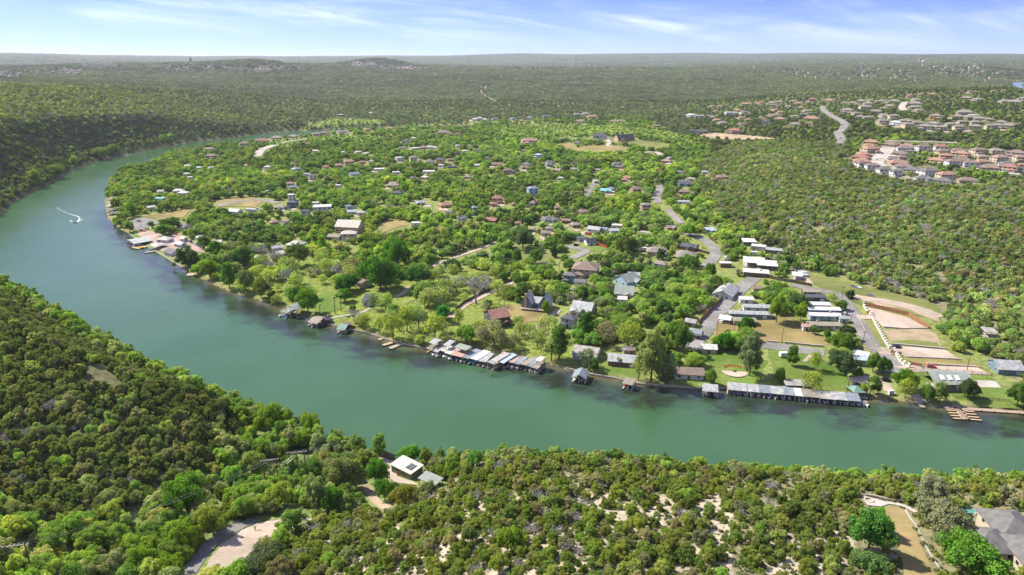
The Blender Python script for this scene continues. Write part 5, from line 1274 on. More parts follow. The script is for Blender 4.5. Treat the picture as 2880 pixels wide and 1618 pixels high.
rows('R7','behind the trailer park',[(15,262,42,'orange','tan'),(455,300,66,'brown','tan'),(715,340,118,'brown','cream','wing'),(945,130,112,'teal','grey','gable'),(1000,108,82,'grey','grey'),(1240,130,110,'brown','stone',2,'gable'),(1345,290,102,'greytan','tan',2),(1735,60,125,'slate','slateblue','gable','wing'),(1735,137,112,'brown','tan'),(1725,242,132,'metal','white','flat'),
 (375,415,162,'grey','grey','wing'),(548,430,92,'brown','brown','gable'),(635,470,112,'tan','tan'),(205,515,62,'tan','tan'),(375,508,72,'greytan','cream'),(340,555,95,'greytan','cream','gable'),(830,515,142,'metal','white','gable'),(930,517,62,'bluegrey','grey','gable'),(1025,530,95,'lightblue','white','gable'),(1055,482,110,'cream','cream','flat'),
 (700,608,98,'slate','white'),(1595,500,110,'greytan','stone','gable','wing'),(1785,690,168,'slate','brown','gable'),(1990,520,115,'lightblue','white'),(1495,862,132,'greytan','white'),(60,455,55,'red','tan'),(1130,20,60,'pink','tan')])
house('R7',785,640,100,'black','white','gable',yaw=10,label='white garage with black roof beside the red fence',name='garage',cat='garage',wing=False,d=9)
house('R7',1745,775,205,'greytan','cream','hip',yaw=-16,label='cream ranch house with taupe roof inside the street bend',wing=True,d=13)
house('R7',1455,732,205,'greytan','cream','hip',yaw=-8,label='cream ranch house with taupe roof and two round trees in front',wing=True,d=12,chim=True)
house('R7',740,920,265,'brown','stone','hip',yaw=-14,floors=2,label='big two storey stone house with brown hip roof',wing=True,d=16,chim=True)
house('R7',582,1000,132,'grey','slateblue','hip',yaw=-20,floors=2,label='blue grey two storey house left of the big stone house',wing=True)
house('R7',690,1042,125,'grey','white','gable',yaw=-20,label='low grey roofed wing in front of the big stone house',wing=False)
house('R7',1155,1022,205,'greengrey','blue','gable',yaw=35,floors=1,label='blue house with cross gabled grey green roof',wing=True,d=13,rh=4)
house('R7',1225,972,115,'metal','white','gable',yaw=-10,label='white metal roofed barn behind the blue cross gabled house',wing=False,name='barn',cat='barn')
house('R7',1130,1142,195,'greengrey','tan','gable',yaw=-12,label='grey green gabled house in front of the blue one',wing=True,d=13,rh=3.6)
house('R7',1110,1215,90,'white','white','gable',yaw=-10,label='small white roof poking out of the dense oaks',wing=False,name='shed',cat='shed')
house('R7',720,1312,225,'metal','cream','gable',yaw=-25,label='cream house with jumbled pale gables behind tall trees',wing=True,d=14,rh=4)
house('R7',725,1318,60,'white','cream','gable',yaw=60,label='white entrance gable of the jumbled cream house',wing=False,name='porch_gable',cat='porch')
# twin gabled house
def twin():
    g, dep, px, py = site('R7', 250, 1262, 3); o = empty('twin_gabled_house', (g.x, g.y, g.z-0.2), math.radians(-16), 'slate house with twin steep gables, porch rail and stone chimney', 'house')
    for cx in (-5.5, 5.5): volume(o, cx-3.4, cx+3.4, -5, 5, 4.6, 5.2, 'gable', RM['metal'], WM['slateblue'], turn=True, ov=0.5, nwin=2, floors=1, detail=2)
    volume(o, -8, 8, -2, 5.6, 4.2, 2.6, 'gable', RM['metal'], WM['slateblue'], ov=0.3, nwin=3, detail=2)
    part('chimney', *box(-6.6, -5.2, -5.9, -5.05, -1, 10.6), WM['stone'], o)
    part('porch', *box(-9, 9, -7.6, -5.05, 1.2, 1.4), WOOD, o)
    for i in range(9): part('post', *box(-9+i*2.2, -8.85+i*2.2, -7.6, -7.45, -1, 2.4), TRIM, o)
    part('railing', *box(-9, 8.8, -7.62, -7.56, 2.25, 2.35), TRIM, o)
twin()
house('S3',575,292,155,'slate','grey','hip',yaw=-30,label='dark slate roofed house beside the drive and pocket lawn',wing=True,floors=2)
house('S3',755,602,262,'weathered','grey','gable',yaw=-20,label='long weathered grey roofed house behind the shore lawn',wing=False,d=12)
house('S3',1115,672,300,'metal','brown','gable',yaw=-13,label='long tin roofed cabin with green awning on the shore lawn',wing=False,d=9,name='cabin')
house('S3',1190,580,50,'brown','tan','gable',label='small brown garden shed under the willow trees',wing=False,name='shed',cat='shed')
house('S3',1150,572,45,'metal','tan','gable',label='tiny metal roofed shed left of the brown garden shed',wing=False,name='shed',cat='shed')
house('S3',1770,800,295,'brown','white','gable',yaw=-7,label='white mobile home with wooden porch facing the river',wing=False,d=8,name='mobile_home',cat='mobile home')
house('S3',1842,405,142,'bluegrey','slateblue','gable',yaw=-30,label='small blue grey cottage beside the trailer park road',wing=False,name='cottage')
house('S3',1800,300,110,'weathered','tan','gable',yaw=-30,label='shack behind the brown fence along the park road',wing=False,name='shack')
house('S3',1975,560,150,'white','cream','gable',yaw=-8,label='white roofed trailer beside the round dark green tree',wing=False,d=6,name='trailer',cat='mobile home')
TR = [('S3',2390,232,430,'metal','slateblue',-6,'long pale roofed trailer beside the tan field, foremost of its row'),('S3',2330,300,220,'tan','tan',-6,'tan trailer half behind the round oak'),('S3',2460,165,280,'metal','white',-6,'silver roofed trailer under a pale green tree'),
 ('S3',2350,85,130,'white','white',-6,'short white roofed trailer near the park road'),('R8',430,1155,170,'tan','dark',-4,'dark trailer with tan roof beside the lane'),('R8',470,1208,180,'slate','dark',-4,'charcoal trailer with navy shingle roof'),('R8',505,1285,200,'white','slateblue',-4,'white roofed trailer just above the bright blue one'),
 ('R8',550,1335,310,'white','brightblue',-4,'bright blue trailer with white roof'),('R8',560,1395,300,'white','blue',-4,'pale blue trailer below the bright blue one'),('S4',750,280,85,'metal','grey',-4,'small grey annex beside the pale blue trailer'),('S4',555,345,310,'tan','tan',-4,'tan trailer with dark covered porch at the field edge'),
 ('S4',375,360,50,'rust','white',-4,'little white hut with rusty roof beside the tan trailer')]
for reg, x, y, w, rc, wc, ya, lb in TR: house(reg, x, y, w, rc, wc, 'gable', yaw=ya, wing=False, d=5.5 if w > 100 else 4, rh=0.8, name='trailer', cat='mobile home', label=lb, up=1.6)
for reg, x, y, w, lb in (('S4',575,365,140,'dark porch'),('R8',600,1350,180,'green porch'),('R8',600,1412,170,'white porch')): pass
house('R7',2380,640,125,'white','dark','shed',yaw=-6,label='open white roofed shed at the top of the storage yard',wing=False,name='shed',cat='shed',d=9)
house('R7',2478,690,150,'white','cream','flat',yaw=-27,label='row of cream storage lockers behind the yard',wing=False,name='storage_units',cat='storage units',d=7)
house('R8',55,725,170,'metal','brown','flat',yaw=-22,label='brown walled storage row with pale roof',wing=False,name='storage_units',cat='storage units',d=8)
house('R7',2145,862,112,'white','brown','flat',yaw=-4,label='brown shed with white roof beside the parked boats',wing=False,name='shed',cat='shed')
house('R7',2460,1108,86,'brown','cream','gable',yaw=-10,label='cream shed with brown roof at the park road bend',wing=False,name='shed',cat='shed')
house('R7',2150,1145,255,'metal','white','gable',yaw=58,label='long white walled metal workshop beside the park road',wing=False,name='workshop',cat='workshop',d=12)
house('R7',2450,950,255,'white','brown','shed',yaw=-16,label='long white roofed boat shed closed by a dark fence',wing=False,name='boat_shed',cat='shed',d=7)
house('S4',2380,742,242,'metal','slateblue','gable',yaw=-8,label='grey blue metal barn at the edge of the wood',wing=False,name='barn',cat='barn',d=11)
house('S4',930,625,140,'white','white','gable',yaw=-35,label='white roofed cottage behind the two dark green oaks',wing=False,name='cottage')
house('S4',920,680,130,'lightblue','blue','shed',yaw=-12,label='pale blue lean-to in front of the white cottage',wing=False,name='lean_to',cat='shed')
label_houses()
# sandy drives and yards in front of the houses
yr = np.random.default_rng(9)
for q in HOUSES:
    rg = q['region'] or ''
    if ('oaks' in rg or 'park' in rg or 'shore' in rg or 'villa' in rg or 'tiled' in rg) and yr.random() < 0.7:
        o = q['o']; w = q['w']/ZK*project(*o.location)[2]/FPX; a = o.rotation_euler.z; sx = yr.choice([-1, 1]); cx, cy = sx*w*0.45, -w*0.2-7
        P = []
        for k in range(9):
            t_ = k*2*math.pi/9; rr_ = yr.uniform(0.7, 1.25); lx, ly = cx+math.cos(t_)*rr_*w*0.34, cy+math.sin(t_)*rr_*6.5
            P.append((o.location.x+lx*math.cos(a)-ly*math.sin(a), o.location.y+lx*math.sin(a)+ly*math.cos(a)))
        drape('driveway', P, [gravel_m, dirt_m, concrete_m, dry_m][yr.integers(4)], 6, 0.05, 'pale drive beside a house')
        pp = [tuple(map(float, project(x, y, float(H(x, y)))[:2])) for x, y in P]; fill(BARE, pp, True); fill(KEEP, pp, yr.random() < 0.6)
# open pavilions and canopies
def canopy(reg, x, y, w_px, d, h, rc, label, yaw=0, kind='flat', npost=4, name='canopy', cat='canopy', rh=0.5, sky=0, post=WOOD, slab=True):
    g, dep, px, py = site(reg, x, y, 2.2); w = w_px/ZK*dep/FPX; o = empty(name, (g.x, g.y, g.z), math.radians(yaw), label, cat)
    part('roof', *roof_vf(-w/2, w/2, -d/2, d/2, h, rh if kind == 'flat' else rh, 'shed' if kind == 'flat' else kind, 0.3), RM[rc], o)
    for i in range(npost):
        xx = -w/2+0.2+(w-0.4)*i/(npost-1)
        for yy in (-d/2+0.2, d/2-0.2): part('post', *box(xx-0.12, xx+0.12, yy-0.12, yy+0.12, -1.5, h+0.05+(rh if yy > 0 and kind == 'flat' else 0)), post, o)
    if slab: part('slab', *box(-w/2, w/2, -d/2, d/2, -1.0, 0.18), concrete_m, o)
    for i in range(sky):
        xx = -w/4+i*w/5.2; sl = rh/(d/2) if kind != 'flat' else rh/d
        part('skylight', *([(xx-0.9,-d*0.36,h+rh*0.30+0.12),(xx+0.9,-d*0.36,h+rh*0.30+0.12),(xx+0.9,-d*0.17,h+rh*0.68+0.12),(xx-0.9,-d*0.17,h+rh*0.68+0.12),(xx-0.9,-d*0.36,h+rh*0.30+0.42),(xx+0.9,-d*0.36,h+rh*0.30+0.42),(xx+0.9,-d*0.17,h+rh*0.68+0.42),(xx-0.9,-d*0.17,h+rh*0.68+0.42)], list(BF)), TRIM, o)
    keep_box(o, -w/2, w/2, -d/2, d/2, h+0.2, 0.0 if kind == 'flat' else rh, 0.2)
    return o
canopy('S4',1785,885,375,15,3.4,'greengrey','long grey green pavilion roof with three skylights',-4,'gable',6,'pavilion','pavilion',3.0,3)
canopy('S4',880,985,115,7,2.6,'green','green roofed gazebo near the palm',0,'hip',3,'gazebo','gazebo',1.6)
canopy('S4',265,920,215,6,2.6,'weathered','open picnic shelter on the park lawn',-4,'gable',5,'picnic_shelter','shelter',0.9)
canopy('R5',1597,682,95,10,2.8,'white','white open sided dining pavilion above the resort dock',-30,'hip',4,'pavilion','pavilion',1.6)
canopy('R7',2430,850,200,14,3.4,'white','left white canopy over parked boats',-16,'flat',5,'boat_canopy','canopy')
canopy('R7',2560,880,190,13,3.4,'white','right white canopy over parked boats',-16,'flat',5,'boat_canopy','canopy')
canopy('S3',2140,272,110,6,2.4,'white','white carport beside the long trailer',-25,'flat',3,'carport','carport')
canopy('S3',1865,432,90,5,2.3,'slate','dark carport beside the blue grey cottage',-30,'flat',3,'carport','carport')
canopy('S3',1140,705,105,4,2.4,'green','green awning in front of the tin roofed cabin',-13,'flat',3,'awning','awning')
canopy('R8',290,985,90,7,2.8,'white','white canopy beside the two track drive',-22,'flat',3,'carport','carport')
canopy('S4',2215,408,110,6,3.0,'weathered','old stone shelter half buried in the wood',-10,'flat',3,'stone_shelter','shelter',0.5)
# metal boathouse on the near bank
def near_boathouse():
    A = ground(*Z('T2', [(1365,395)])[0]); B = ground(*Z('T2', [(1560,475)])[0]); C = ground(*Z('T2', [(1690,440)])[0])
    z = min(A.z, B.z)+0.4; ya = math.atan2(B.y-A.y, B.x-A.x); w = (Vector((B.x-A.x, B.y-A.y))).length; d = 6.2
    m = (A+B)/2; o = empty('metal_boathouse', (m.x, m.y, z), ya, 'olive metal boathouse with cream flat roof on the near bank', 'boathouse')
    part('wall', *box(-w/2, w/2, 0, d, -3, 3.0), WM['olive'], o)
    part('roof', *([(-w/2-0.4,-0.4,3.0),(w/2+0.4,-0.4,3.0),(w/2+0.4,d+0.4,3.5),(-w/2-0.4,d+0.4,3.5),(-w/2-0.4,-0.4,3.2),(w/2+0.4,-0.4,3.2),(w/2+0.4,d+0.4,3.7),(-w/2-0.4,d+0.4,3.7)], list(BF)), RM['cream'], o)
    for i, xx in enumerate((1.0, 2.6)):
        p = part('solar_rack', *([(xx,1.4,3.4),(xx+1.3,1.4,3.4),(xx+1.3,4.6,3.66),(xx,4.6,3.66),(xx,1.4,3.5),(xx+1.3,1.4,3.5),(xx+1.3,4.6,3.76),(xx,4.6,3.76)], list(BF)), GLASS, o)
        for k in range(6): part('tube', *box(xx+0.05, xx+1.25, 1.5+k*0.52, 1.75+k*0.52, 3.77, 3.82), STEEL, p)
    shared('door', 'door', win_vf, DOORM, o, (-1.5, 0, 0), 0, (1.2, 1, 2.2)); shared('door', 'door', win_vf, DOORM, o, (1.2, 0, 0), 0, (1.2, 1, 2.2))
    for xx in range(-6, 7, 1): 
        if abs(xx) < w/2: part('corrugation', *box(xx+0.4, xx+0.46, -0.05, 0.0, 0, 2.9), WM['olive'], o)
    keep_box(o, -w/2, w/2, 0, d, 3.1, 0.3, 0.1)
    # shed in front
    g = ground(*Z('T2', [(1760,520)])[0]); q = empty('carport', (g.x, g.y, g.z), ya+0.05, 'long grey green carport roof below the metal boathouse', 'carport')
    part('roof', *roof_vf(-4, 4, -2.2, 2.2, 2.3, 0.6, 'shed', 0.2), RM['greengrey'], q)
    for x in (-3.8, 0, 3.8):
        for y in (-2.0, 2.0): part('post', *box(x-.1, x+.1, y-.1, y+.1, -2, 2.5), DARKWOOD, q)
    keep_box(q, -4, 4, -2.2, 2.2, 2.7, 0.5, 0.3)
near_boathouse()
# cliff house at the right edge
def cliff_house():
    g = ground(*Z('T4', [(2660,1330)])[0]); o = empty('cliff_house', (g.x, g.y, g.z-0.3), math.radians(-6), 'large cream house with grey standing seam roof on the near cliff', 'house')
    rm, wm = RM['grey'], WM['cream']
    bl = [(-5.0,14,-4.5,6.5,4.6,3.2,False),(-13.5,-3.5,1.0,10.5,3.4,2.6,False),(-4,6,7,19,3.6,2.7,True)]
    o.scale = (0.92, 0.92, 0.92)
    for i, (x0, x1, y0, y1, h, rh, tn) in enumerate(bl):
        volume(o, x0, x1, y0, y1, h, rh, 'hip', rm, wm, turn=tn, ov=0.8, nwin=3, detail=2)
        V, F = [], []
        hd = (y1-y0)/2+0.8; ym = (y0+y1)/2; sl = rh/((y1-y0)/2)
        if not tn:
            xx = x0-0.5; k = 0; sv = []
            while xx < x1+0.6:
                e = min(xx-(x0-0.8), (x1+0.8)-xx, hd)
                if e > 0.3:
                    z0 = h-sl*0.8; b = [(xx-0.03,y0-0.8,z0),(xx+0.03,y0-0.8,z0),(xx+0.03,y0-0.8+e,z0+sl*e),(xx-0.03,y0-0.8+e,z0+sl*e)]
                    sv.append((b+[(a, c, d+0.07) for a, c, d in b], list(BF)))
                xx += 0.55
            so_ = part('seam', *merge(*sv), rm, o); so_['kind'] = 'stuff'
    part('chimney', *box(2.2, 3.6, 3.5, 4.6, 5.5, 9.2), WM['stone'], o)
cliff_house()
def rim(name, pts, w, h, m, label, reg='T4', cat='wall'):
    W = gpts(Z(reg, pts)); o = empty(name, tuple(W[0]), 0, label, cat)
    for a, b in zip(W[:-1], W[1:]):
        L = (b-a).xy.length; n = max(1, round(L/1.6)); ya = math.atan2(b.y-a.y, b.x-a.x)
        for i in range(n):
            p = a+(b-a)*((i+0.5)/n); z = float(H(p.x, p.y))
            shared('stone_block', 'stone block', lambda: box(-0.5, 0.5, -0.5, 0.5, -0.5, 1), m, o, (p.x-W[0].x, p.y-W[0].y, z-W[0].z), ya, (L/n*0.97, w, h*(0.93+0.14*((i*7) % 5)/5)))
    return o
rim('overlook_wall', [(975,632),(1100,655),(1200,680),(1330,695),(1400,700)], 0.4, 0.8, STONE, 'pale stone parapet round the overlook patio')
rim('stone_ring', [(1940,765),(2000,752),(2070,765),(2120,795),(2120,815),(2075,822)], 0.5, 0.45, STONE, 'curved stone rim of the cliff house pool')
area('pool_water','T4',[(1945,775),(2000,760),(2060,772),(2105,800),(2075,815),(2000,822)],mat('green pool water',(0.08,0.22,0.18),0.08),0.14,'small green plunge pool beside the cliff house',2)
def firepit():
    g = ground(*Z('T4', [(1013,685)])[0]); o = empty('fire_pit', tuple(g), 0, 'round stone fire pit on the overlook patio', 'fire pit')
    for i in range(12):
        a = i*math.pi/6; shared('stone_block', 'pit stone', lambda: box(-0.3, 0.3, -0.18, 0.18, -0.3, 0.5), STONE, o, (1.1*math.cos(a), 1.1*math.sin(a), 0), a+math.pi/2)
firepit()
# ------------------------------------------------------------------ docks, boathouses, boats
def MZ(x, y): return (1180+x/6.779, 920+y/6.779)
MAR = [((120,410),(232,440),2.6,8,'tan',False,'tan decked slip at the left end of the crowded marina'),
 ((165,300),(292,335),5.4,6,'metal',False,'raised pale canopy above the leftmost marina slip'),
 ((245,460),(345,488),2.6,7,'weathered',False,'low grey roofed slip right of the tan decked one'),
 ((372,445),(482,480),3.0,8,'cream',True,'marina slip with white railed upper deck and teal chairs'),
 ((440,350),(552,375),5.6,7,'metal',False,'raised pale canopy over the railed marina deck'),
 ((472,492),(585,530),3.0,11,'white',False,'white sloped marina roof left of the rusty one'),
 ((570,528),(800,582),3.0,9,'rust',False,'wide rusty pink marina roof'),
 ((655,388),(885,455),5.6,5,'greengrey',False,'long pale green upper canopy of the marina'),
 ((810,580),(935,615),3.0,12,'bluegrey',False,'blue grey metal marina roof'),
 ((960,600),(1100,642),3.2,12,'white',False,'white marina roof littered with debris'),
 ((1120,652),(1265,678),3.0,11,'metal',False,'clean pale ribbed marina roof'),
 ((1280,672),(1402,712),3.6,15,'weathered',False,'tall weathered brown grey marina boathouse'),
 ((1490,665),(1605,700),3.2,12,'lightblue',False,'pale blue metal boathouse standing apart in the marina'),
 ((1670,665),(1780,692),2.8,7,'rust',True,'rusty decked slip with a little cabin on top'),
 ((1780,690),(1890,722),2.8,9,'bluegrey',False,'blue grey slip between two railed decks'),
 ((1892,706),(2020,740),3.0,9,'tan',True,'tan railed deck with teal umbrella'),
 ((2022,738),(2112,760),2.8,11,'bluegrey',False,'grey roofed slip beside the last railed deck'),
 ((2112,772),(2250,805),2.9,9,'tan',True,'railed tan deck at the right end of the marina'),
 ((2205,642),(2310,668),5.4,5,'cream',False,'small raised cream canopy at the right end of the marina')]
for A, B, z, dpt, rc, rail, lb in MAR:
    open_shed('marina_slip', MZ(*A), MZ(*B), dpt, z, lb, rc, npost=3, rail=rail, deck=z < 4, sl=0.5 if not rail else 0.05, group='boat slips of the crowded marina')
def on_water(px, py, z=0.0): x, y = flat(px, py, z); return Vector((float(x), float(y), z))
a = on_water(*MZ(120, 410)); b = on_water(*MZ(2250, 805)); MY = math.atan2(b.y-a.y, b.x-a.x)
MB = [(285,530,'white',None),(350,558,'white','tan'),(425,530,'white','blue'),(485,560,'white',None),(538,572,'white','grey'),(590,602,'white',None),(650,598,'white','blue'),(742,622,'white',None),(812,655,'white','tan'),(890,655,'white',None),(985,688,'navy','teal'),(1050,688,'white','blue'),
 (1170,715,'white',None),(1238,742,'orange',None),(1305,740,'white','maroon'),(1545,725,'white','maroon'),(1718,738,'white',None),(1780,765,'white','grey'),(1838,750,'white','blue'),(1885,775,'white',None),(1955,770,'white','navy'),(2062,780,'white','navy'),(2125,828,'white','tan'),(2190,822,'white','blue'),(2232,855,'white',None)]
for i, (x, y, hl, cv) in enumerate(MB):
    p = on_water(*MZ(x, y+2), 0.0); boat((p.x, p.y, 0), MY-math.pi/2+0.05, f"{'open ' if not cv else ''}{hl} motorboat{' under a '+cv+' cover' if cv else ''}, {ordinal(i+1) if i<23 else ('second last' if i==23 else 'last')} from left in the crowded marina", hl, cv, 'boats in the crowded marina', 0.92)
# long covered dock
def LZ(x, y): return (1950+x/2.855, 1060+y/2.855)
SEC = [((281,104),(437,119),'metal'),((440,118),(537,129),'metal'),((538,127),(622,134),'bluegrey'),((623,134),(737,147),'metal'),((738,146),(820,153),'bluegrey'),((821,152),(885,160),'white'),((886,158),(1020,172),'greytan'),((1021,172),(1150,189),'weathered'),((1133,184),(1245,192),'metal'),((1246,190),(1352,203),'bluegrey')]
A0, B0 = on_water(*LZ(281, 104), 2.6), on_water(*LZ(1352, 203), 2.6); LY = math.atan2(B0.y-A0.y, B0.x-A0.x)
def long_dock():
    o = empty('covered_dock', (A0.x, A0.y, 0), LY, 'long row of covered boat slips under one stepped metal roof', 'covered dock')
    ca, sa = math.cos(-LY), math.sin(-LY)
    def loc(p): q = p-A0; return q.x*ca-q.y*sa, q.x*sa+q.y*ca
    for A, B, rc in SEC:
        p, q = on_water(*A_z(A), 2.6), on_water(*A_z(B), 2.6); x0, y0 = loc(p); x1, y1 = loc(q); y = (y0+y1)/2
        d = 6.8
        part('roof_panel', [(x0,y,2.5),(x1-.1,y,2.5),(x1-.1,y+d,3.3),(x0,y+d,3.3),(x0,y,2.68),(x1-.1,y,2.68),(x1-.1,y+d,3.48),(x0,y+d,3.48)], BF, RM[rc], o)
        n = max(2, round((x1-x0)/5.2))
        for i in range(n+1):
            xx = x0+(x1-x0-0.1)*i/n
            for yy in (y+0.3, y+d*0.5, y+d-0.3): part('post', *box(xx-0.1, xx+0.1, yy-0.1, yy+0.1, -1.5, 2.52+0.8*(yy-y)/d), TRIM, o)
            part('finger_dock', *box(xx-0.35, xx+0.35, y+0.1, y+d-1.2, 0.3, 0.5), WOOD, o)
        part('walkway', *box(x0, x1-.1, y+d-1.2, y+d, 0.31, 0.52), WOOD, o)
        ob = o; pp = [project(*(on_water(*A_z(A), 0)))]
        fill(KEEP, [A_z(A), A_z(B), (A_z(B)[0]+2, A_z(B)[1]-14), (A_z(A)[0]+2, A_z(A)[1]-14)], True)
    part('end_wall', *box(-0.1, 0.1, 0, 6.8, 0.3, 2.5), NEWWOOD, o)
def A_z(p): return LZ(*p)
long_dock()
LB = [(325,130,'grey','grey'),(370,129,'white','blue'),(413,136,'white','grey'),(462,141,'white','tan'),(515,145,'white',None),(563,152,'white','red'),(600,154,'white','blue'),(652,161,'white',None),(712,162,'white','grey'),(764,167,'white',None),(846,175,'white','grey'),(907,187,'grey','grey'),(960,183,'white',None),(1001,187,'white','grey'),(1050,195,'white',None),(1122,198,'white','grey'),(1208,204,'white',None),(1262,208,'white','grey'),(1316,214,'white',None),(1360,220,'white','grey'),(1386,222,'white',None)]
for i, (x, y, hl, cv) in enumerate(LB):
    p = on_water(*LZ(x, y+4), 0); boat((p.x, p.y, 0), LY-math.pi/2, f"{'open ' if not cv else ''}{hl} motorboat{' under a '+cv+' cover' if cv else ''}, {ordinal(i+1)} from left in the long covered dock", hl, cv if cv in PAINT else None, 'boats in the long covered dock', 0.86)
open_shed('boathouse', Z('S3',[(1915,1003)])[0], Z('S3',[(2078,1020)])[0], 7, 3, 'small two slip boathouse left of the long covered dock', 'metal', npost=3)
for x, y, c, lb in ((1960,1035,'tan','tan covered boat in the left slip of the small boathouse'),(2035,1040,'grey','grey covered boat in the right slip of the small boathouse')):
    p = on_water(*Z('S3',[(x,y-2)])[0]); boat((p.x,p.y,0), LY-math.pi/2, lb, 'white', c, s=0.85)
open_shed('boathouse', Z('S3',[(600,862)])[0], Z('S3',[(742,880)])[0], 9, 3, 'blue grey gable roofed boathouse off the stone bulkhead', 'bluegrey', 'gable', 1.7, post=TRIM)
for x, y, lb in ((640,885,'white boat in the left slip of the gable roofed boathouse'),(712,890,'white boat in the right slip of the gable roofed boathouse')):
    p = on_water(*Z('S3',[(x,y+2)])[0]); boat((p.x,p.y,0), MY-math.pi/2, lb, 'white', None, s=0.85)
open_shed('boathouse', Z('S3',[(1105,928)])[0], Z('S3',[(1212,950)])[0], 6.5, 3, 'small grey flat roofed slip holding a red boat', 'greytan')
p = on_water(*Z('S3',[(1135,945)])[0]); boat((p.x,p.y,0), MY-math.pi/2, 'red covered boat in the small grey slip', 'red', 'red', s=0.7, name='red_boat')
p = on_water(*Z('S3',[(1185,955)])[0]); boat((p.x,p.y,0), MY-math.pi/2, 'navy covered boat beside the red one', 'navy', 'navy', s=0.7)
open_shed('boathouse', Z('S2',[(240,210)])[0], Z('S2',[(345,225)])[0], 8, 3.0, 'lower green decked roof of the shore boathouse', 'greengrey', npost=3, rail=True, sl=0.05)
open_shed('boathouse', Z('S2',[(285,165)])[0], Z('S2',[(400,185)])[0], 11, 6.0, 'two storey boathouse with grey gable roof under the green trees', 'metal', 'gable', 1.9, npost=3)
for x, y, c, lb in ((245,245,None,'white jet boat left of the two storey boathouse'),(310,262,'blue','blue covered boat under the green decked roof')):
    p = on_water(*Z('S2',[(x,y+2)])[0]); boat((p.x,p.y,0), MY-math.pi/2+0.5, lb, 'white', c, s=0.85)
open_shed('boathouse', Z('S2',[(513,305)])[0], Z('S2',[(615,325)])[0], 11, 3.0, 'tan roofed boathouse with two slips near the palms', 'tan', 'gablex', 1.4, npost=3)
p = on_water(*Z('S2',[(640,352)])[0]); boat((p.x,p.y,0), MY-0.7, 'black covered boat moored beside the tan roofed boathouse', 'black', 'navy', s=1.1)
for x, y, lb in ((540,340,'white boat in the left slip under the tan roof'),(575,355,'white boat in the right slip under the tan roof')):
    p = on_water(*Z('S2',[(x,y)])[0]); boat((p.x,p.y,0), MY-math.pi/2+0.3, lb, 'white', None, s=0.75)
open_shed('boathouse', Z('S2',[(805,378)])[0], Z('S2',[(895,385)])[0], 9, 2.9, 'small green gable roofed boathouse at the lawn corner', 'green', 'gablex', 1.3, npost=3)
p = on_water(*Z('S2',[(868,402)])[0]); boat((p.x,p.y,0), MY+0.35, 'white pontoon boat under the small green roof', 'white', None, s=0.9)
house('S2',925,325,62,'brown','brown','gable',label='little brown shed on the bank above the green boathouse',name='shed',cat='shed',wing=False)
house('S2',712,275,75,'black','dark','gable',label='black roofed shed between the two palms and the dock',name='shed',cat='shed',wing=False)
open_shed('boat_canopy', Z('R5',[(1270,625)])[0], Z('R5',[(1345,665)])[0], 15, 3.2, 'long pale canopy sheltering the resort boats', 'metal', 'gable', 0.9, npost=4)
pier('swim_platform', Z('R5',[(1370,690)])[0], Z('R5',[(1440,705)])[0], 9, 'floating resort platform loaded with yellow kayaks', NEWWOOD)
for k in range(4):
    p = on_water(*Z('R5',[(1405+k*9,698+k*3)])[0], 0.6); boat((p.x,p.y,0.62), 0.6, f'yellow kayak, {ordinal(k+1)} from left on the floating platform', 'yellow', 'yellow', 'yellow kayaks on the platform', 0.42, 'kayak')
p = on_water(*Z('R5',[(1350,695)])[0]); boat((p.x,p.y,0), 2.0, 'white pontoon boat moored at the floating platform', 'white', 'grey', s=1.0)
p = on_water(*Z('R5',[(1290,650)])[0]); boat((p.x,p.y,0), 2.0, 'dark covered boat at the end of the resort canopy', 'navy', 'navy', s=1.0)
pier('pier', Z('R5',[(1455,752)])[0], Z('R5',[(1555,738)])[0], 3, 'narrow brown pier below the resort clubhouse', WOOD)
pier('pier', Z('R5',[(1880,975)])[0], Z('R5',[(1980,968)])[0], 6, 'wide white railed pier under the shoreline trees', WOOD)
pier('gangway', Z('R5',[(1985,962)])[0], Z('R5',[(2060,938)])[0], 1.6, 'slim gangway from the white pier to the bank', NEWWOOD)
pier('pier', Z('S2',[(1275,540)])[0], Z('S2',[(1370,512)])[0], 2.4, 'new orange plank dock left of the grey one', NEWWOOD)
pier('pier', Z('S2',[(1345,572)])[0], Z('S2',[(1455,528)])[0], 2.6, 'grey plank dock reaching into the river', WOOD)
pier('pier', Z('S2',[(1230,487)])[0], Z('S2',[(1275,470)])[0], 2.0, 'stubby plank landing on the long bulkhead', NEWWOOD)
pier('gangway', Z('S4',[(1480,1095)])[0], Z('S4',[(1565,1165)])[0], 2.2, 'pale dock beside the concrete boat ramp', WOOD)
PINK = mat('faded pink deck boards', (0.32,0.235,0.185), 0.9, noise=0.12, nscale=1.5)
pier('boardwalk', Z('S4',[(1765,1163)])[0], Z('S4',[(2640,1222)])[0], 2.6, 'pink shoreline boardwalk beside the finger dock', PINK)
pier('finger_dock', Z('S4',[(1885,1135)])[0], Z('S4',[(1990,1285)])[0], 3.4, 'main spine of the empty finger dock', PINK)
for i, (x0, y0, x1, y1, sx) in enumerate([(1785,1192,1920,1198,0),(1805,1218,1935,1224,0),(1830,1245,1955,1252,0),(1855,1273,1985,1281,0),(1940,1198,2075,1208,1),(1960,1225,2100,1236,1),(1985,1255,2125,1266,1),(2010,1282,2152,1294,1)]):
    pier('dock_finger', Z('S4',[(x0,y0)])[0], Z('S4',[(x1,y1)])[0], 1.0, f"{'left' if not sx else 'right'} side finger of the empty dock, {ordinal(i%4+1)} from the shore", NEWWOOD)
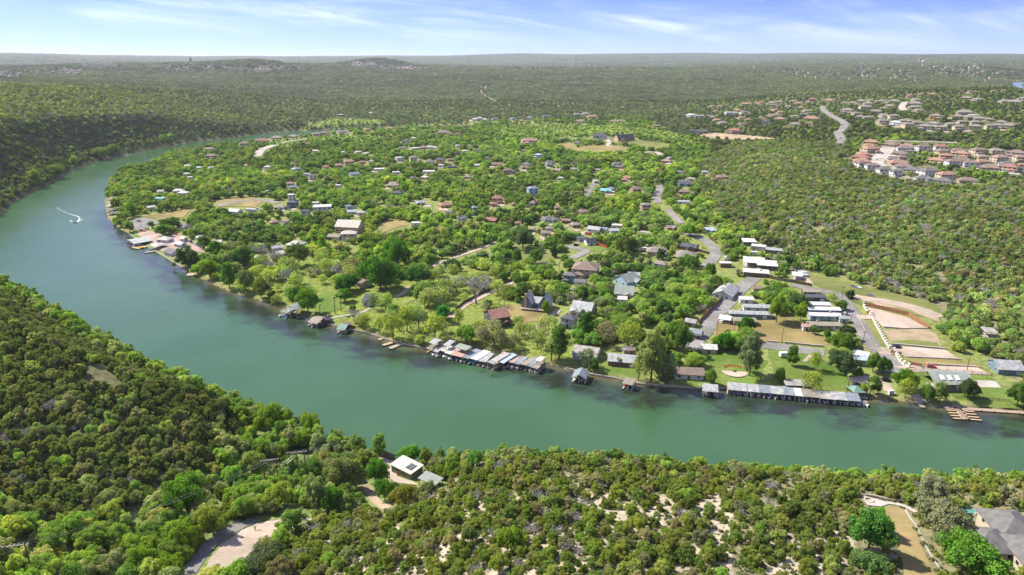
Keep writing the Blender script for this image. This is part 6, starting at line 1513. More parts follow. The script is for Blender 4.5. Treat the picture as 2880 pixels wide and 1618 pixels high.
for i, (x, y) in enumerate(((1075,200),(1070,238),(1062,268),(1065,310),(1068,345))):
    p = site('R5', x+15, y, 1)[0]; q = Z('R5', [(x-8, y+14)])[0]; q2 = Z('R5', [(x+52, y+22)])[0]
    open_shed('boathouse', q, q2, 8, 3, f'dark boathouse under the bend trees, {ordinal(i+1)} from the upstream end', ['greytan','weathered','metal','grey','slate'][i], npost=2)
# bulkhead along the developed shore
def bulkhead(name, pts, label, h=0.95, m=STONE, t=0.5):
    W = [on_water(*p) for p in pts]; o = empty(name, (W[0].x, W[0].y, 0), 0, label, 'retaining wall')
    for a, b in zip(W[:-1], W[1:]):
        L = (b-a).length; n = max(1, round(L/4)); ya = math.atan2(b.y-a.y, b.x-a.x)
        for i in range(n):
            p = a+(b-a)*((i+0.5)/n); shared('wall_block', 'bulkhead block', lambda: box(-0.5, 0.5, -0.5, 0.5, -2, 1), m, o, (p.x-W[0].x, p.y-W[0].y, 0), ya, (L/n*0.985, t, h))
bulkhead('bulkhead', [(1787,1081),(1971,1095),(2050,1093),(2160,1101),(2290,1113),(2440,1122)], 'low grey bulkhead behind the long covered dock', 0.9)
bulkhead('bulkhead', [(1600,1041),(1660,1056),(1730,1067),(1787,1081)], 'rough stone bulkhead below the shore lawn', 1.1)
bulkhead('bulkhead', [(985,929),(1035,939),(1130,970),(1195,982),(1270,966)], 'pale straight bulkhead in front of the pecan lawn', 0.95)
bulkhead('bulkhead', [(880,896),(913,912),(950,921),(985,929)], 'short concrete bulkhead beside the green boathouse', 0.95, concrete_m)
bulkhead('bulkhead', [(366,661),(400,684),(430,703),(475,730),(520,757)], 'dark stone edge of the resort lawn', 0.8)
# wakes
FOAM = mat('white foam', (0.80,0.82,0.80), 0.9, noise=0.1, nscale=2, bump=0.8, bscale=3)
def wake(reg, arms, label):
    V, F = [], []; r = np.random.default_rng(4)
    for pts, w0, w1 in arms:
        W = [on_water(*q, 0.05) for q in Z(reg, pts)]; W = densify(W, 14); n = len(W)
        for i, p in enumerate(W):
            d = (W[min(i+1, n-1)]-W[max(i-1, 0)]).normalized(); nn = Vector((-d.y, d.x, 0)); w = (w0+(w1-w0)*i/(n-1))*r.uniform(0.35, 1.25); q = p+nn*r.uniform(-.5, .5)
            V += [q-nn*w, q+Vector((0, 0, 0.18*r.uniform(0, 1))), q+nn*w]
            if i: b = len(V)-6; F += [(b, b+1, b+4, b+3), (b+1, b+2, b+5, b+4)]
    o = part('wake_foam', V, F, FOAM); tag(o, label, kind='stuff')
wake('R5', [([(752,450),(790,432),(800,405),(770,385),(725,372)], 0.8, 0.25), ([(752,450),(730,440),(700,432)], 0.9, 0.4), ([(757,450),(800,435),(850,412)], 0.7, 0.12), ([(725,372),(660,350),(600,320),(570,300)], 0.22, 0.08)], 'white wake curling behind the small motorboat')
wake('R1', [([(1242,1139),(1290,1130),(1345,1121)], 0.5, 0.12)], 'thin white wake of the far boat')
p = on_water(*Z('R5',[(757,450)])[0]); boat((p.x,p.y,0.1), -0.6, 'small motorboat turning in a white wake on open water', 'white', None, s=1.1)
p = on_water(*Z('R1',[(1240,1139)])[0]); boat((p.x,p.y,0.1), math.pi+0.1, 'distant speedboat running close to the dark bank', 'white', None, s=1.2)
# resort pool
def pool():
    W = [ground(*q) for q in Z('R5', [(1668,652),(1712,638),(1775,652),(1735,668)])]; z = max(v.z for v in W)+0.25
    c = sum(W, Vector())/4; o = empty('swimming_pool', (c.x, c.y, z), 0, 'bright blue rectangular pool on the resort terrace', 'swimming pool')
    part('water', [(v.x-c.x, v.y-c.y, 0.02) for v in W], [(0,3,2,1)], mat('bright pool water', (0.03,0.38,0.52), 0.1), o)
    for i in range(4):
        a, b = W[i]-c, W[(i+1) % 4]-c; d = (b-a); L = d.length; m = (a+b)/2; shared('coping', 'pool coping', lambda: box(-0.5, 0.5, -0.5, 0.5, -1.2, 0.12), TRIM, o, (m.x*1.06, m.y*1.06, 0), math.atan2(d.y, d.x), (L*1.1, 1.4, 1))
    fill(KEEP, Z('R5', [(1640,655),(1712,630),(1790,652),(1735,690)]), True); fill(BARE, Z('R5', [(1600,655),(1712,620),(1810,652),(1735,700)]), True)
pool()
# ------------------------------------------------------------------ vehicles on land
CARS = [('R5',1405,438,'white',0.1,True,'white suv parked alone in the riverside lot'),('R5',1505,470,'white',0.0,True,'white pickup beside the small tree in the riverside lot'),('R5',1425,528,'white',0.1,False,'white car at the hedge of the riverside lot'),('R5',1490,522,'white',0.0,True,'white suv right of the red car'),
 ('R5',1440,538,'red',0.0,False,'red car in front of the white ones at the hedge'),('R5',1770,570,'red',-0.4,False,'red car on the resort drive'),('R5',1925,652,'black',-0.8,True,'black suv, first in the resort car row'),('R5',1968,672,'silver',-0.8,False,'silver car, second in the resort car row'),
 ('R5',1990,685,'grey',-0.8,True,'grey suv, third in the resort car row'),('R5',2022,702,'black',-0.8,False,'black car, fourth in the resort car row'),('R5',2048,713,'silver',-0.8,True,'silver suv, last in the resort car row'),
 ('S4',1295,558,'black',0.15,True,'black suv parked in the middle gravel yard'),('S4',1640,758,'red',-0.3,False,'red and white car in the lower gravel yard'),('S4',1185,890,'black',0.0,True,'black suv by the sandy drive'),('S4',895,942,'black',0.1,True,'black suv behind the green gazebo'),
 ('R8',735,1362,'black',0.0,True,'black pickup beside the pale blue trailer'),('R8',780,1378,'silver',0.1,True,'silver pickup at the lane beside the trailers'),('R8',745,1382,'grey',0.1,False,'grey car in front of the black pickup'),('R7',645,678,'black',0.2,False,'black car on the short street by the garage'),
 ('R6',505,560,'red',0.3,False,'red car in the lodge parking under trees'),('R6',430,585,'black',0.1,True,'black suv in the lodge parking under trees'),('R6',15,320,'white',0.1,True,'white pickup at the edge of the dry field'),('R6',335,322,'silver',0.1,True,'silver pickup behind the tan roofed house'),
 ('R6',960,290,'red',0.4,False,'red car behind the blue metal roof'),('R6',985,305,'silver',0.4,True,'silver pickup beside the red one in the lane'),('R6',1010,300,'white',0.4,True,'white suv at the end of the lane'),
 ('S2',1325,228,'white',0.2,True,'white pickup under the pecans beside the cottage'),('R7',1205,820,'black',0.0,False,'black car below the dense oak pair'),('R4',745,832,'black',0.9,False,'black car on the winding lane'),('R4',728,965,'silver',0.8,True,'silver car low on the winding lane'),
 ('R4',1090,1180,'white',0.9,False,'white car in the estate street'),('R4',1150,1120,'black',1.0,True,'black suv in the estate street')]
for reg, x, y, c, ya, suv, lb in CARS:
    g, dep, px, py = site(reg, x, y, 0.6); car((g.x, g.y, g.z+0.2+0.0004*dep), ya, c if c in PAINT else 'silver', lb, suv, 'parked cars')
    fill(KEEP, [(px-4,py-2),(px+4,py-2),(px+4,py+2),(px-4,py+2)], True); fill(BARE, [(px-6,py-4),(px+6,py-4),(px+6,py+4),(px-6,py+4)], True)
# stored boats in the yard
SB = [(2230,715,'white'),(2262,720,'grey'),(2290,722,'white'),(2315,728,'blue'),(2175,735,'white'),(2190,745,'grey'),(2185,762,'navy'),(2190,780,'white'),(2180,795,'grey'),(2175,808,'white'),(2185,822,'navy'),(2165,828,'grey')]
for i, (x, y, c) in enumerate(SB):
    g = site('R7', x, y, 0.6)[0]; boat((g.x, g.y, g.z+0.6), -0.4 if i < 4 else 0.1, f"{c} covered boat in the storage yard, {ordinal(i+1)} counting from the top", 'white', c, 'boats in the storage yard', 1.0)
for i, (x, y, c) in enumerate([(290,920,'grey'),(310,935,'navy'),(345,950,'tan'),(355,962,'white'),(365,975,'grey'),(370,988,'white')]):
    g = site('R8', x, y, 0.6)[0]; boat((g.x, g.y, g.z+0.6), 0.05, f"{c} covered boat below the big oaks, {ordinal(i+1)} from the top", 'white', c, 'boats stored below the big oaks', 1.0)
g = site('S3', 1880, 600, 0.6)[0]; boat((g.x, g.y, g.z+0.6), -0.7, 'grey speedboat on a trailer beside the white roofed trailer home', 'grey', None, s=1.1); fill(KEEP, Z('S3', [(1840,575),(1915,600),(1920,640),(1850,610)]), True)
for i, (x, y, c) in enumerate([(860,1100,'navy'),(885,1105,'grey'),(910,1110,'white'),(1030,1190,'black')]):
    g = site('R8', x, y, 0.5)[0]; boat((g.x, g.y, g.z+0.3), -0.9, f"{['dark','grey','white','black'][i]} boat trailer load left on the open grass", 'white', c if c != 'black' else 'navy', s=0.8)
def camper(reg, x, y, ya, label, L=6.0, name='camper'):
    g, dep, px, py = site(reg, x, y, 1.2); o = empty(name, (g.x, g.y, g.z+0.1), ya, label, 'camper')
    V = [(-L/2,-1.2,0.6),(L/2-0.4,-1.2,0.6),(L/2,-1.2,1.6),(L/2-0.5,-1.2,2.8),(-L/2,-1.2,2.8)]; V += [(a, 1.2, c) for a, b, c in V]
    part('body', V, [(0,1,2,3,4),(9,8,7,6,5),(0,5,6,1),(1,6,7,2),(2,7,8,3),(3,8,9,4),(4,9,5,0)], PAINT['white'], o)
    for xx in (-1.6, 0.9): shared('window', 'camper window', lambda: box(-0.5, 0.5, -0.04, 0.03, 0, 0.6), GLASS, o, (xx, -1.21, 1.6))
    shared('door', 'camper door', lambda: box(-0.35, 0.35, -0.05, 0.03, 0, 1.8), TRIM, o, (-0.2, -1.21, 0.7))
    for yy in (-1.15, 1.15): shared('wheel', 'wheel', wheel_vf, RUBBER, o, (-0.3, yy, 0.34))
    fill(KEEP, [(px-7,py-5),(px+7,py-5),(px+7,py+4),(px-7,py+4)], True); fill(BARE, [(px-9,py-4),(px+9,py-4),(px+9,py+8),(px-9,py+8)], True)
camper('S4',170,640,0.1,'white camper with striped side on the park lawn')
camper('R7',1315,722,0.1,'white motorhome under the oaks beside the ranch house',8)
camper('R7',2430,765,-0.2,'white motorhome in the storage yard')
for i, x in enumerate((2500,2530,2560)): camper('R5',x,328+i*2,-0.3,f'white camper beside the long white house, {ordinal(i+1)} from left')
# ------------------------------------------------------------------ fences and walls
def fence(reg, pts, h, m, label, step=2.4, name='plank_fence', solid=True, planks=True):
    W = gpts(Z(reg, pts)); W2 = [W[0]]
    for a, b in zip(W[:-1], W[1:]):
        n = max(1, round((b-a).xy.length/step)); W2 += [a+(b-a)*((i+1)/n) for i in range(n)]
    P = [Vector((v.x, v.y, float(H(v.x, v.y))+0.1+0.0004*v.y)) for v in W2]; o = empty(name, tuple(P[0]), 0, label, 'fence'); b0 = P[0]
    for p in P: part('post', *box(p.x-b0.x-0.08, p.x-b0.x+0.08, p.y-b0.y-0.08, p.y-b0.y+0.08, p.z-b0.z-0.8, p.z-b0.z+h+0.08), m, o)
    for a, b in zip(P[:-1], P[1:]):
        a_, b_ = a-b0, b-b0; d = (b_-a_); n = Vector((-d.y, d.x, 0)).normalized()*0.03
        if solid:
            k = 4; V, F = [], []
            for i in range(k):
                p = a_+d*(i/k)+d*0.01; q = a_+d*((i+1)/k)-d*0.01; hh = h-0.06*(i % 2)
                V2 = [p-n, q-n, q+n, p+n]; V2 = [tuple(v+Vector((0,0,-0.3))) for v in V2]+[tuple(v+Vector((0,0,hh))) for v in V2]; V, F = merge((V, F), (V2, list(BF)))
            part('plank_panel', V, F, m, o)
        else:
            V, F = [], []
            for zz in (0.35, 0.75, h-0.05):
                V2 = [a_-n, b_-n, b_+n, a_+n]; V2 = [tuple(v+Vector((0,0,zz-0.05))) for v in V2]+[tuple(v+Vector((0,0,zz+0.05))) for v in V2]; V, F = merge((V, F), (V2, list(BF)))
            part('rail', V, F, m, o)
    a_ = [project(p.x, p.y, p.z+h*f)[:2] for f in (0.1, 1.0) for p in P]
    for i in range(len(P)-1): fill(KEEP, [a_[i], a_[i+1], a_[len(P)+i+1], a_[len(P)+i]], True)
fence('S4',[(970,145),(1200,195),(1410,245),(1510,310),(1612,372)],2.2,REDWOOD,'tall red brown plank fence round the upper gravel yard')
fence('R7',[(818,672),(890,690),(965,712)],2.0,mat('bright red stained fence',(0.42,0.07,0.04),0.8,noise=0.1),'bright red plank fence beside the small lawn')
fence('R7',[(735,572),(800,582)],2.0,MATS['bright red stained fence'],'short bright red fence behind the black roofs')
fence('R7',[(2120,1200),(2085,1260),(2010,1330),(1920,1431)],2.0,REDWOOD,'brown plank fence along the upper park road')
fence('S3',[(2095,100),(2010,180),(1930,260),(1880,330)],2.0,REDWOOD,'brown plank fence along the lower park road')
fence('R6',[(2576,1040),(2420,1105),(2240,1190),(2090,1270),(1950,1390)],1.6,DARKWOOD,'dark plank fence beside the straight gravel drive')
fence('R7',[(1770,735),(1880,748),(1990,775)],1.9,DARKWOOD,'dark plank fence between the two street bend houses')
fence('R8',[(0,1010),(130,1040),(260,1060),(440,1095)],1.9,DARKWOOD,'dark plank fence along the back of the storage yard')
fence('S4',[(1390,800),(1560,805),(1800,815),(2050,830),(2250,850)],1.5,DARKWOOD,'low railed fence between gravel yard and pavilion lawn',4,'rail_fence',False)
fence('S4',[(1890,1078),(2000,1085),(2200,1095),(2430,1112)],1.1,DARKWOOD,'thin rail fence across the river lawn',4,'rail_fence',False)
fence('T2',[(1245,232),(1300,228),(1400,268)],2.2,WM['tan'],'grey board wall behind the metal boathouse')
fence('R7',[(1990,618),(2030,640),(2060,665)],1.8,DARKWOOD,'short dark fence outside the street bend')
WHITEW = mat('white limewashed masonry', (0.66,0.62,0.55), 0.9, noise=0.1, nscale=1)
def pillars(reg, pts, n, label, h=2.2):
    W = densify(gpts(Z(reg, pts)), 10); L = [0]
    for a, b in zip(W[:-1], W[1:]): L.append(L[-1]+(b-a).length)
    def at(s):
        for i in range(len(L)-1):
            if L[i+1] >= s: return W[i]+(W[i+1]-W[i])*((s-L[i])/(L[i+1]-L[i]+1e-9))
        return W[-1]
    P = [at(L[-1]*i/(n-1)) for i in range(n)]; P = [Vector((p.x, p.y, float(H(p.x, p.y))+0.2)) for p in P]
    o = empty('pillared_wall', tuple(P[0]), 0, label, 'wall'); b0 = P[0]
    for i, p in enumerate(P):
        q = p-b0; d = (P[min(i+1, n-1)]-P[max(i-1, 0)]); ya = math.atan2(d.y, d.x)
        shared('pillar', 'masonry pillar', lambda: merge(box(-0.35, 0.35, -0.35, 0.35, -0.8, 2.0), box(-0.45, 0.45, -0.45, 0.45, 2.0, 2.25)), WHITEW, o, tuple(q), ya)
        if i < n-1:
            m = (P[i]+P[i+1])/2-b0; Ls = (P[i+1]-P[i]).length
            shared('wall_section', 'masonry wall section', lambda: box(-0.5, 0.5, -0.15, 0.15, -0.8, 0.9), WHITEW, o, tuple(m), math.atan2(P[i+1].y-P[i].y, P[i+1].x-P[i].x), (Ls-0.7, 1, 1))
pillars('S4',[(958,145),(985,190),(1030,245)],5,'upper run of the white pillared wall, above the yard gate')
pillars('S4',[(1042,262),(1080,335),(1120,410),(1160,490),(1220,580)],15,'long white pillared wall beside the grass verge')
pillars('S4',[(1268,608),(1300,660),(1340,725),(1415,765)],8,'lower run of the white pillared wall')
def gate(reg, x, y, ya, w, label):
    g = site(reg, x, y, 0.8)[0]; o = empty('gate', (g.x, g.y, g.z), ya, label, 'gate')
    for k in range(9): shared('slat', 'gate slat', lambda: box(-0.5, 0.5, -0.04, 0.04, 0.15, 1.9), REDWOOD, o, (-w/2+w*(k+0.5)/9, 0, 0), 0, (w/9*0.9, 1, 1))
    shared('frame', 'gate frame', lambda: merge(box(-0.5, 0.5, -0.06, 0.06, 0.2, 0.35), box(-0.5, 0.5, -0.06, 0.06, 1.7, 1.85)), REDWOOD, o, (0, 0.1, 0), 0, (w, 1, 1))
gate('S4',1025,220,-1.1,5,'red brown timber gate of the upper yard'); gate('S4',1285,618,-0.5,5,'red brown timber gate of the middle yard'); gate('S4',1480,735,-0.6,6,'red brown timber gate of the lower yard')
rim('stone_terrace', [(0,508),(90,520)], 0.7, 1.1, STONE, 'pale stone terrace wall, short left run below the dry field', 'S4')
rim('stone_terrace', [(165,520),(300,535),(440,550),(562,560)], 0.7, 1.1, STONE, 'pale stone terrace wall below the dry field', 'S4')
rim('stone_terrace', [(1160,362),(1350,380),(1500,378),(1600,376)], 0.8, 0.9, STONE, 'rough stone wall under the upper gravel yard', 'S4')
rim('stone_terrace', [(1238,533),(1400,548),(1600,565),(1735,578),(1790,583)], 0.8, 0.9, STONE, 'cut stone wall above the middle gravel yard', 'S4')
rim('stone_terrace', [(1380,665),(1550,672),(1750,682),(1940,690)], 0.8, 0.9, STONE, 'stone wall below the middle gravel yard', 'S4')
rim('stone_terrace', [(1600,733),(1750,745),(1950,755),(2090,765)], 0.8, 0.9, STONE, 'stone wall above the lower gravel yard', 'S4')
# boulders edging the verge and lane
def rock_vf(seed=0):
    r = np.random.default_rng(seed); V = ico_v*(1+r.uniform(-.22, .22, (12, 1)))*np.array([1, .8, .62]); return V.tolist(), [tuple(f) for f in ico_f]
def rocks(reg, pts, n, label, s=0.6, group='boulders edging the lane'):
    W = densify(gpts(Z(reg, pts)), 12); r = np.random.default_rng(len(label))
    for i in range(n):
        p = W[int(i*(len(W)-1)/(n-1))]; k = i % 4; lb = f'{label}, {ordinal(i+1)} from the top' if n > 3 else f"{label}, {['left','middle','right'][i]} of three"
        o = shared('boulder', 'boulder %d' % k, lambda: rock_vf(k), STONE, None, (p.x+r.uniform(-.3, .3), p.y+r.uniform(-.3, .3), float(H(p.x, p.y))+0.25), r.uniform(0, 6), (s*r.uniform(.7, 1.3),)*3)
        tag(o, lb, 'boulder', group)
rocks('S4',[(922,285),(960,350),(1000,430),(1080,540),(1200,585)],22,'pale boulder in the line along the grass verge')
rocks('R8',[(835,1265),(850,1320),(900,1370),(980,1400)],12,'pale boulder in the line above the yard gate',0.5,'boulders above the yard gate')
rocks('T2',[(485,865),(515,880),(548,878)],3,'white boulder on the weedy grass by the gravel pad',0.8,'boulders by the gravel pad')
# ------------------------------------------------------------------ poles and wires
def pole(reg, x, y, h, label, arm=True, name='utility_pole', m=DARKWOOD, yaw=0.3):
    g, dep, px, py = site(reg, x, y, 0.0); o = empty(name, tuple(g), yaw, label, 'pole')
    part('shaft', *tube((0,0,-1), (0,0,h), 0.17, 0.11, 8), m, o)
    if arm:
        part('crossarm', *box(-1.2, 1.2, -0.07, 0.07, h-0.7, h-0.52), m, o)
        for xx in (-1.1, -0.4, 0.4, 1.1): shared('insulator', 'insulator', lambda: tube((0,0,0), (0,0,0.22), 0.06), GLASS, o, (xx, 0, h-0.5))
    fill(KEEP, [(px-1.5,py-h*FPX/dep*0.95),(px+1.5,py-h*FPX/dep*0.95),(px+1.5,py),(px-1.5,py)], True)
    return Vector((g.x, g.y, g.z+h-0.4))
def wires(pts, label, n=3, sag=2.5, r=0.03, gap=0.8):
    b0 = pts[0]; o = empty('power_line', tuple(b0), 0, label, 'power line')
    for k in range(n):
        for a, b in zip(pts[:-1], pts[1:]):
            d = (b-a); nn = Vector((-d.y, d.x, 0)).normalized()*gap*(k-(n-1)/2); P = []
            for i in range(13): f = i/12; P.append(a+d*f+nn-b0-Vector((0, 0, sag*4*f*(1-f))))
            V, F = [], []
            for p, q in zip(P[:-1], P[1:]): V, F = merge((V, F), tube(p, q, r, n=3))
            part('wire', V, F, STEEL, o)
p1 = pole('S4',135,520,9,'tall plain pole at the edge of the dry field',False); pole('S4',2000,800,10,'leaning looking pole in the lower gravel yard',False); p2 = pole('S4',830,328,9,'utility pole beside the tan trailer'); p3 = pole('S4',945,575,10,'utility pole at the bend of the lane'); p4 = pole('R8',740,1232,9,'utility pole above the trailers')
p5 = pole('R7',2108,1270,11,'utility pole beside the metal workshop'); pole('R5',1420,500,7,'lamp pole in the riverside lot',False); pole('R5',2400,272,7,'pole beside the lane bend',False); pole('S3',2060,430,8,'plain pole at the park road bend',False); p6 = pole('S3',2230,450,8,'pole with a lamp on the dry grass',True)
pole('S2',2500,185,8,'thin pole beside the straight drive',False); p7 = pole('R7',475,975,9,'pole in front of the blue grey house'); p8 = pole('R6',2340,875,9,'pole with transformer in the meadow'); p9 = pole('R6',1820,810,9,'pole above the oak row'); p10 = pole('R6',1650,745,8,'pole left of the oak row'); pole('R6',1115,915,7,'lamp pole in the clearing of the oaks',False)
wires([p10,p9,p8,p7],'sagging power line crossing the oaks behind the pecan park'); wires([p4,p2,p3],'power line along the park lane',2,1.2)
q1 = pole('R6',1300,345,9,'pole left of the upper power line'); q2 = pole('R6',1780,368,9,'pole in the middle of the upper power line'); q3 = pole('R6',2200,460,9,'pole right of the upper power line'); wires([q1,q2,q3],'upper power line over the far oaks')
def hframe(reg, x, y, h, label, span=3.2, legs=3, yaw=0.2):
    g, dep, px, py = site(reg, x, y, 0.0); o = empty('h_frame_pylon', tuple(g), yaw, label, 'pylon')
    for i in range(legs): part('leg', *tube((-span+i*2*span/(legs-1),0,-1.5), (-span+i*2*span/(legs-1),0,h), 0.2, 0.14, 8), DARKWOOD, o)
    part('crossarm', *box(-span-0.8, span+0.8, -0.12, 0.12, h-0.75, h-0.5), WOOD, o)
    for i in range(7): shared('insulator', 'insulator', lambda: tube((0,0,0), (0,0,0.35), 0.1), TRIM, o, (-span-0.8+i*(2*span+1.6)/6, 0, h-0.5))
    fill(KEEP, [(px-span*FPX/dep,py-h*FPX/dep*0.9),(px+span*FPX/dep,py-h*FPX/dep*0.9),(px+span*FPX/dep,py-h*FPX/dep*0.75),(px-span*FPX/dep,py-h*FPX/dep*0.75)], True)
    return Vector((g.x, g.y, g.z+h-0.4))
h1 = hframe('T2',440,500,13,'three legged timber pylon above the hollow',2.6); h2 = hframe('T2',170,560,12,'timber pylon half sunk in the yellow green tree',2.2,2); h3 = hframe('T1',235,1450,10,'timber pylon top at the corner of the hollow',2.2,2); h4 = hframe('S3',600,140,11,'timber pylon rising from the oaks near the marina',1.6,2)
wires([h3,h2,h1],'power line strung along the hollow',2,3,0.04,1.4)
mp = on_water(*MZ(1300,745), 4.0); bp = ground(*Z('S2',[(1290,1400)])[0]); wires([Vector((mp.x,mp.y,6)), Vector((h1.x, h1.y, h1.z))],'pair of thin cables spanning the river',2,9,0.035,2.2)
# ------------------------------------------------------------------ small things on the lawns
def fire_ring():
    g = site('S3',2238,808,0)[0]; o = empty('fire_ring', tuple(g), 0, 'round sand fire circle with red chairs on the lawn', 'fire ring')
    V = [(6.2*math.cos(a*math.pi/12), 6.2*math.sin(a*math.pi/12), 0.22) for a in range(24)]; part('sand', V, [tuple(range(24))], gravel_m, o); part('hearth', *tube((0,0,0), (0,0,0.7), 0.8, n=10), DARKWOOD, o)
    for i in range(7):
        a = 0.75+i*0.26; c = empty('lawn_chair', (g.x+5.2*math.cos(a), g.y+5.2*math.sin(a), g.z+0.22), a+math.pi/2, f'red lawn chair, {ordinal(7-i)} from left round the fire circle', 'chair', 'red chairs round the fire circle')
        part('seat', *box(-.35,.35,-.35,.35,.35,.45), PAINT['red'], c); part('backrest', *box(-.35,.35,-.42,-.32,.45,1.15), PAINT['red'], c)
        for sx in (-.3,.3):
            for sy in (-.3,.3): part('leg', *box(sx-.04,sx+.04,sy-.04,sy+.04,0,.35), PAINT['red'], c)
    fill(KEEP, Z('S3', [(2150,775),(2240,760),(2325,790),(2320,830),(2230,845),(2160,820)]), True); fill(BARE, Z('S3', [(2140,765),(2240,755),(2335,790),(2320,840),(2230,855),(2150,830)]), True)
fire_ring()
for i, x in enumerate((1222,1244)):
    g = site('S4',x,1018,1.0)[0]; o = empty('portable_toilet', tuple(g), 0.1, f"{'left' if i==0 else 'right'} white portable toilet at the drive end", 'portable toilet'); part('cabin', *box(-.6,.6,-.6,.6,0,2.2), TRIM, o); part('roof', *roof_vf(-.6,.6,-.6,.6,2.2,.25,'gable',.05), TRIM, o); part('door', *box(-.45,.45,-.65,-.6,.1,2.0), WM['grey'], o)
    fill(KEEP, Z('S4', [(1205,995),(1260,995),(1260,1035),(1205,1035)]), True)
def hoop(reg, x, y, label):
    g = site(reg, x, y, 0)[0]; o = empty('basketball_hoop', tuple(g), 0, label, 'basketball hoop'); part('pole', *tube((0,0,0), (0,0,3.4), .08), STEEL, o); part('backboard', *box(-.9,.9,-.25,-.2,2.9,4.0), TRIM, o); part('rim', *tube((0,-.5,3.05), (0,-.5,3.1), .23, n=10), PAINT['orange'], o)
hoop('S4',1550,820,'white basketball hoop behind the pavilion')
for k, (a, b, c, d) in enumerate([((2190,905),(2260,920),(2290,950),(2220,945))]): 
    road('court_line','S4',[a,b,c,d],0.25,mat('white court paint',(0.7,0.7,0.68)),0.12,'painted key line on the basketball court',False)
# ------------------------------------------------------------------ skyline towers and distant buildings
def at_px(px, py, dist): 
    d = ray(px, py); t = dist/math.hypot(d[0], d[1]); return Vector((d[0]*t, d[1]*t, CAM_H+d[2]*t))
def place_far(px, py_base, py_top):
    g = ground(px, py_base); _, _, dep = project(g.x, g.y, g.z); return g, float((py_base-py_top)*dep/FPX), float(dep)
def water_tower(px, yb, yt, wp, label, m, style='mushroom'):
    g, h, dep = place_far(px, yb, yt); w = wp*dep/FPX; o = empty('water_tower', (g.x, g.y, g.z-3), 0, label, 'water tower')
    if style == 'standpipe': part('tank', *tube((0,0,0), (0,0,h+3), w/2, w/2, 16), m, o); part('cap', *tube((0,0,h+3), (0,0,h+3+w*0.1), w/2, w*0.2, 16), m, o)
    else:
        part('stem', *tube((0,0,0), (0,0,h*0.72), w*0.24, w*0.16, 12), m, o); V, F = merge(tube((0,0,h*0.72), (0,0,h*0.85), w*0.16, w*0.5, 14), tube((0,0,h*0.85), (0,0,h*0.94), w*0.5, w*0.48, 14), tube((0,0,h*0.94), (0,0,h+3), w*0.48, w*0.15, 14)); part('tank', V, F, m, o)
water_tower(537,179,164,7,'grey green standpipe tower on the left hill',mat('grey green steel',(0.20,0.28,0.27),0.6),'standpipe')
water_tower(32,180,166,9,'mushroom water tower above the pale school block',WM['grey'])
water_tower(752,181,165,5,'slim water tower on the suburb hill',WM['white'])
water_tower(2593,192,171,8,'white mushroom water tower among hillside houses',WM['white'])
water_tower(2584,178,170,4,'small white tank left of the mushroom tower',WM['white'],'standpipe')
def mast(px, yb, yt, label, head=True):
    g, h, dep = place_far(px, yb, yt); o = empty('radio_mast', (g.x, g.y, g.z), 0, label, 'mast'); w = 2.2*dep/FPX; part('shaft', *tube((0,0,0), (0,0,h), w*0.3, w*0.25, 5), mat('dark mast steel',(0.06,0.065,0.07)), o)
    if head: part('head', *tube((0,0,h*0.85), (0,0,h), w*0.9, w*0.9, 8), MATS['dark mast steel'], o)
mast(827,180,163,'dark headed mast right of the suburb hill'); mast(841,178,162,'thin mast beyond the dark headed one'); mast(1655,186,174,'left thin mast behind the white tower',False); mast(1663,186,175,'right thin mast behind the white tower',False)
def campus():
    g, h, dep = place_far(1614,187,168); u = dep/FPX*1.3; o = empty('white_tower', (g.x, g.y, g.z-4), 0, 'white office tower with rooftop antennas over a long white podium', 'tower')
    part('wall', *box(-2.2*u, 2.2*u, -2*u, 2*u, 0, h+6), TRIM, o); part('podium', *box(-16*u, 18*u, -6*u, -2.2*u, 0, 20), TRIM, o); part('podium', *box(-10*u, 22*u, -2.1*u, 4*u, 0, 14), WM['cream'], o)
    for x in (-1.6,-.5,.6,1.6): part('antenna', *tube((x*u,0,h+4), (x*u,0,h+4+4*u), .15*u), STEEL, o)
    for i in range(5): part('window_band', *box(-2.0*u, 2.0*u, -2.05*u, -2.0*u, 10+i*(h-8)/5, 10+i*(h-8)/5+(h-8)/14), GLASS, o)
campus()
def blocks(px, py, wp, hp, label, wc='cream', rc='cream', name='distant_building', n=1, dpt=25):
    g, h, dep = place_far(px, py, py-hp); w = wp*dep/FPX; o = empty(name, (g.x, g.y, g.z-3), 0, label, 'building')
    part('wall', *box(-w/2, w/2, 0, dpt, 0, h+3), WM[wc], o); part('roof', *box(-w/2-1, w/2+1, -1, dpt+1, h+3, h+4.5), RM[rc], o)
    for i in range(max(2, int(wp/5))):
        xx = -w/2+w*(i+0.5)/max(2, int(wp/5)); part('window_band', *box(xx-w/wp*1.2, xx+w/wp*1.2, -0.3, 0, 3+h*0.25, 3+h*0.75), GLASS, o)
blocks(35,193,75,7,'long grey stepped school block on the left skyline','grey','greytan'); blocks(82,193,16,8,'tan cube at the right end of the school block','tan','tan'); blocks(14,203,32,3,'long white warehouse below the school','white','white'); blocks(275,197,18,3,'tan low warehouse left of centre ridge','tan','tan'); blocks(322,193,36,3,'long white warehouse on the ridge','white','white'); blocks(340,199,28,3,'grey warehouse below the long white one','grey','metal')
blocks(1278,190,14,4,'pale school at the ridge edge','white','white'); blocks(1345,190,28,4,'long pale school right of the smaller one','cream','cream'); blocks(1455,192,24,3,'low tan building on the central ridge','tan','tan'); blocks(2650,193,40,5,'row of white apartment blocks near the distant lake','white','white')
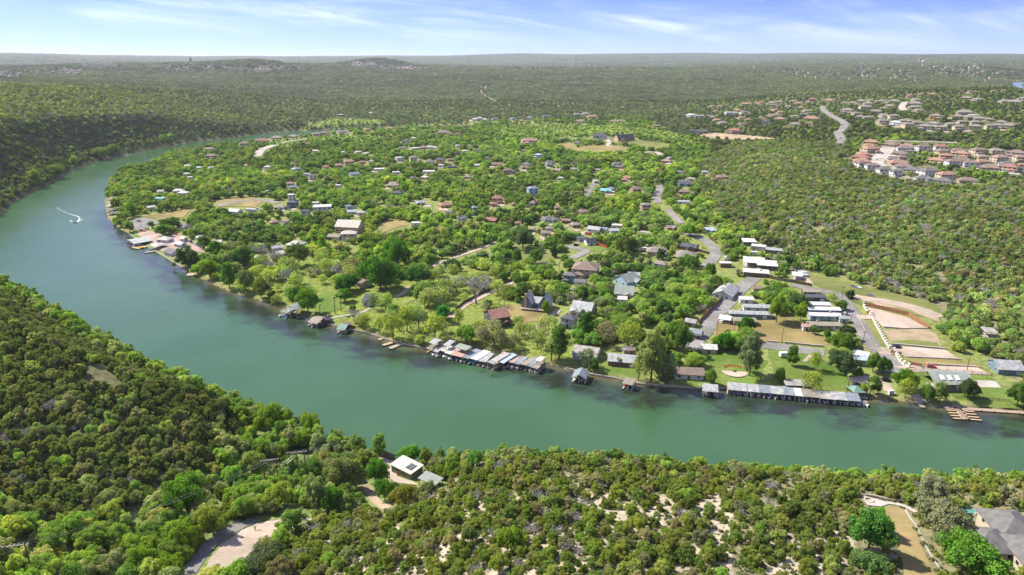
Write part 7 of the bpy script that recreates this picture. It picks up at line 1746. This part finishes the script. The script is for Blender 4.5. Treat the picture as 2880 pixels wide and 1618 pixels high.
# suburb specks: far houses too small to pick apart
def suburb(name, label, boxes, n, cols, seed, size=(9,16)):
    r = np.random.default_rng(seed); V, F, Mi = [], [], []
    for k in range(n):
        x0, x1, y0, y1 = boxes[r.integers(len(boxes))]; px = r.uniform(x0, x1); py = r.uniform(y0, y1); g = ground(px, py)
        _, _, dep = project(g.x, g.y, g.z); s = r.uniform(*size)*0.85*(1+max(0, dep-3000)/7500); d = s*0.7; h = 5+s*0.25+max(0, dep-3000)*0.0009; a = r.uniform(-.5, .5)
        b = len(V); vv = rotz(([(-s/2,-d/2,-6),(s/2,-d/2,-6),(s/2,d/2,-6),(-s/2,d/2,-6),(-s/2,-d/2,h),(s/2,-d/2,h),(s/2,d/2,h),(-s/2,d/2,h),(-s*.2,0,h+s*.22),(s*.2,0,h+s*.22)], []), a)[0]
        V += [(p[0]+g.x, p[1]+g.y, p[2]+g.z) for p in vv]; wi, ri = r.integers(2), 2+r.integers(len(cols)-2)
        for f in ((0,1,5,4),(1,2,6,5),(2,3,7,6),(3,0,4,7)): F.append(tuple(i+b for i in f)); Mi.append(wi)
        for f in ((4,5,9,8),(6,7,8,9),(5,6,9),(7,4,8)): F.append(tuple(i+b for i in f)); Mi.append(ri)
        e = 1.2; fill(BARE, [tuple(map(float, project(g.x+q[0]*s*.6*e, g.y+q[1]*s*.6*e, g.z)[:2])) for q in ((-1,-1),(1,-1),(1,1),(-1,1))], True)
        fill(KEEP, [tuple(map(float, project(g.x+q[0]*s*.5, g.y, g.z+q[1])[:2])) for q in ((-1,h*.4),(1,h*.4),(1,h*1.2),(-1,h*1.2))], True)
    me = bpy.data.meshes.new(name); me.from_pydata(V, [], F); [me.materials.append(c) for c in cols]; me.polygons.foreach_set('material_index', Mi)
    tag(link(bpy.data.objects.new(name, me)), label, kind='stuff')
CO = [WM['tan'], WM['cream'], RM['tan'], RM['greytan'], RM['brown'], RM['cream'], RM['pink']]
suburb('hillside_suburb','pale houses sprinkled over the far right hills',[(2160,2840,180,205),(2200,2840,200,222),(2160,2700,165,180),(2350,2800,185,232)],150,CO,5)
suburb('ridge_suburb','faint houses along the central ridge',[(1600,2160,178,193),(1440,1700,180,196),(1060,1200,186,196),(1120,1180,192,198)],110,CO,6)
suburb('hill_suburb','faint houses on the left suburb hill',[(690,880,178,201),(560,700,182,200),(700,800,190,204),(990,1060,178,190)],100,CO,7)
suburb('left_suburb','mauve roofed tracts and sheds on the left skyline',[(60,235,196,212),(150,235,195,212),(0,60,205,222),(230,330,180,192),(450,540,185,200)],120,[WM['tan'],WM['cream'],RM['mauve'],RM['mauve'],RM['greytan']],8)
area('distant_lake',None,[(2838,238),(2850,232),(2900,232),(2900,256),(2868,250),(2850,243)],mat('distant lake water',(0.10,0.17,0.22),0.2),1.5,'slip of blue lake at the far right',60)
# ------------------------------------------------------------------ planting
SPECIAL = []
def special(reg, x, y, hpx, wpx, hab, tint, label, cat='tree', name=None, up=0.0):
    """A landmark tree: (x, y) is the foot of its trunk, hpx and wpx its height and width in enlarged pixels."""
    (px, py), = Z(reg, [(x, y)]); g = ground(px, py)
    for _ in range(60):      # feet stay out of the water
        a_, b_ = np.array([g.x]), np.array([g.y])
        if not inside(a_, b_, POLY)[0] and seg_dist(a_, b_, POLY, True)[0] > 1.2: break
        sgn = -1 if g.y < 330 and reg[0] in 'ST' and not reg in ('S3','S4') else 1
        g = Vector((g.x, g.y+sgn*1.5, 0)); g.z = float(H(g.x, g.y))
    _, _, dep = project(g.x, g.y, g.z); dep = float(dep)
    tint = (tint[0]*1.08, tint[1]*0.98, tint[2]*1.1)
    if reg == 'R1': tint = tuple(q*1.45 for q in tint)
    Hm = hpx/ZK*dep/FPX/0.93; R = wpx/ZK*dep/FPX/2
    SPECIAL.append((g, R, Hm, hab, tint, label, name or hab+'_tree', dep))
    e = R*0.55; fill(BARE, [tuple(map(float, project(g.x+a*e, g.y+b*e, g.z)[:2])) for a, b in ((-1,-1),(1,-1),(1,1),(-1,1))], True)
BR = (0.19,0.32,0.03); DK = (0.075,0.16,0.028); MD = (0.11,0.22,0.03); PL = (0.25,0.33,0.08); YG = (0.27,0.37,0.05); SG = (0.17,0.25,0.09)
for q in [
 ('S3',470,690,370,330,'tall',(0.09,0.20,0.03),'towering dark green cottonwood at the right end of the marina'),
 ('S3',400,800,230,240,'pecan',PL,'pale spreading tree overhanging the water right of the marina'),
 ('S3',740,480,300,230,'tall',(0.09,0.21,0.03),'tall green tree behind the weathered roofed house'),
 ('S3',1670,620,330,290,'oak',MD,'big round dark tree at the bottom of the park road'),
 ('S3',1400,930,560,400,'tall',PL,'huge pale green willow standing at the water edge'),
 ('S3',1560,940,300,260,'pecan',SG,'grey green tree leaning over the water beside the mobile home'),
 ('S3',1280,940,260,200,'pecan',PL,'pale tree at the water left of the mobile home'),
 ('S3',2385,850,450,330,'tall',SG,'very tall pale cottonwood with white trunk on the park lawn'),
 ('S3',2130,600,180,220,'oak',(0.07,0.22,0.02),'perfectly round bright dark tree beside the white roofed trailer'),
 ('S3',2350,420,170,200,'oak',(0.07,0.21,0.02),'round dark oak in front of the tan trailer'),
 ('S3',820,830,140,140,'oak',(0.10,0.22,0.03),'low green tree behind the gable roofed boathouse'),
 ('S3',760,760,190,200,'pecan',SG,'loose grey green tree beside the weathered roofed house'),
 ('S3',2010,960,160,160,'oak',MD,'low spreading tree above the small two slip boathouse'),
 ('S3',960,560,260,260,'pecan',(0.24,0.26,0.12),'grey budding tree behind the tin roofed cabin'),
 ('S3',1160,560,250,300,'pecan',YG,'yellow green budding tree behind the tin roofed cabin'),
 ('S4',735,610,190,320,'oak',(0.10,0.20,0.02),'broad dark oak at the end of the level lane'),
 ('S4',740,810,220,330,'oak',(0.07,0.13,0.04),'very broad grey green oak on the park lawn'),
 ('S4',1050,800,190,180,'oak',MD,'bright tree beside the pale blue lean-to'),
 ('S4',1150,830,170,180,'oak',(0.07,0.17,0.025),'darker tree right of the pale blue lean-to'),
 ('S4',240,750,220,150,'tall',MD,'upright green tree beside the camper'),
 ('S4',460,790,190,150,'pecan',YG,'yellow green tree right of the gravel parking bay'),
 ('S4',120,930,170,110,'oak',MD,'small tree left of the picnic shelter'),
 ('S4',440,1010,210,240,'pecan',YG,'yellow green tree drooping over the covered dock'),
 ('S4',1070,1060,190,160,'oak',MD,'glossy green tree beside the sandy drive'),
 ('S4',960,1075,120,120,'oak',YG,'small yellow green tree behind the dock end'),
 ('S4',1360,1000,220,260,'oak',(0.13,0.27,0.02),'bright green tree between the drive and the pavilion'),
 ('S4',1390,1100,200,200,'pecan',YG,'yellow green tree beside the boat ramp'),
 ('S4',1600,1110,180,170,'oak',MD,'dark green tree right of the boat ramp'),
 ('S4',1740,1135,220,200,'tall',(0.20,0.30,0.07),'pale leaved tree behind the finger dock'),
 ('S4',2005,1080,200,235,'oak',(0.07,0.12,0.03),'dense round dark tree on the pavilion lawn'),
 ('S4',2500,1160,260,230,'oak',MD,'rounded tree at the right edge of the river lawn'),
 ('S4',790,480,150,240,'cedar',(0.08,0.12,0.05),'grey green juniper beside the bend of the lane'),
 ('S4',590,480,100,90,'oak',MD,'small round tree on the dry field'),
 ('S4',450,430,95,90,'oak',MD,'small open tree beside the tan trailer'),
 ('S4',320,300,190,160,'oak',BR,'bright green tree left of the pale blue trailer'),
 ('S4',300,180,160,240,'oak',(0.09,0.17,0.04),'spreading oak above the bright blue trailer'),
 ('S4',80,310,290,220,'oak',BR,'bright bushy tree on the field between the trailer rows'),
 ('S4',735,190,100,160,'oak',MD,'round tree at the lane above the blue trailers'),
 ('S4',640,110,90,130,'pecan',YG,'thin yellow tree beside the lane bend'),
 ('S4',820,70,90,120,'cedar',(0.06,0.10,0.03),'dark round juniper at the start of the gravel road'),
 ('R7',240,870,150,180,'oak',MD,'round oak standing alone in the rough meadow'),
 ('R7',420,800,130,100,'cedar',(0.07,0.14,0.03),'upright dark cedar in the rough meadow'),
 ('R7',110,720,230,280,'oak',(0.12,0.20,0.06),'pair of broad grey green oaks above the meadow'),
 ('R7',50,880,160,150,'oak',MD,'dark oak at the left end of the meadow'),
 ('R7',975,715,75,75,'oak',MD,'small round tree at the end of the red fence'),
 ('R7',1165,770,180,250,'oak',(0.13,0.20,0.04),'broad olive oak left of the ranch houses'),
 ('R7',1500,820,110,110,'cedar',(0.07,0.15,0.05),'round blue green tree in front of the ranch house'),
 ('R7',1600,800,80,80,'oak',YG,'small yellow green tree between the ranch houses'),
 ('R7',1790,590,120,180,'oak',(0.15,0.32,0.03),'bright green tree in the fork of the street'),
 ('R7',340,1370,130,110,'oak',BR,'bright small tree in front of the twin gabled house'),
 ('R7',1780,960,180,260,'oak',MD,'broad oak below the second ranch house'),
 ('R7',1990,1000,140,160,'oak',MD,'round oak beside the white barn roof'),
 ('R6',900,1160,180,230,'oak',(0.07,0.21,0.02),'dark spreading oak with deep shade on the watered lawn'),
 ('R6',890,1250,130,190,'oak',(0.09,0.25,0.02),'round bright oak casting shade beside the palms'),
 ('R6',950,1130,160,220,'oak',(0.08,0.22,0.025),'dark oak in front of the hidden cream cottage'),
 ('R6',1260,1130,330,420,'oak',(0.09,0.24,0.02),'huge glossy oak mass right of the hidden cottage'),
 ('R6',1430,900,300,330,'oak',(0.09,0.26,0.02),'tall glossy oak in the middle of the dense clump'),
 ('R6',1620,1090,200,300,'oak',(0.08,0.21,0.03),'dark broad oak above the curved drive'),
 ('R6',1970,950,130,220,'oak',(0.09,0.17,0.04),'wide olive oak beside the meadow track'),
 ('R6',2215,1270,300,330,'bare',(0.2,0.2,0.2),'great leafless pecan beside the straight drive'),
 ('R6',1880,1420,120,150,'oak',(0.07,0.30,0.05),'vivid emerald tree beside the straight drive'),
 ('R6',310,1110,190,160,'bare',(0.2,0.2,0.2),'leafless tree leaning over the shore meadow'),
 ('R6',380,1070,180,170,'pecan',SG,'budding tree right of the leafless one'),
 ('R6',200,900,170,180,'bare',(0.2,0.2,0.2),'leafless tree in front of the grey cottage'),
 ('R6',70,850,180,180,'bare',(0.2,0.2,0.2),'leafless shore tree in front of the white shed'),
 ('R6',620,1015,110,100,'bare',(0.2,0.2,0.2),'small dark leafless tree in the shore meadow'),
 ('R6',430,890,220,260,'oak',(0.13,0.21,0.04),'broad olive tree behind the shore meadow'),
 ('R6',670,760,180,110,'tall',(0.22,0.45,0.02),'upright lime green tree beside the cream lodge'),
 ('R6',970,990,180,220,'pecan',(0.25,0.27,0.10),'pale budding tree left of the glossy oak'),
 ('R6',1190,1330,160,140,'pecan',SG,'open tree in front of the dark slate cottage'),
 ('R6',2510,760,80,90,'oak',MD,'round dark oak at the right end of the meadow'),
 ('R6',40,1240,200,190,'oak',(0.16,0.24,0.03),'yellow green tree at the shore bushes'),
 ('R6',150,1290,130,120,'cedar',(0.08,0.15,0.03),'dark green shore bush beside the two storey boathouse'),
 ('R6',520,1400,260,230,'oak',(0.16,0.33,0.03),'bright green tree hanging over the two storey boathouse'),
 ('R6',400,1260,170,220,'oak',(0.12,0.26,0.03),'green thicket behind the two storey boathouse'),
 ('S2',990,290,120,150,'bare',(0.2,0.2,0.2),'small leafless tree above the green boathouse'),
 ('S2',1100,380,160,170,'pecan',YG,'yellow green pecan on the bulkhead lawn'),
 ('S2',1240,420,160,140,'pecan',YG,'small pecan standing close to the bulkhead'),
 ('S2',1380,500,250,260,'pecan',YG,'large yellow green pecan beside the plank docks'),
 ('S2',1520,400,250,260,'pecan',YG,'tall yellow green pecan in the middle of the lawn'),
 ('S2',1640,370,170,210,'pecan',SG,'pale grey green pecan in front of the rocks'),
 ('S2',1880,300,170,170,'oak',(0.07,0.30,0.05),'emerald round tree at the foot of the straight drive'),
 ('S2',1800,470,230,280,'pecan',YG,'broad pecan behind the left end of the marina'),
 ('S2',2120,560,170,230,'oak',(0.15,0.31,0.03),'bright green round tree behind the marina'),
 ('S2',2300,610,190,120,'pecan',(0.22,0.22,0.12),'slim budding tree behind the marina, left of a pair'),
 ('S2',2470,640,230,150,'pecan',(0.22,0.24,0.11),'tall slim budding tree behind the marina, right of a pair'),
 ('S2',2040,350,170,170,'pecan',YG,'yellow green pecan left of the dark river house'),
 ('R5',1310,550,110,140,'oak',(0.16,0.27,0.04),'willow like tree at the corner of the riverside lot'),
 ('R5',1640,590,115,190,'oak',(0.09,0.22,0.02),'dense domed live oak behind the resort terraces'),
 ('R5',1720,520,120,200,'oak',(0.10,0.22,0.03),'second domed oak right behind the terraces'),
 ('R5',1520,480,40,85,'oak',MD,'small tree inside the riverside lot'),
 ('R5',1230,460,110,160,'cedar',(0.13,0.20,0.03),'shore bushes left of the riverside lot'),
 ('R5',1860,900,200,230,'cedar',(0.09,0.17,0.045),'dark pointed conifer group at the clubhouse corner'),
 ('R5',1950,890,170,170,'cedar',(0.09,0.17,0.045),'second dark conifer right of the clubhouse corner'),
 ('R5',2060,720,140,170,'oak',(0.12,0.22,0.04),'rounded olive tree behind the resort car row'),
 ('R5',2190,790,150,160,'oak',(0.10,0.26,0.02),'bright round tree right of the resort car row'),
 ('R5',2110,1010,180,180,'oak',(0.19,0.30,0.02),'yellow green shore tree right of the white pier'),
 ('R5',2310,1110,270,180,'tall',(0.11,0.26,0.03),'tall cypress standing on the shore bank'),
 ('R5',2450,900,200,200,'oak',(0.08,0.18,0.04),'dark oak behind the tall cypress'),
 ('R5',2480,1140,220,200,'oak',(0.15,0.25,0.07),'pale green tree right of the tall cypress'),
 ('R5',1170,320,110,140,'oak',(0.18,0.26,0.03),'yellow green tree over the bend boathouses'),
 ('R5',1330,390,130,130,'oak',(0.13,0.28,0.02),'bright oak behind the dry grass strip'),
 ('R1',750,1250,100,110,'oak',(0.15,0.26,0.03),'bright round tree on the far bank, middle of three'),
 ('R1',560,1350,120,200,'oak',(0.13,0.21,0.02),'wide yellow green tree on the far bank'),
 ('R1',1155,1140,110,140,'oak',(0.12,0.20,0.02),'domed bright tree on the far bank'),
 ('R1',1010,1165,110,180,'oak',(0.13,0.21,0.03),'pair of bright crowns left of the domed tree'),
 ('R1',1640,1040,100,100,'oak',(0.14,0.26,0.05),'bright crown on the far bank, left of a pair'),
 ('R1',1725,1025,110,90,'tall',(0.14,0.26,0.05),'pointed bright crown on the far bank, right of a pair'),
 ('R1',370,1420,130,150,'oak',(0.13,0.22,0.03),'bright bank tree nearest the left edge'),
 ('R1',1300,1310,80,130,'oak',(0.11,0.22,0.03),'lone dark green tree at the peninsula bend'),
 ('S1',480,110,60,130,'oak',BR,'small bright tree topping the dark near ridge'),
 ('S1',700,260,120,190,'oak',BR,'bright green crown on the ridge edge, first of a row'),
 ('S1',810,350,150,200,'oak',MD,'fresh green crown on the ridge edge, second of a row'),
 ('S1',930,420,110,150,'oak',YG,'lime green crown on the ridge edge, third of a row'),
 ('S1',1060,470,140,190,'oak',BR,'lime green crown on the ridge edge, fourth of a row'),
 ('S1',1220,560,120,170,'oak',MD,'flat topped green crown on the ridge edge'),
 ('S1',1480,640,80,170,'oak',BR,'low bright crown on the ridge silhouette'),
 ('S1',2040,920,120,180,'oak',BR,'round lime crown on the lower ridge edge'),
 ('S2',150,1420,300,330,'oak',BR,'large bright green tree at the water beyond the near ridge'),
 ('S2',330,1430,260,260,'tall',BR,'tall bright green tree, middle of the near shore clump'),
 ('S2',560,1440,240,280,'oak',BR,'bright domed tree, right end of the near shore clump'),
 ('T2',1240,240,250,270,'tall',(0.17,0.33,0.05),'tall pale green tree left of the metal boathouse'),
 ('T2',1600,200,160,270,'oak',(0.13,0.32,0.03),'bright round crown behind the metal boathouse'),
 ('T2',1860,320,200,170,'tall',(0.20,0.32,0.08),'silvery green pointed tree right of the metal boathouse'),
 ('T2',2220,330,160,220,'oak',(0.14,0.32,0.05),'green crown rising at the foot of the stony hill'),
 ('T2',1240,520,290,290,'oak',(0.12,0.30,0.03),'bright leafy tree beside the rubble yard'),
 ('T2',1300,680,250,240,'oak',(0.10,0.26,0.025),'rounded tree at the bend of the rutted track'),
 ('T2',900,560,340,390,'oak',(0.20,0.26,0.07),'broad grey green oak in the middle of the hollow'),
 ('T2',620,780,380,360,'tall',(0.20,0.29,0.08),'massive pale tree behind the weedy grass'),
 ('T2',780,790,280,320,'oak',(0.10,0.25,0.03),'dark shaded tree right of the massive pale one'),
 ('T2',220,740,250,340,'oak',YG,'vivid yellow green tree around the sunken pylon'),
 ('T2',165,810,150,170,'oak',(0.21,0.28,0.08),'small pale domed tree beside the vivid yellow one'),
 ('T2',1480,720,200,300,'oak',(0.20,0.22,0.03),'mustard green tree in front of the rubble yard'),
 ('T2',1730,650,170,220,'oak',(0.20,0.27,0.09),'silvery tree in front of the long carport roof'),
 ('T2',480,160,190,220,'oak',BR,'bright green tree high on the hollow side'),
 ('T1',1880,780,380,480,'oak',(0.14,0.31,0.03),'big glossy green tree in the hollow'),
 ('T1',1850,1200,290,340,'oak',BR,'lime green tree beside the narrow paved lane'),
 ('T1',1450,1400,290,340,'oak',BR,'dark lime tree below the narrow lane'),
 ('T1',1700,1440,230,350,'oak',(0.17,0.30,0.02),'rounded lime tree at the bottom of the lane'),
 ('T1',2150,1020,300,330,'oak',(0.22,0.30,0.04),'yellow green tree above the gravel pad'),
 ('T1',1100,1440,230,450,'oak',(0.24,0.30,0.09),'pale feathery tree at the bottom of the hollow'),
 ('T4',1010,1190,470,480,'oak',(0.10,0.27,0.04),'large glossy tree left of the parched lawn'),
 ('T4',1080,1010,290,260,'oak',(0.10,0.30,0.02),'bright tree tucked against the parched lawn'),
 ('T4',1620,780,380,430,'tall',(0.22,0.27,0.12),'silvery live oak on the cliff edge'),
 ('T4',1760,1080,380,640,'oak',(0.20,0.24,0.10),'wide silvery oak between lawn and cliff house'),
 ('T4',2050,1430,420,640,'oak',(0.12,0.28,0.03),'big bright green tree in front of the cliff house'),
 ('T4',2200,1460,200,400,'oak',(0.24,0.34,0.03),'yellow green shrub tree below the cliff house'),
 ('T4',1000,1420,260,380,'oak',(0.14,0.26,0.06),'feathery green tree at the bottom left of the lawn'),
 ('T4',2210,830,120,130,'oak',(0.20,0.32,0.03),'small bright tree on the little dry lawn'),
 ('T3',40,1180,260,210,'oak',BR,'vivid lime bush tree on the stony slope'),
 ('T2',2530,1200,270,220,'oak',BR,'vivid green tree standing out on the stony slope'),
 ('T2',2440,1400,200,220,'oak',YG,'yellow green bush tree low on the stony slope'),
 ('T2',2160,1100,180,190,'oak',(0.14,0.22,0.05),'fresh green oak among the cedars of the stony slope'),
]: special(*q)
x, y, z, r, R_, Hh, tint, hab, zn, dl, px, py = plant()
lodn = np.where(r < 480, '_hi', np.where(r < 1250, '_mid', '_lo'))
key = np.array([h+l for h, l in zip(hab, np.where(hab == 'clump', '_lo', lodn))])
# individual trees: each an empty with crown and trunk; meshes shared by habit
TMESH = {}
def tree_meshes(habn, lv):
    k = habn+lv
    if k in TMESH: return TMESH[k]
    out = []
    for (V, F, l, mi) in PRO[k]:
        cm = mi != 1; tm_ = mi == 1
        def sub(m):
            f = F[m]; u, inv = np.unique(f, return_inverse=True); return V[u], inv.reshape(f.shape), l[u]
        v, f, ll = sub(cm); c = mesh_np(habn+'_crown', v, f, [LEAF if habn != 'bare' else TWIG]); add_lv(c, ll)
        if tm_.any(): v, f, ll = sub(tm_); t_ = mesh_np(habn+'_trunk', v, f, [BARK])
        else:
            tv, tf, _ = make_trunk(3, 1.5, 0.4, 0.05); t_ = mesh_np(habn+'_trunk', tv, tf, [BARK])
        out.append((c, t_))
    TMESH[k] = out; return out
NAMES = dict(cedar='cedar_tree', oak='oak_tree', tall='cottonwood_tree', pecan='pecan_tree', bare='leafless_tree', bush='shrub')
TR_R = np.random.default_rng(5)
def tree(loc, R, Hm, habn, tn, label, group=None, dep=300, name=None):
    lv = '_hi' if dep < 620 else '_mid'
    if habn in XL and R/dep > 0.012: lv = '_xl'
    ms = tree_meshes(habn, lv); c, t_ = ms[TR_R.integers(len(ms))]
    o = empty(NAMES[habn] if habn != 'bush' else 'shrub', tuple(loc), TR_R.uniform(0, 6.28), label, 'tree' if habn != 'bush' else 'shrub', group)
    cr = bpy.data.objects.new('crown', c); link(cr, o); cr.scale = (R*TR_R.uniform(.9,1.15), R*TR_R.uniform(.85,1.1), Hm); cr['tint'] = [float(q) for q in tn]+[1.0]
    tr = bpy.data.objects.new('trunk', t_); link(tr, o); tr.scale = (R, R, Hm)
    return o
for g, R, Hm, hb_, tn, lb, nm, dep in SPECIAL: tree((g.x, g.y, g.z-0.2), R, Hm, hb_, tn, lb, None, dep)
# the cedars and oaks that show largest are things of their own; the rest of each wood is one object
size = R_*np.minimum(Hh, 99)/(r**2); infr = (px > 0) & (px < 2880) & (py < 1640)
solo = np.zeros(len(x), bool)
for hb_, cap in (('cedar',300),('oak',150),('tall',120),('pecan',60),('bare',60),('bush',20)):
    m = np.nonzero((hab == hb_) & infr & (r < 620))[0]; m = m[np.argsort(-size[m])][:cap]; solo[m] = True
HW = dict(cedar='cedar', oak='leafy tree', tall='tall shore tree', pecan='budding pecan', bare='leafless tree', bush='low shrub')
# every tree is named by its rank in nearness to a landmark that one can find
import re as _re
def short(l):
    w = _re.split(r' (?:in|on|at|beside|behind|of|above|below|around|over|between|inside|tucked|standing|right|left|near|with|deep|casting|rising|topping|hanging|overhanging|leaning|drooping|poking) ', l.split(',')[0])[0]
    return w
LM = [(g.x, g.y, lb) for g, R, Hm, hb_, tn, lb, nm, dep in SPECIAL if math.hypot(g.x, g.y) < 700]
LM += [(o.location.x, o.location.y, o['label']) for o in COL.objects if o.parent is None and o.get('category') in ('house','lodge','pylon','mobile home','shed','clubhouse','boathouse','pavilion','cottage') and 'from left' not in o.get('label', '') and math.hypot(o.location.x, o.location.y) < 700]
sh_ = [short(l[2]) for l in LM]
LMN = [s_ if sh_.count(s_) == 1 and len(s_.split()) >= 3 else l[2] for s_, l in zip(sh_, LM)]
LMP = np.array([(l[0], l[1]) for l in LM]); jobs = {}
for i in np.nonzero(solo)[0]:
    tn = tint[i]; lum = tn[1]; yl = tn[0]/max(tn[1], 1e-3)
    cw = ('bright ' if lum > 0.28 else 'dark ' if lum < 0.16 else '')+('olive' if yl > 0.80 else 'green')
    sz = 'large ' if R_[i] > {'cedar':2.6,'oak':4.3,'tall':4.0,'pecan':6.5,'bare':2.4,'bush':1.6}[hab[i]] else ''
    dsc = sz+('grey ' if hab[i] == 'bare' else cw+' ')+HW[hab[i]]
    d = np.hypot(LMP[:, 0]-x[i], LMP[:, 1]-y[i]); k = int(d.argmin()); jobs.setdefault((dsc, k), []).append((float(d[k]), i))
for (dsc, k), L in jobs.items():
    L.sort()
    for n_, (d, i) in enumerate(L):
        nm = LMN[k]; rk = 'nearest' if n_ == 0 else ordinal(min(n_+1, 39))+' nearest'
        lb = f"{dsc}, {rk} to the {nm}"
        if len(lb.split()) > 16: lb = ' '.join(lb.split()[:16])
        tree((x[i], y[i], z[i]-0.1), R_[i], Hh[i], hab[i], tint[i], lb, f"single {HW[hab[i]]}s of the woods", r[i])
m_ = ~solo; x, y, z, R_, Hh, tint, key, zn = (q[m_] for q in (x, y, z, R_, Hh, tint, key, zn))
print('TREES', len(x), 'solo', solo.sum())
sets = [('foreground_cedar_scrub', (zn == 1), 'olive cedar scrub covering the stony near hill'),
        ('shaded_cedar_wood', (zn == 2), 'cedar wood on the near ridge, slope shade put into its tint'),
        ('streamside_wood', (zn == 3), 'bright green wood filling the near hollow and bank'),
        ('oak_woodland', (zn == 4) | (zn == 7) | (zn == 8) | (zn == 10), 'live oaks shading the peninsula neighbourhood'),
        ('east_woods', (zn == 5) | (zn == 6), 'mixed olive woods east of the neighbourhood'),
        ('left_bank_forest', (zn == 9), 'dark forest on the hills across the river'),
        ('far_hill_forest', (zn == 0), 'unbroken forest over the far hills')]
for nm, m, lb in sets:
    if m.any(): forest_object(nm, x[m], y[m], z[m], R_[m], Hh[m], tint[m], list(key[m]), lb)
# palms
def palm(reg, x, y, hpx, label):
    g, dep, px_, py_ = site(reg, x, y, 0.0); h = hpx/ZK*dep/FPX/0.93; o = empty('palm_tree', tuple(g), 0, label, 'palm tree'); r = np.random.default_rng(int(x))
    part('trunk', *tube((0,0,-.5), (0.2,0,h*0.9), 0.26, 0.18, 8), BARK, o)
    V, F = [], []
    for i in range(34):
        a = i*2.4; e = r.uniform(-0.5, 1.0); L = r.uniform(1.3, 1.9); c, s = math.cos(a), math.sin(a); P = [(0,0,h*0.9)]; 
        for k in range(1, 5): t_ = k/4; P.append((c*L*t_*math.cos(e*0.7), s*L*t_*math.cos(e*0.7), h*0.9+L*t_*math.sin(e)*(1-0.5*t_)-0.5*t_*t_))
        for k in range(4):
            w0, w1 = (0.04, 0.22, 0.26, 0.18, 0.02)[k], (0.04, 0.22, 0.26, 0.18, 0.02)[k+1]; p, q = P[k], P[k+1]; b = len(V)
            V += [(p[0]+0.2-s*w0, p[1]+c*w0, p[2]), (p[0]+0.2+s*w0, p[1]-c*w0, p[2]), (q[0]+0.2+s*w1, q[1]-c*w1, q[2]), (q[0]+0.2-s*w1, q[1]+c*w1, q[2])]; F.append((b,b+1,b+2,b+3))
    part('crown', V, F, mat('palm fronds', (0.16,0.22,0.05), 0.7, noise=0.2), o)
for q in [('R6',797,1375,190,'tall palm on the watered lawn, left of the close pair'),('R6',857,1340,190,'tall palm on the watered lawn, right of the close pair'),('R6',648,1410,150,'shorter palm nearest the two storey boathouse'),('S4',797,995,180,'tall palm with pale trunk behind the covered dock'),('S3',1068,750,85,'small palm in front of the tin roofed cabin'),('S4',1018,1075,170,'dark trunked palm between gazebo and drive')]: palm(*q)

# loose limestone and seedling scrub on the bare slope: too many to count
def litter():
    n = 26000; a = RNG.uniform(-0.80, 0.85, n); r = np.sqrt(RNG.uniform(125**2, 225**2, n)); x, y = r*np.sin(a), r*np.cos(a); z = H(x, y)
    px, py, dep = project(x, y, z); i = np.clip((py/2).astype(int), 0, RH-1); j = np.clip((px/2).astype(int), 0, RW-1)
    ok = (zone_at(x, y, z) == 1) & ~BARE[i, j] & (py < 1660) & (px > -40) & (px < 2920)
    x, y, z = x[ok], y[ok], z[ok]; n = len(x); k = RNG.uniform(size=n); rk = k < 0.6; tf = ~rk
    s_ = RNG.uniform(0.25, 0.9, n); h = np.where(tf, s_*0.8, s_); g = RNG.uniform(0.75, 1.15, n)[:, None]
    m = rk; forest_object('limestone_rubble', x[m], y[m], z[m], s_[m], h[m], (np.array([[0.42,0.38,0.31]])*g)[m], ['rock_hi']*int(m.sum()), 'loose pale limestone rubble on the near slope')
    m = tf; forest_object('seedling_scrub', x[m], y[m], z[m], s_[m], h[m], (np.array([[0.15,0.17,0.06]])*g)[m], ['bush_lo']*int(m.sum()), 'tufts of grass and seedling scrub on the near slope')
litter()
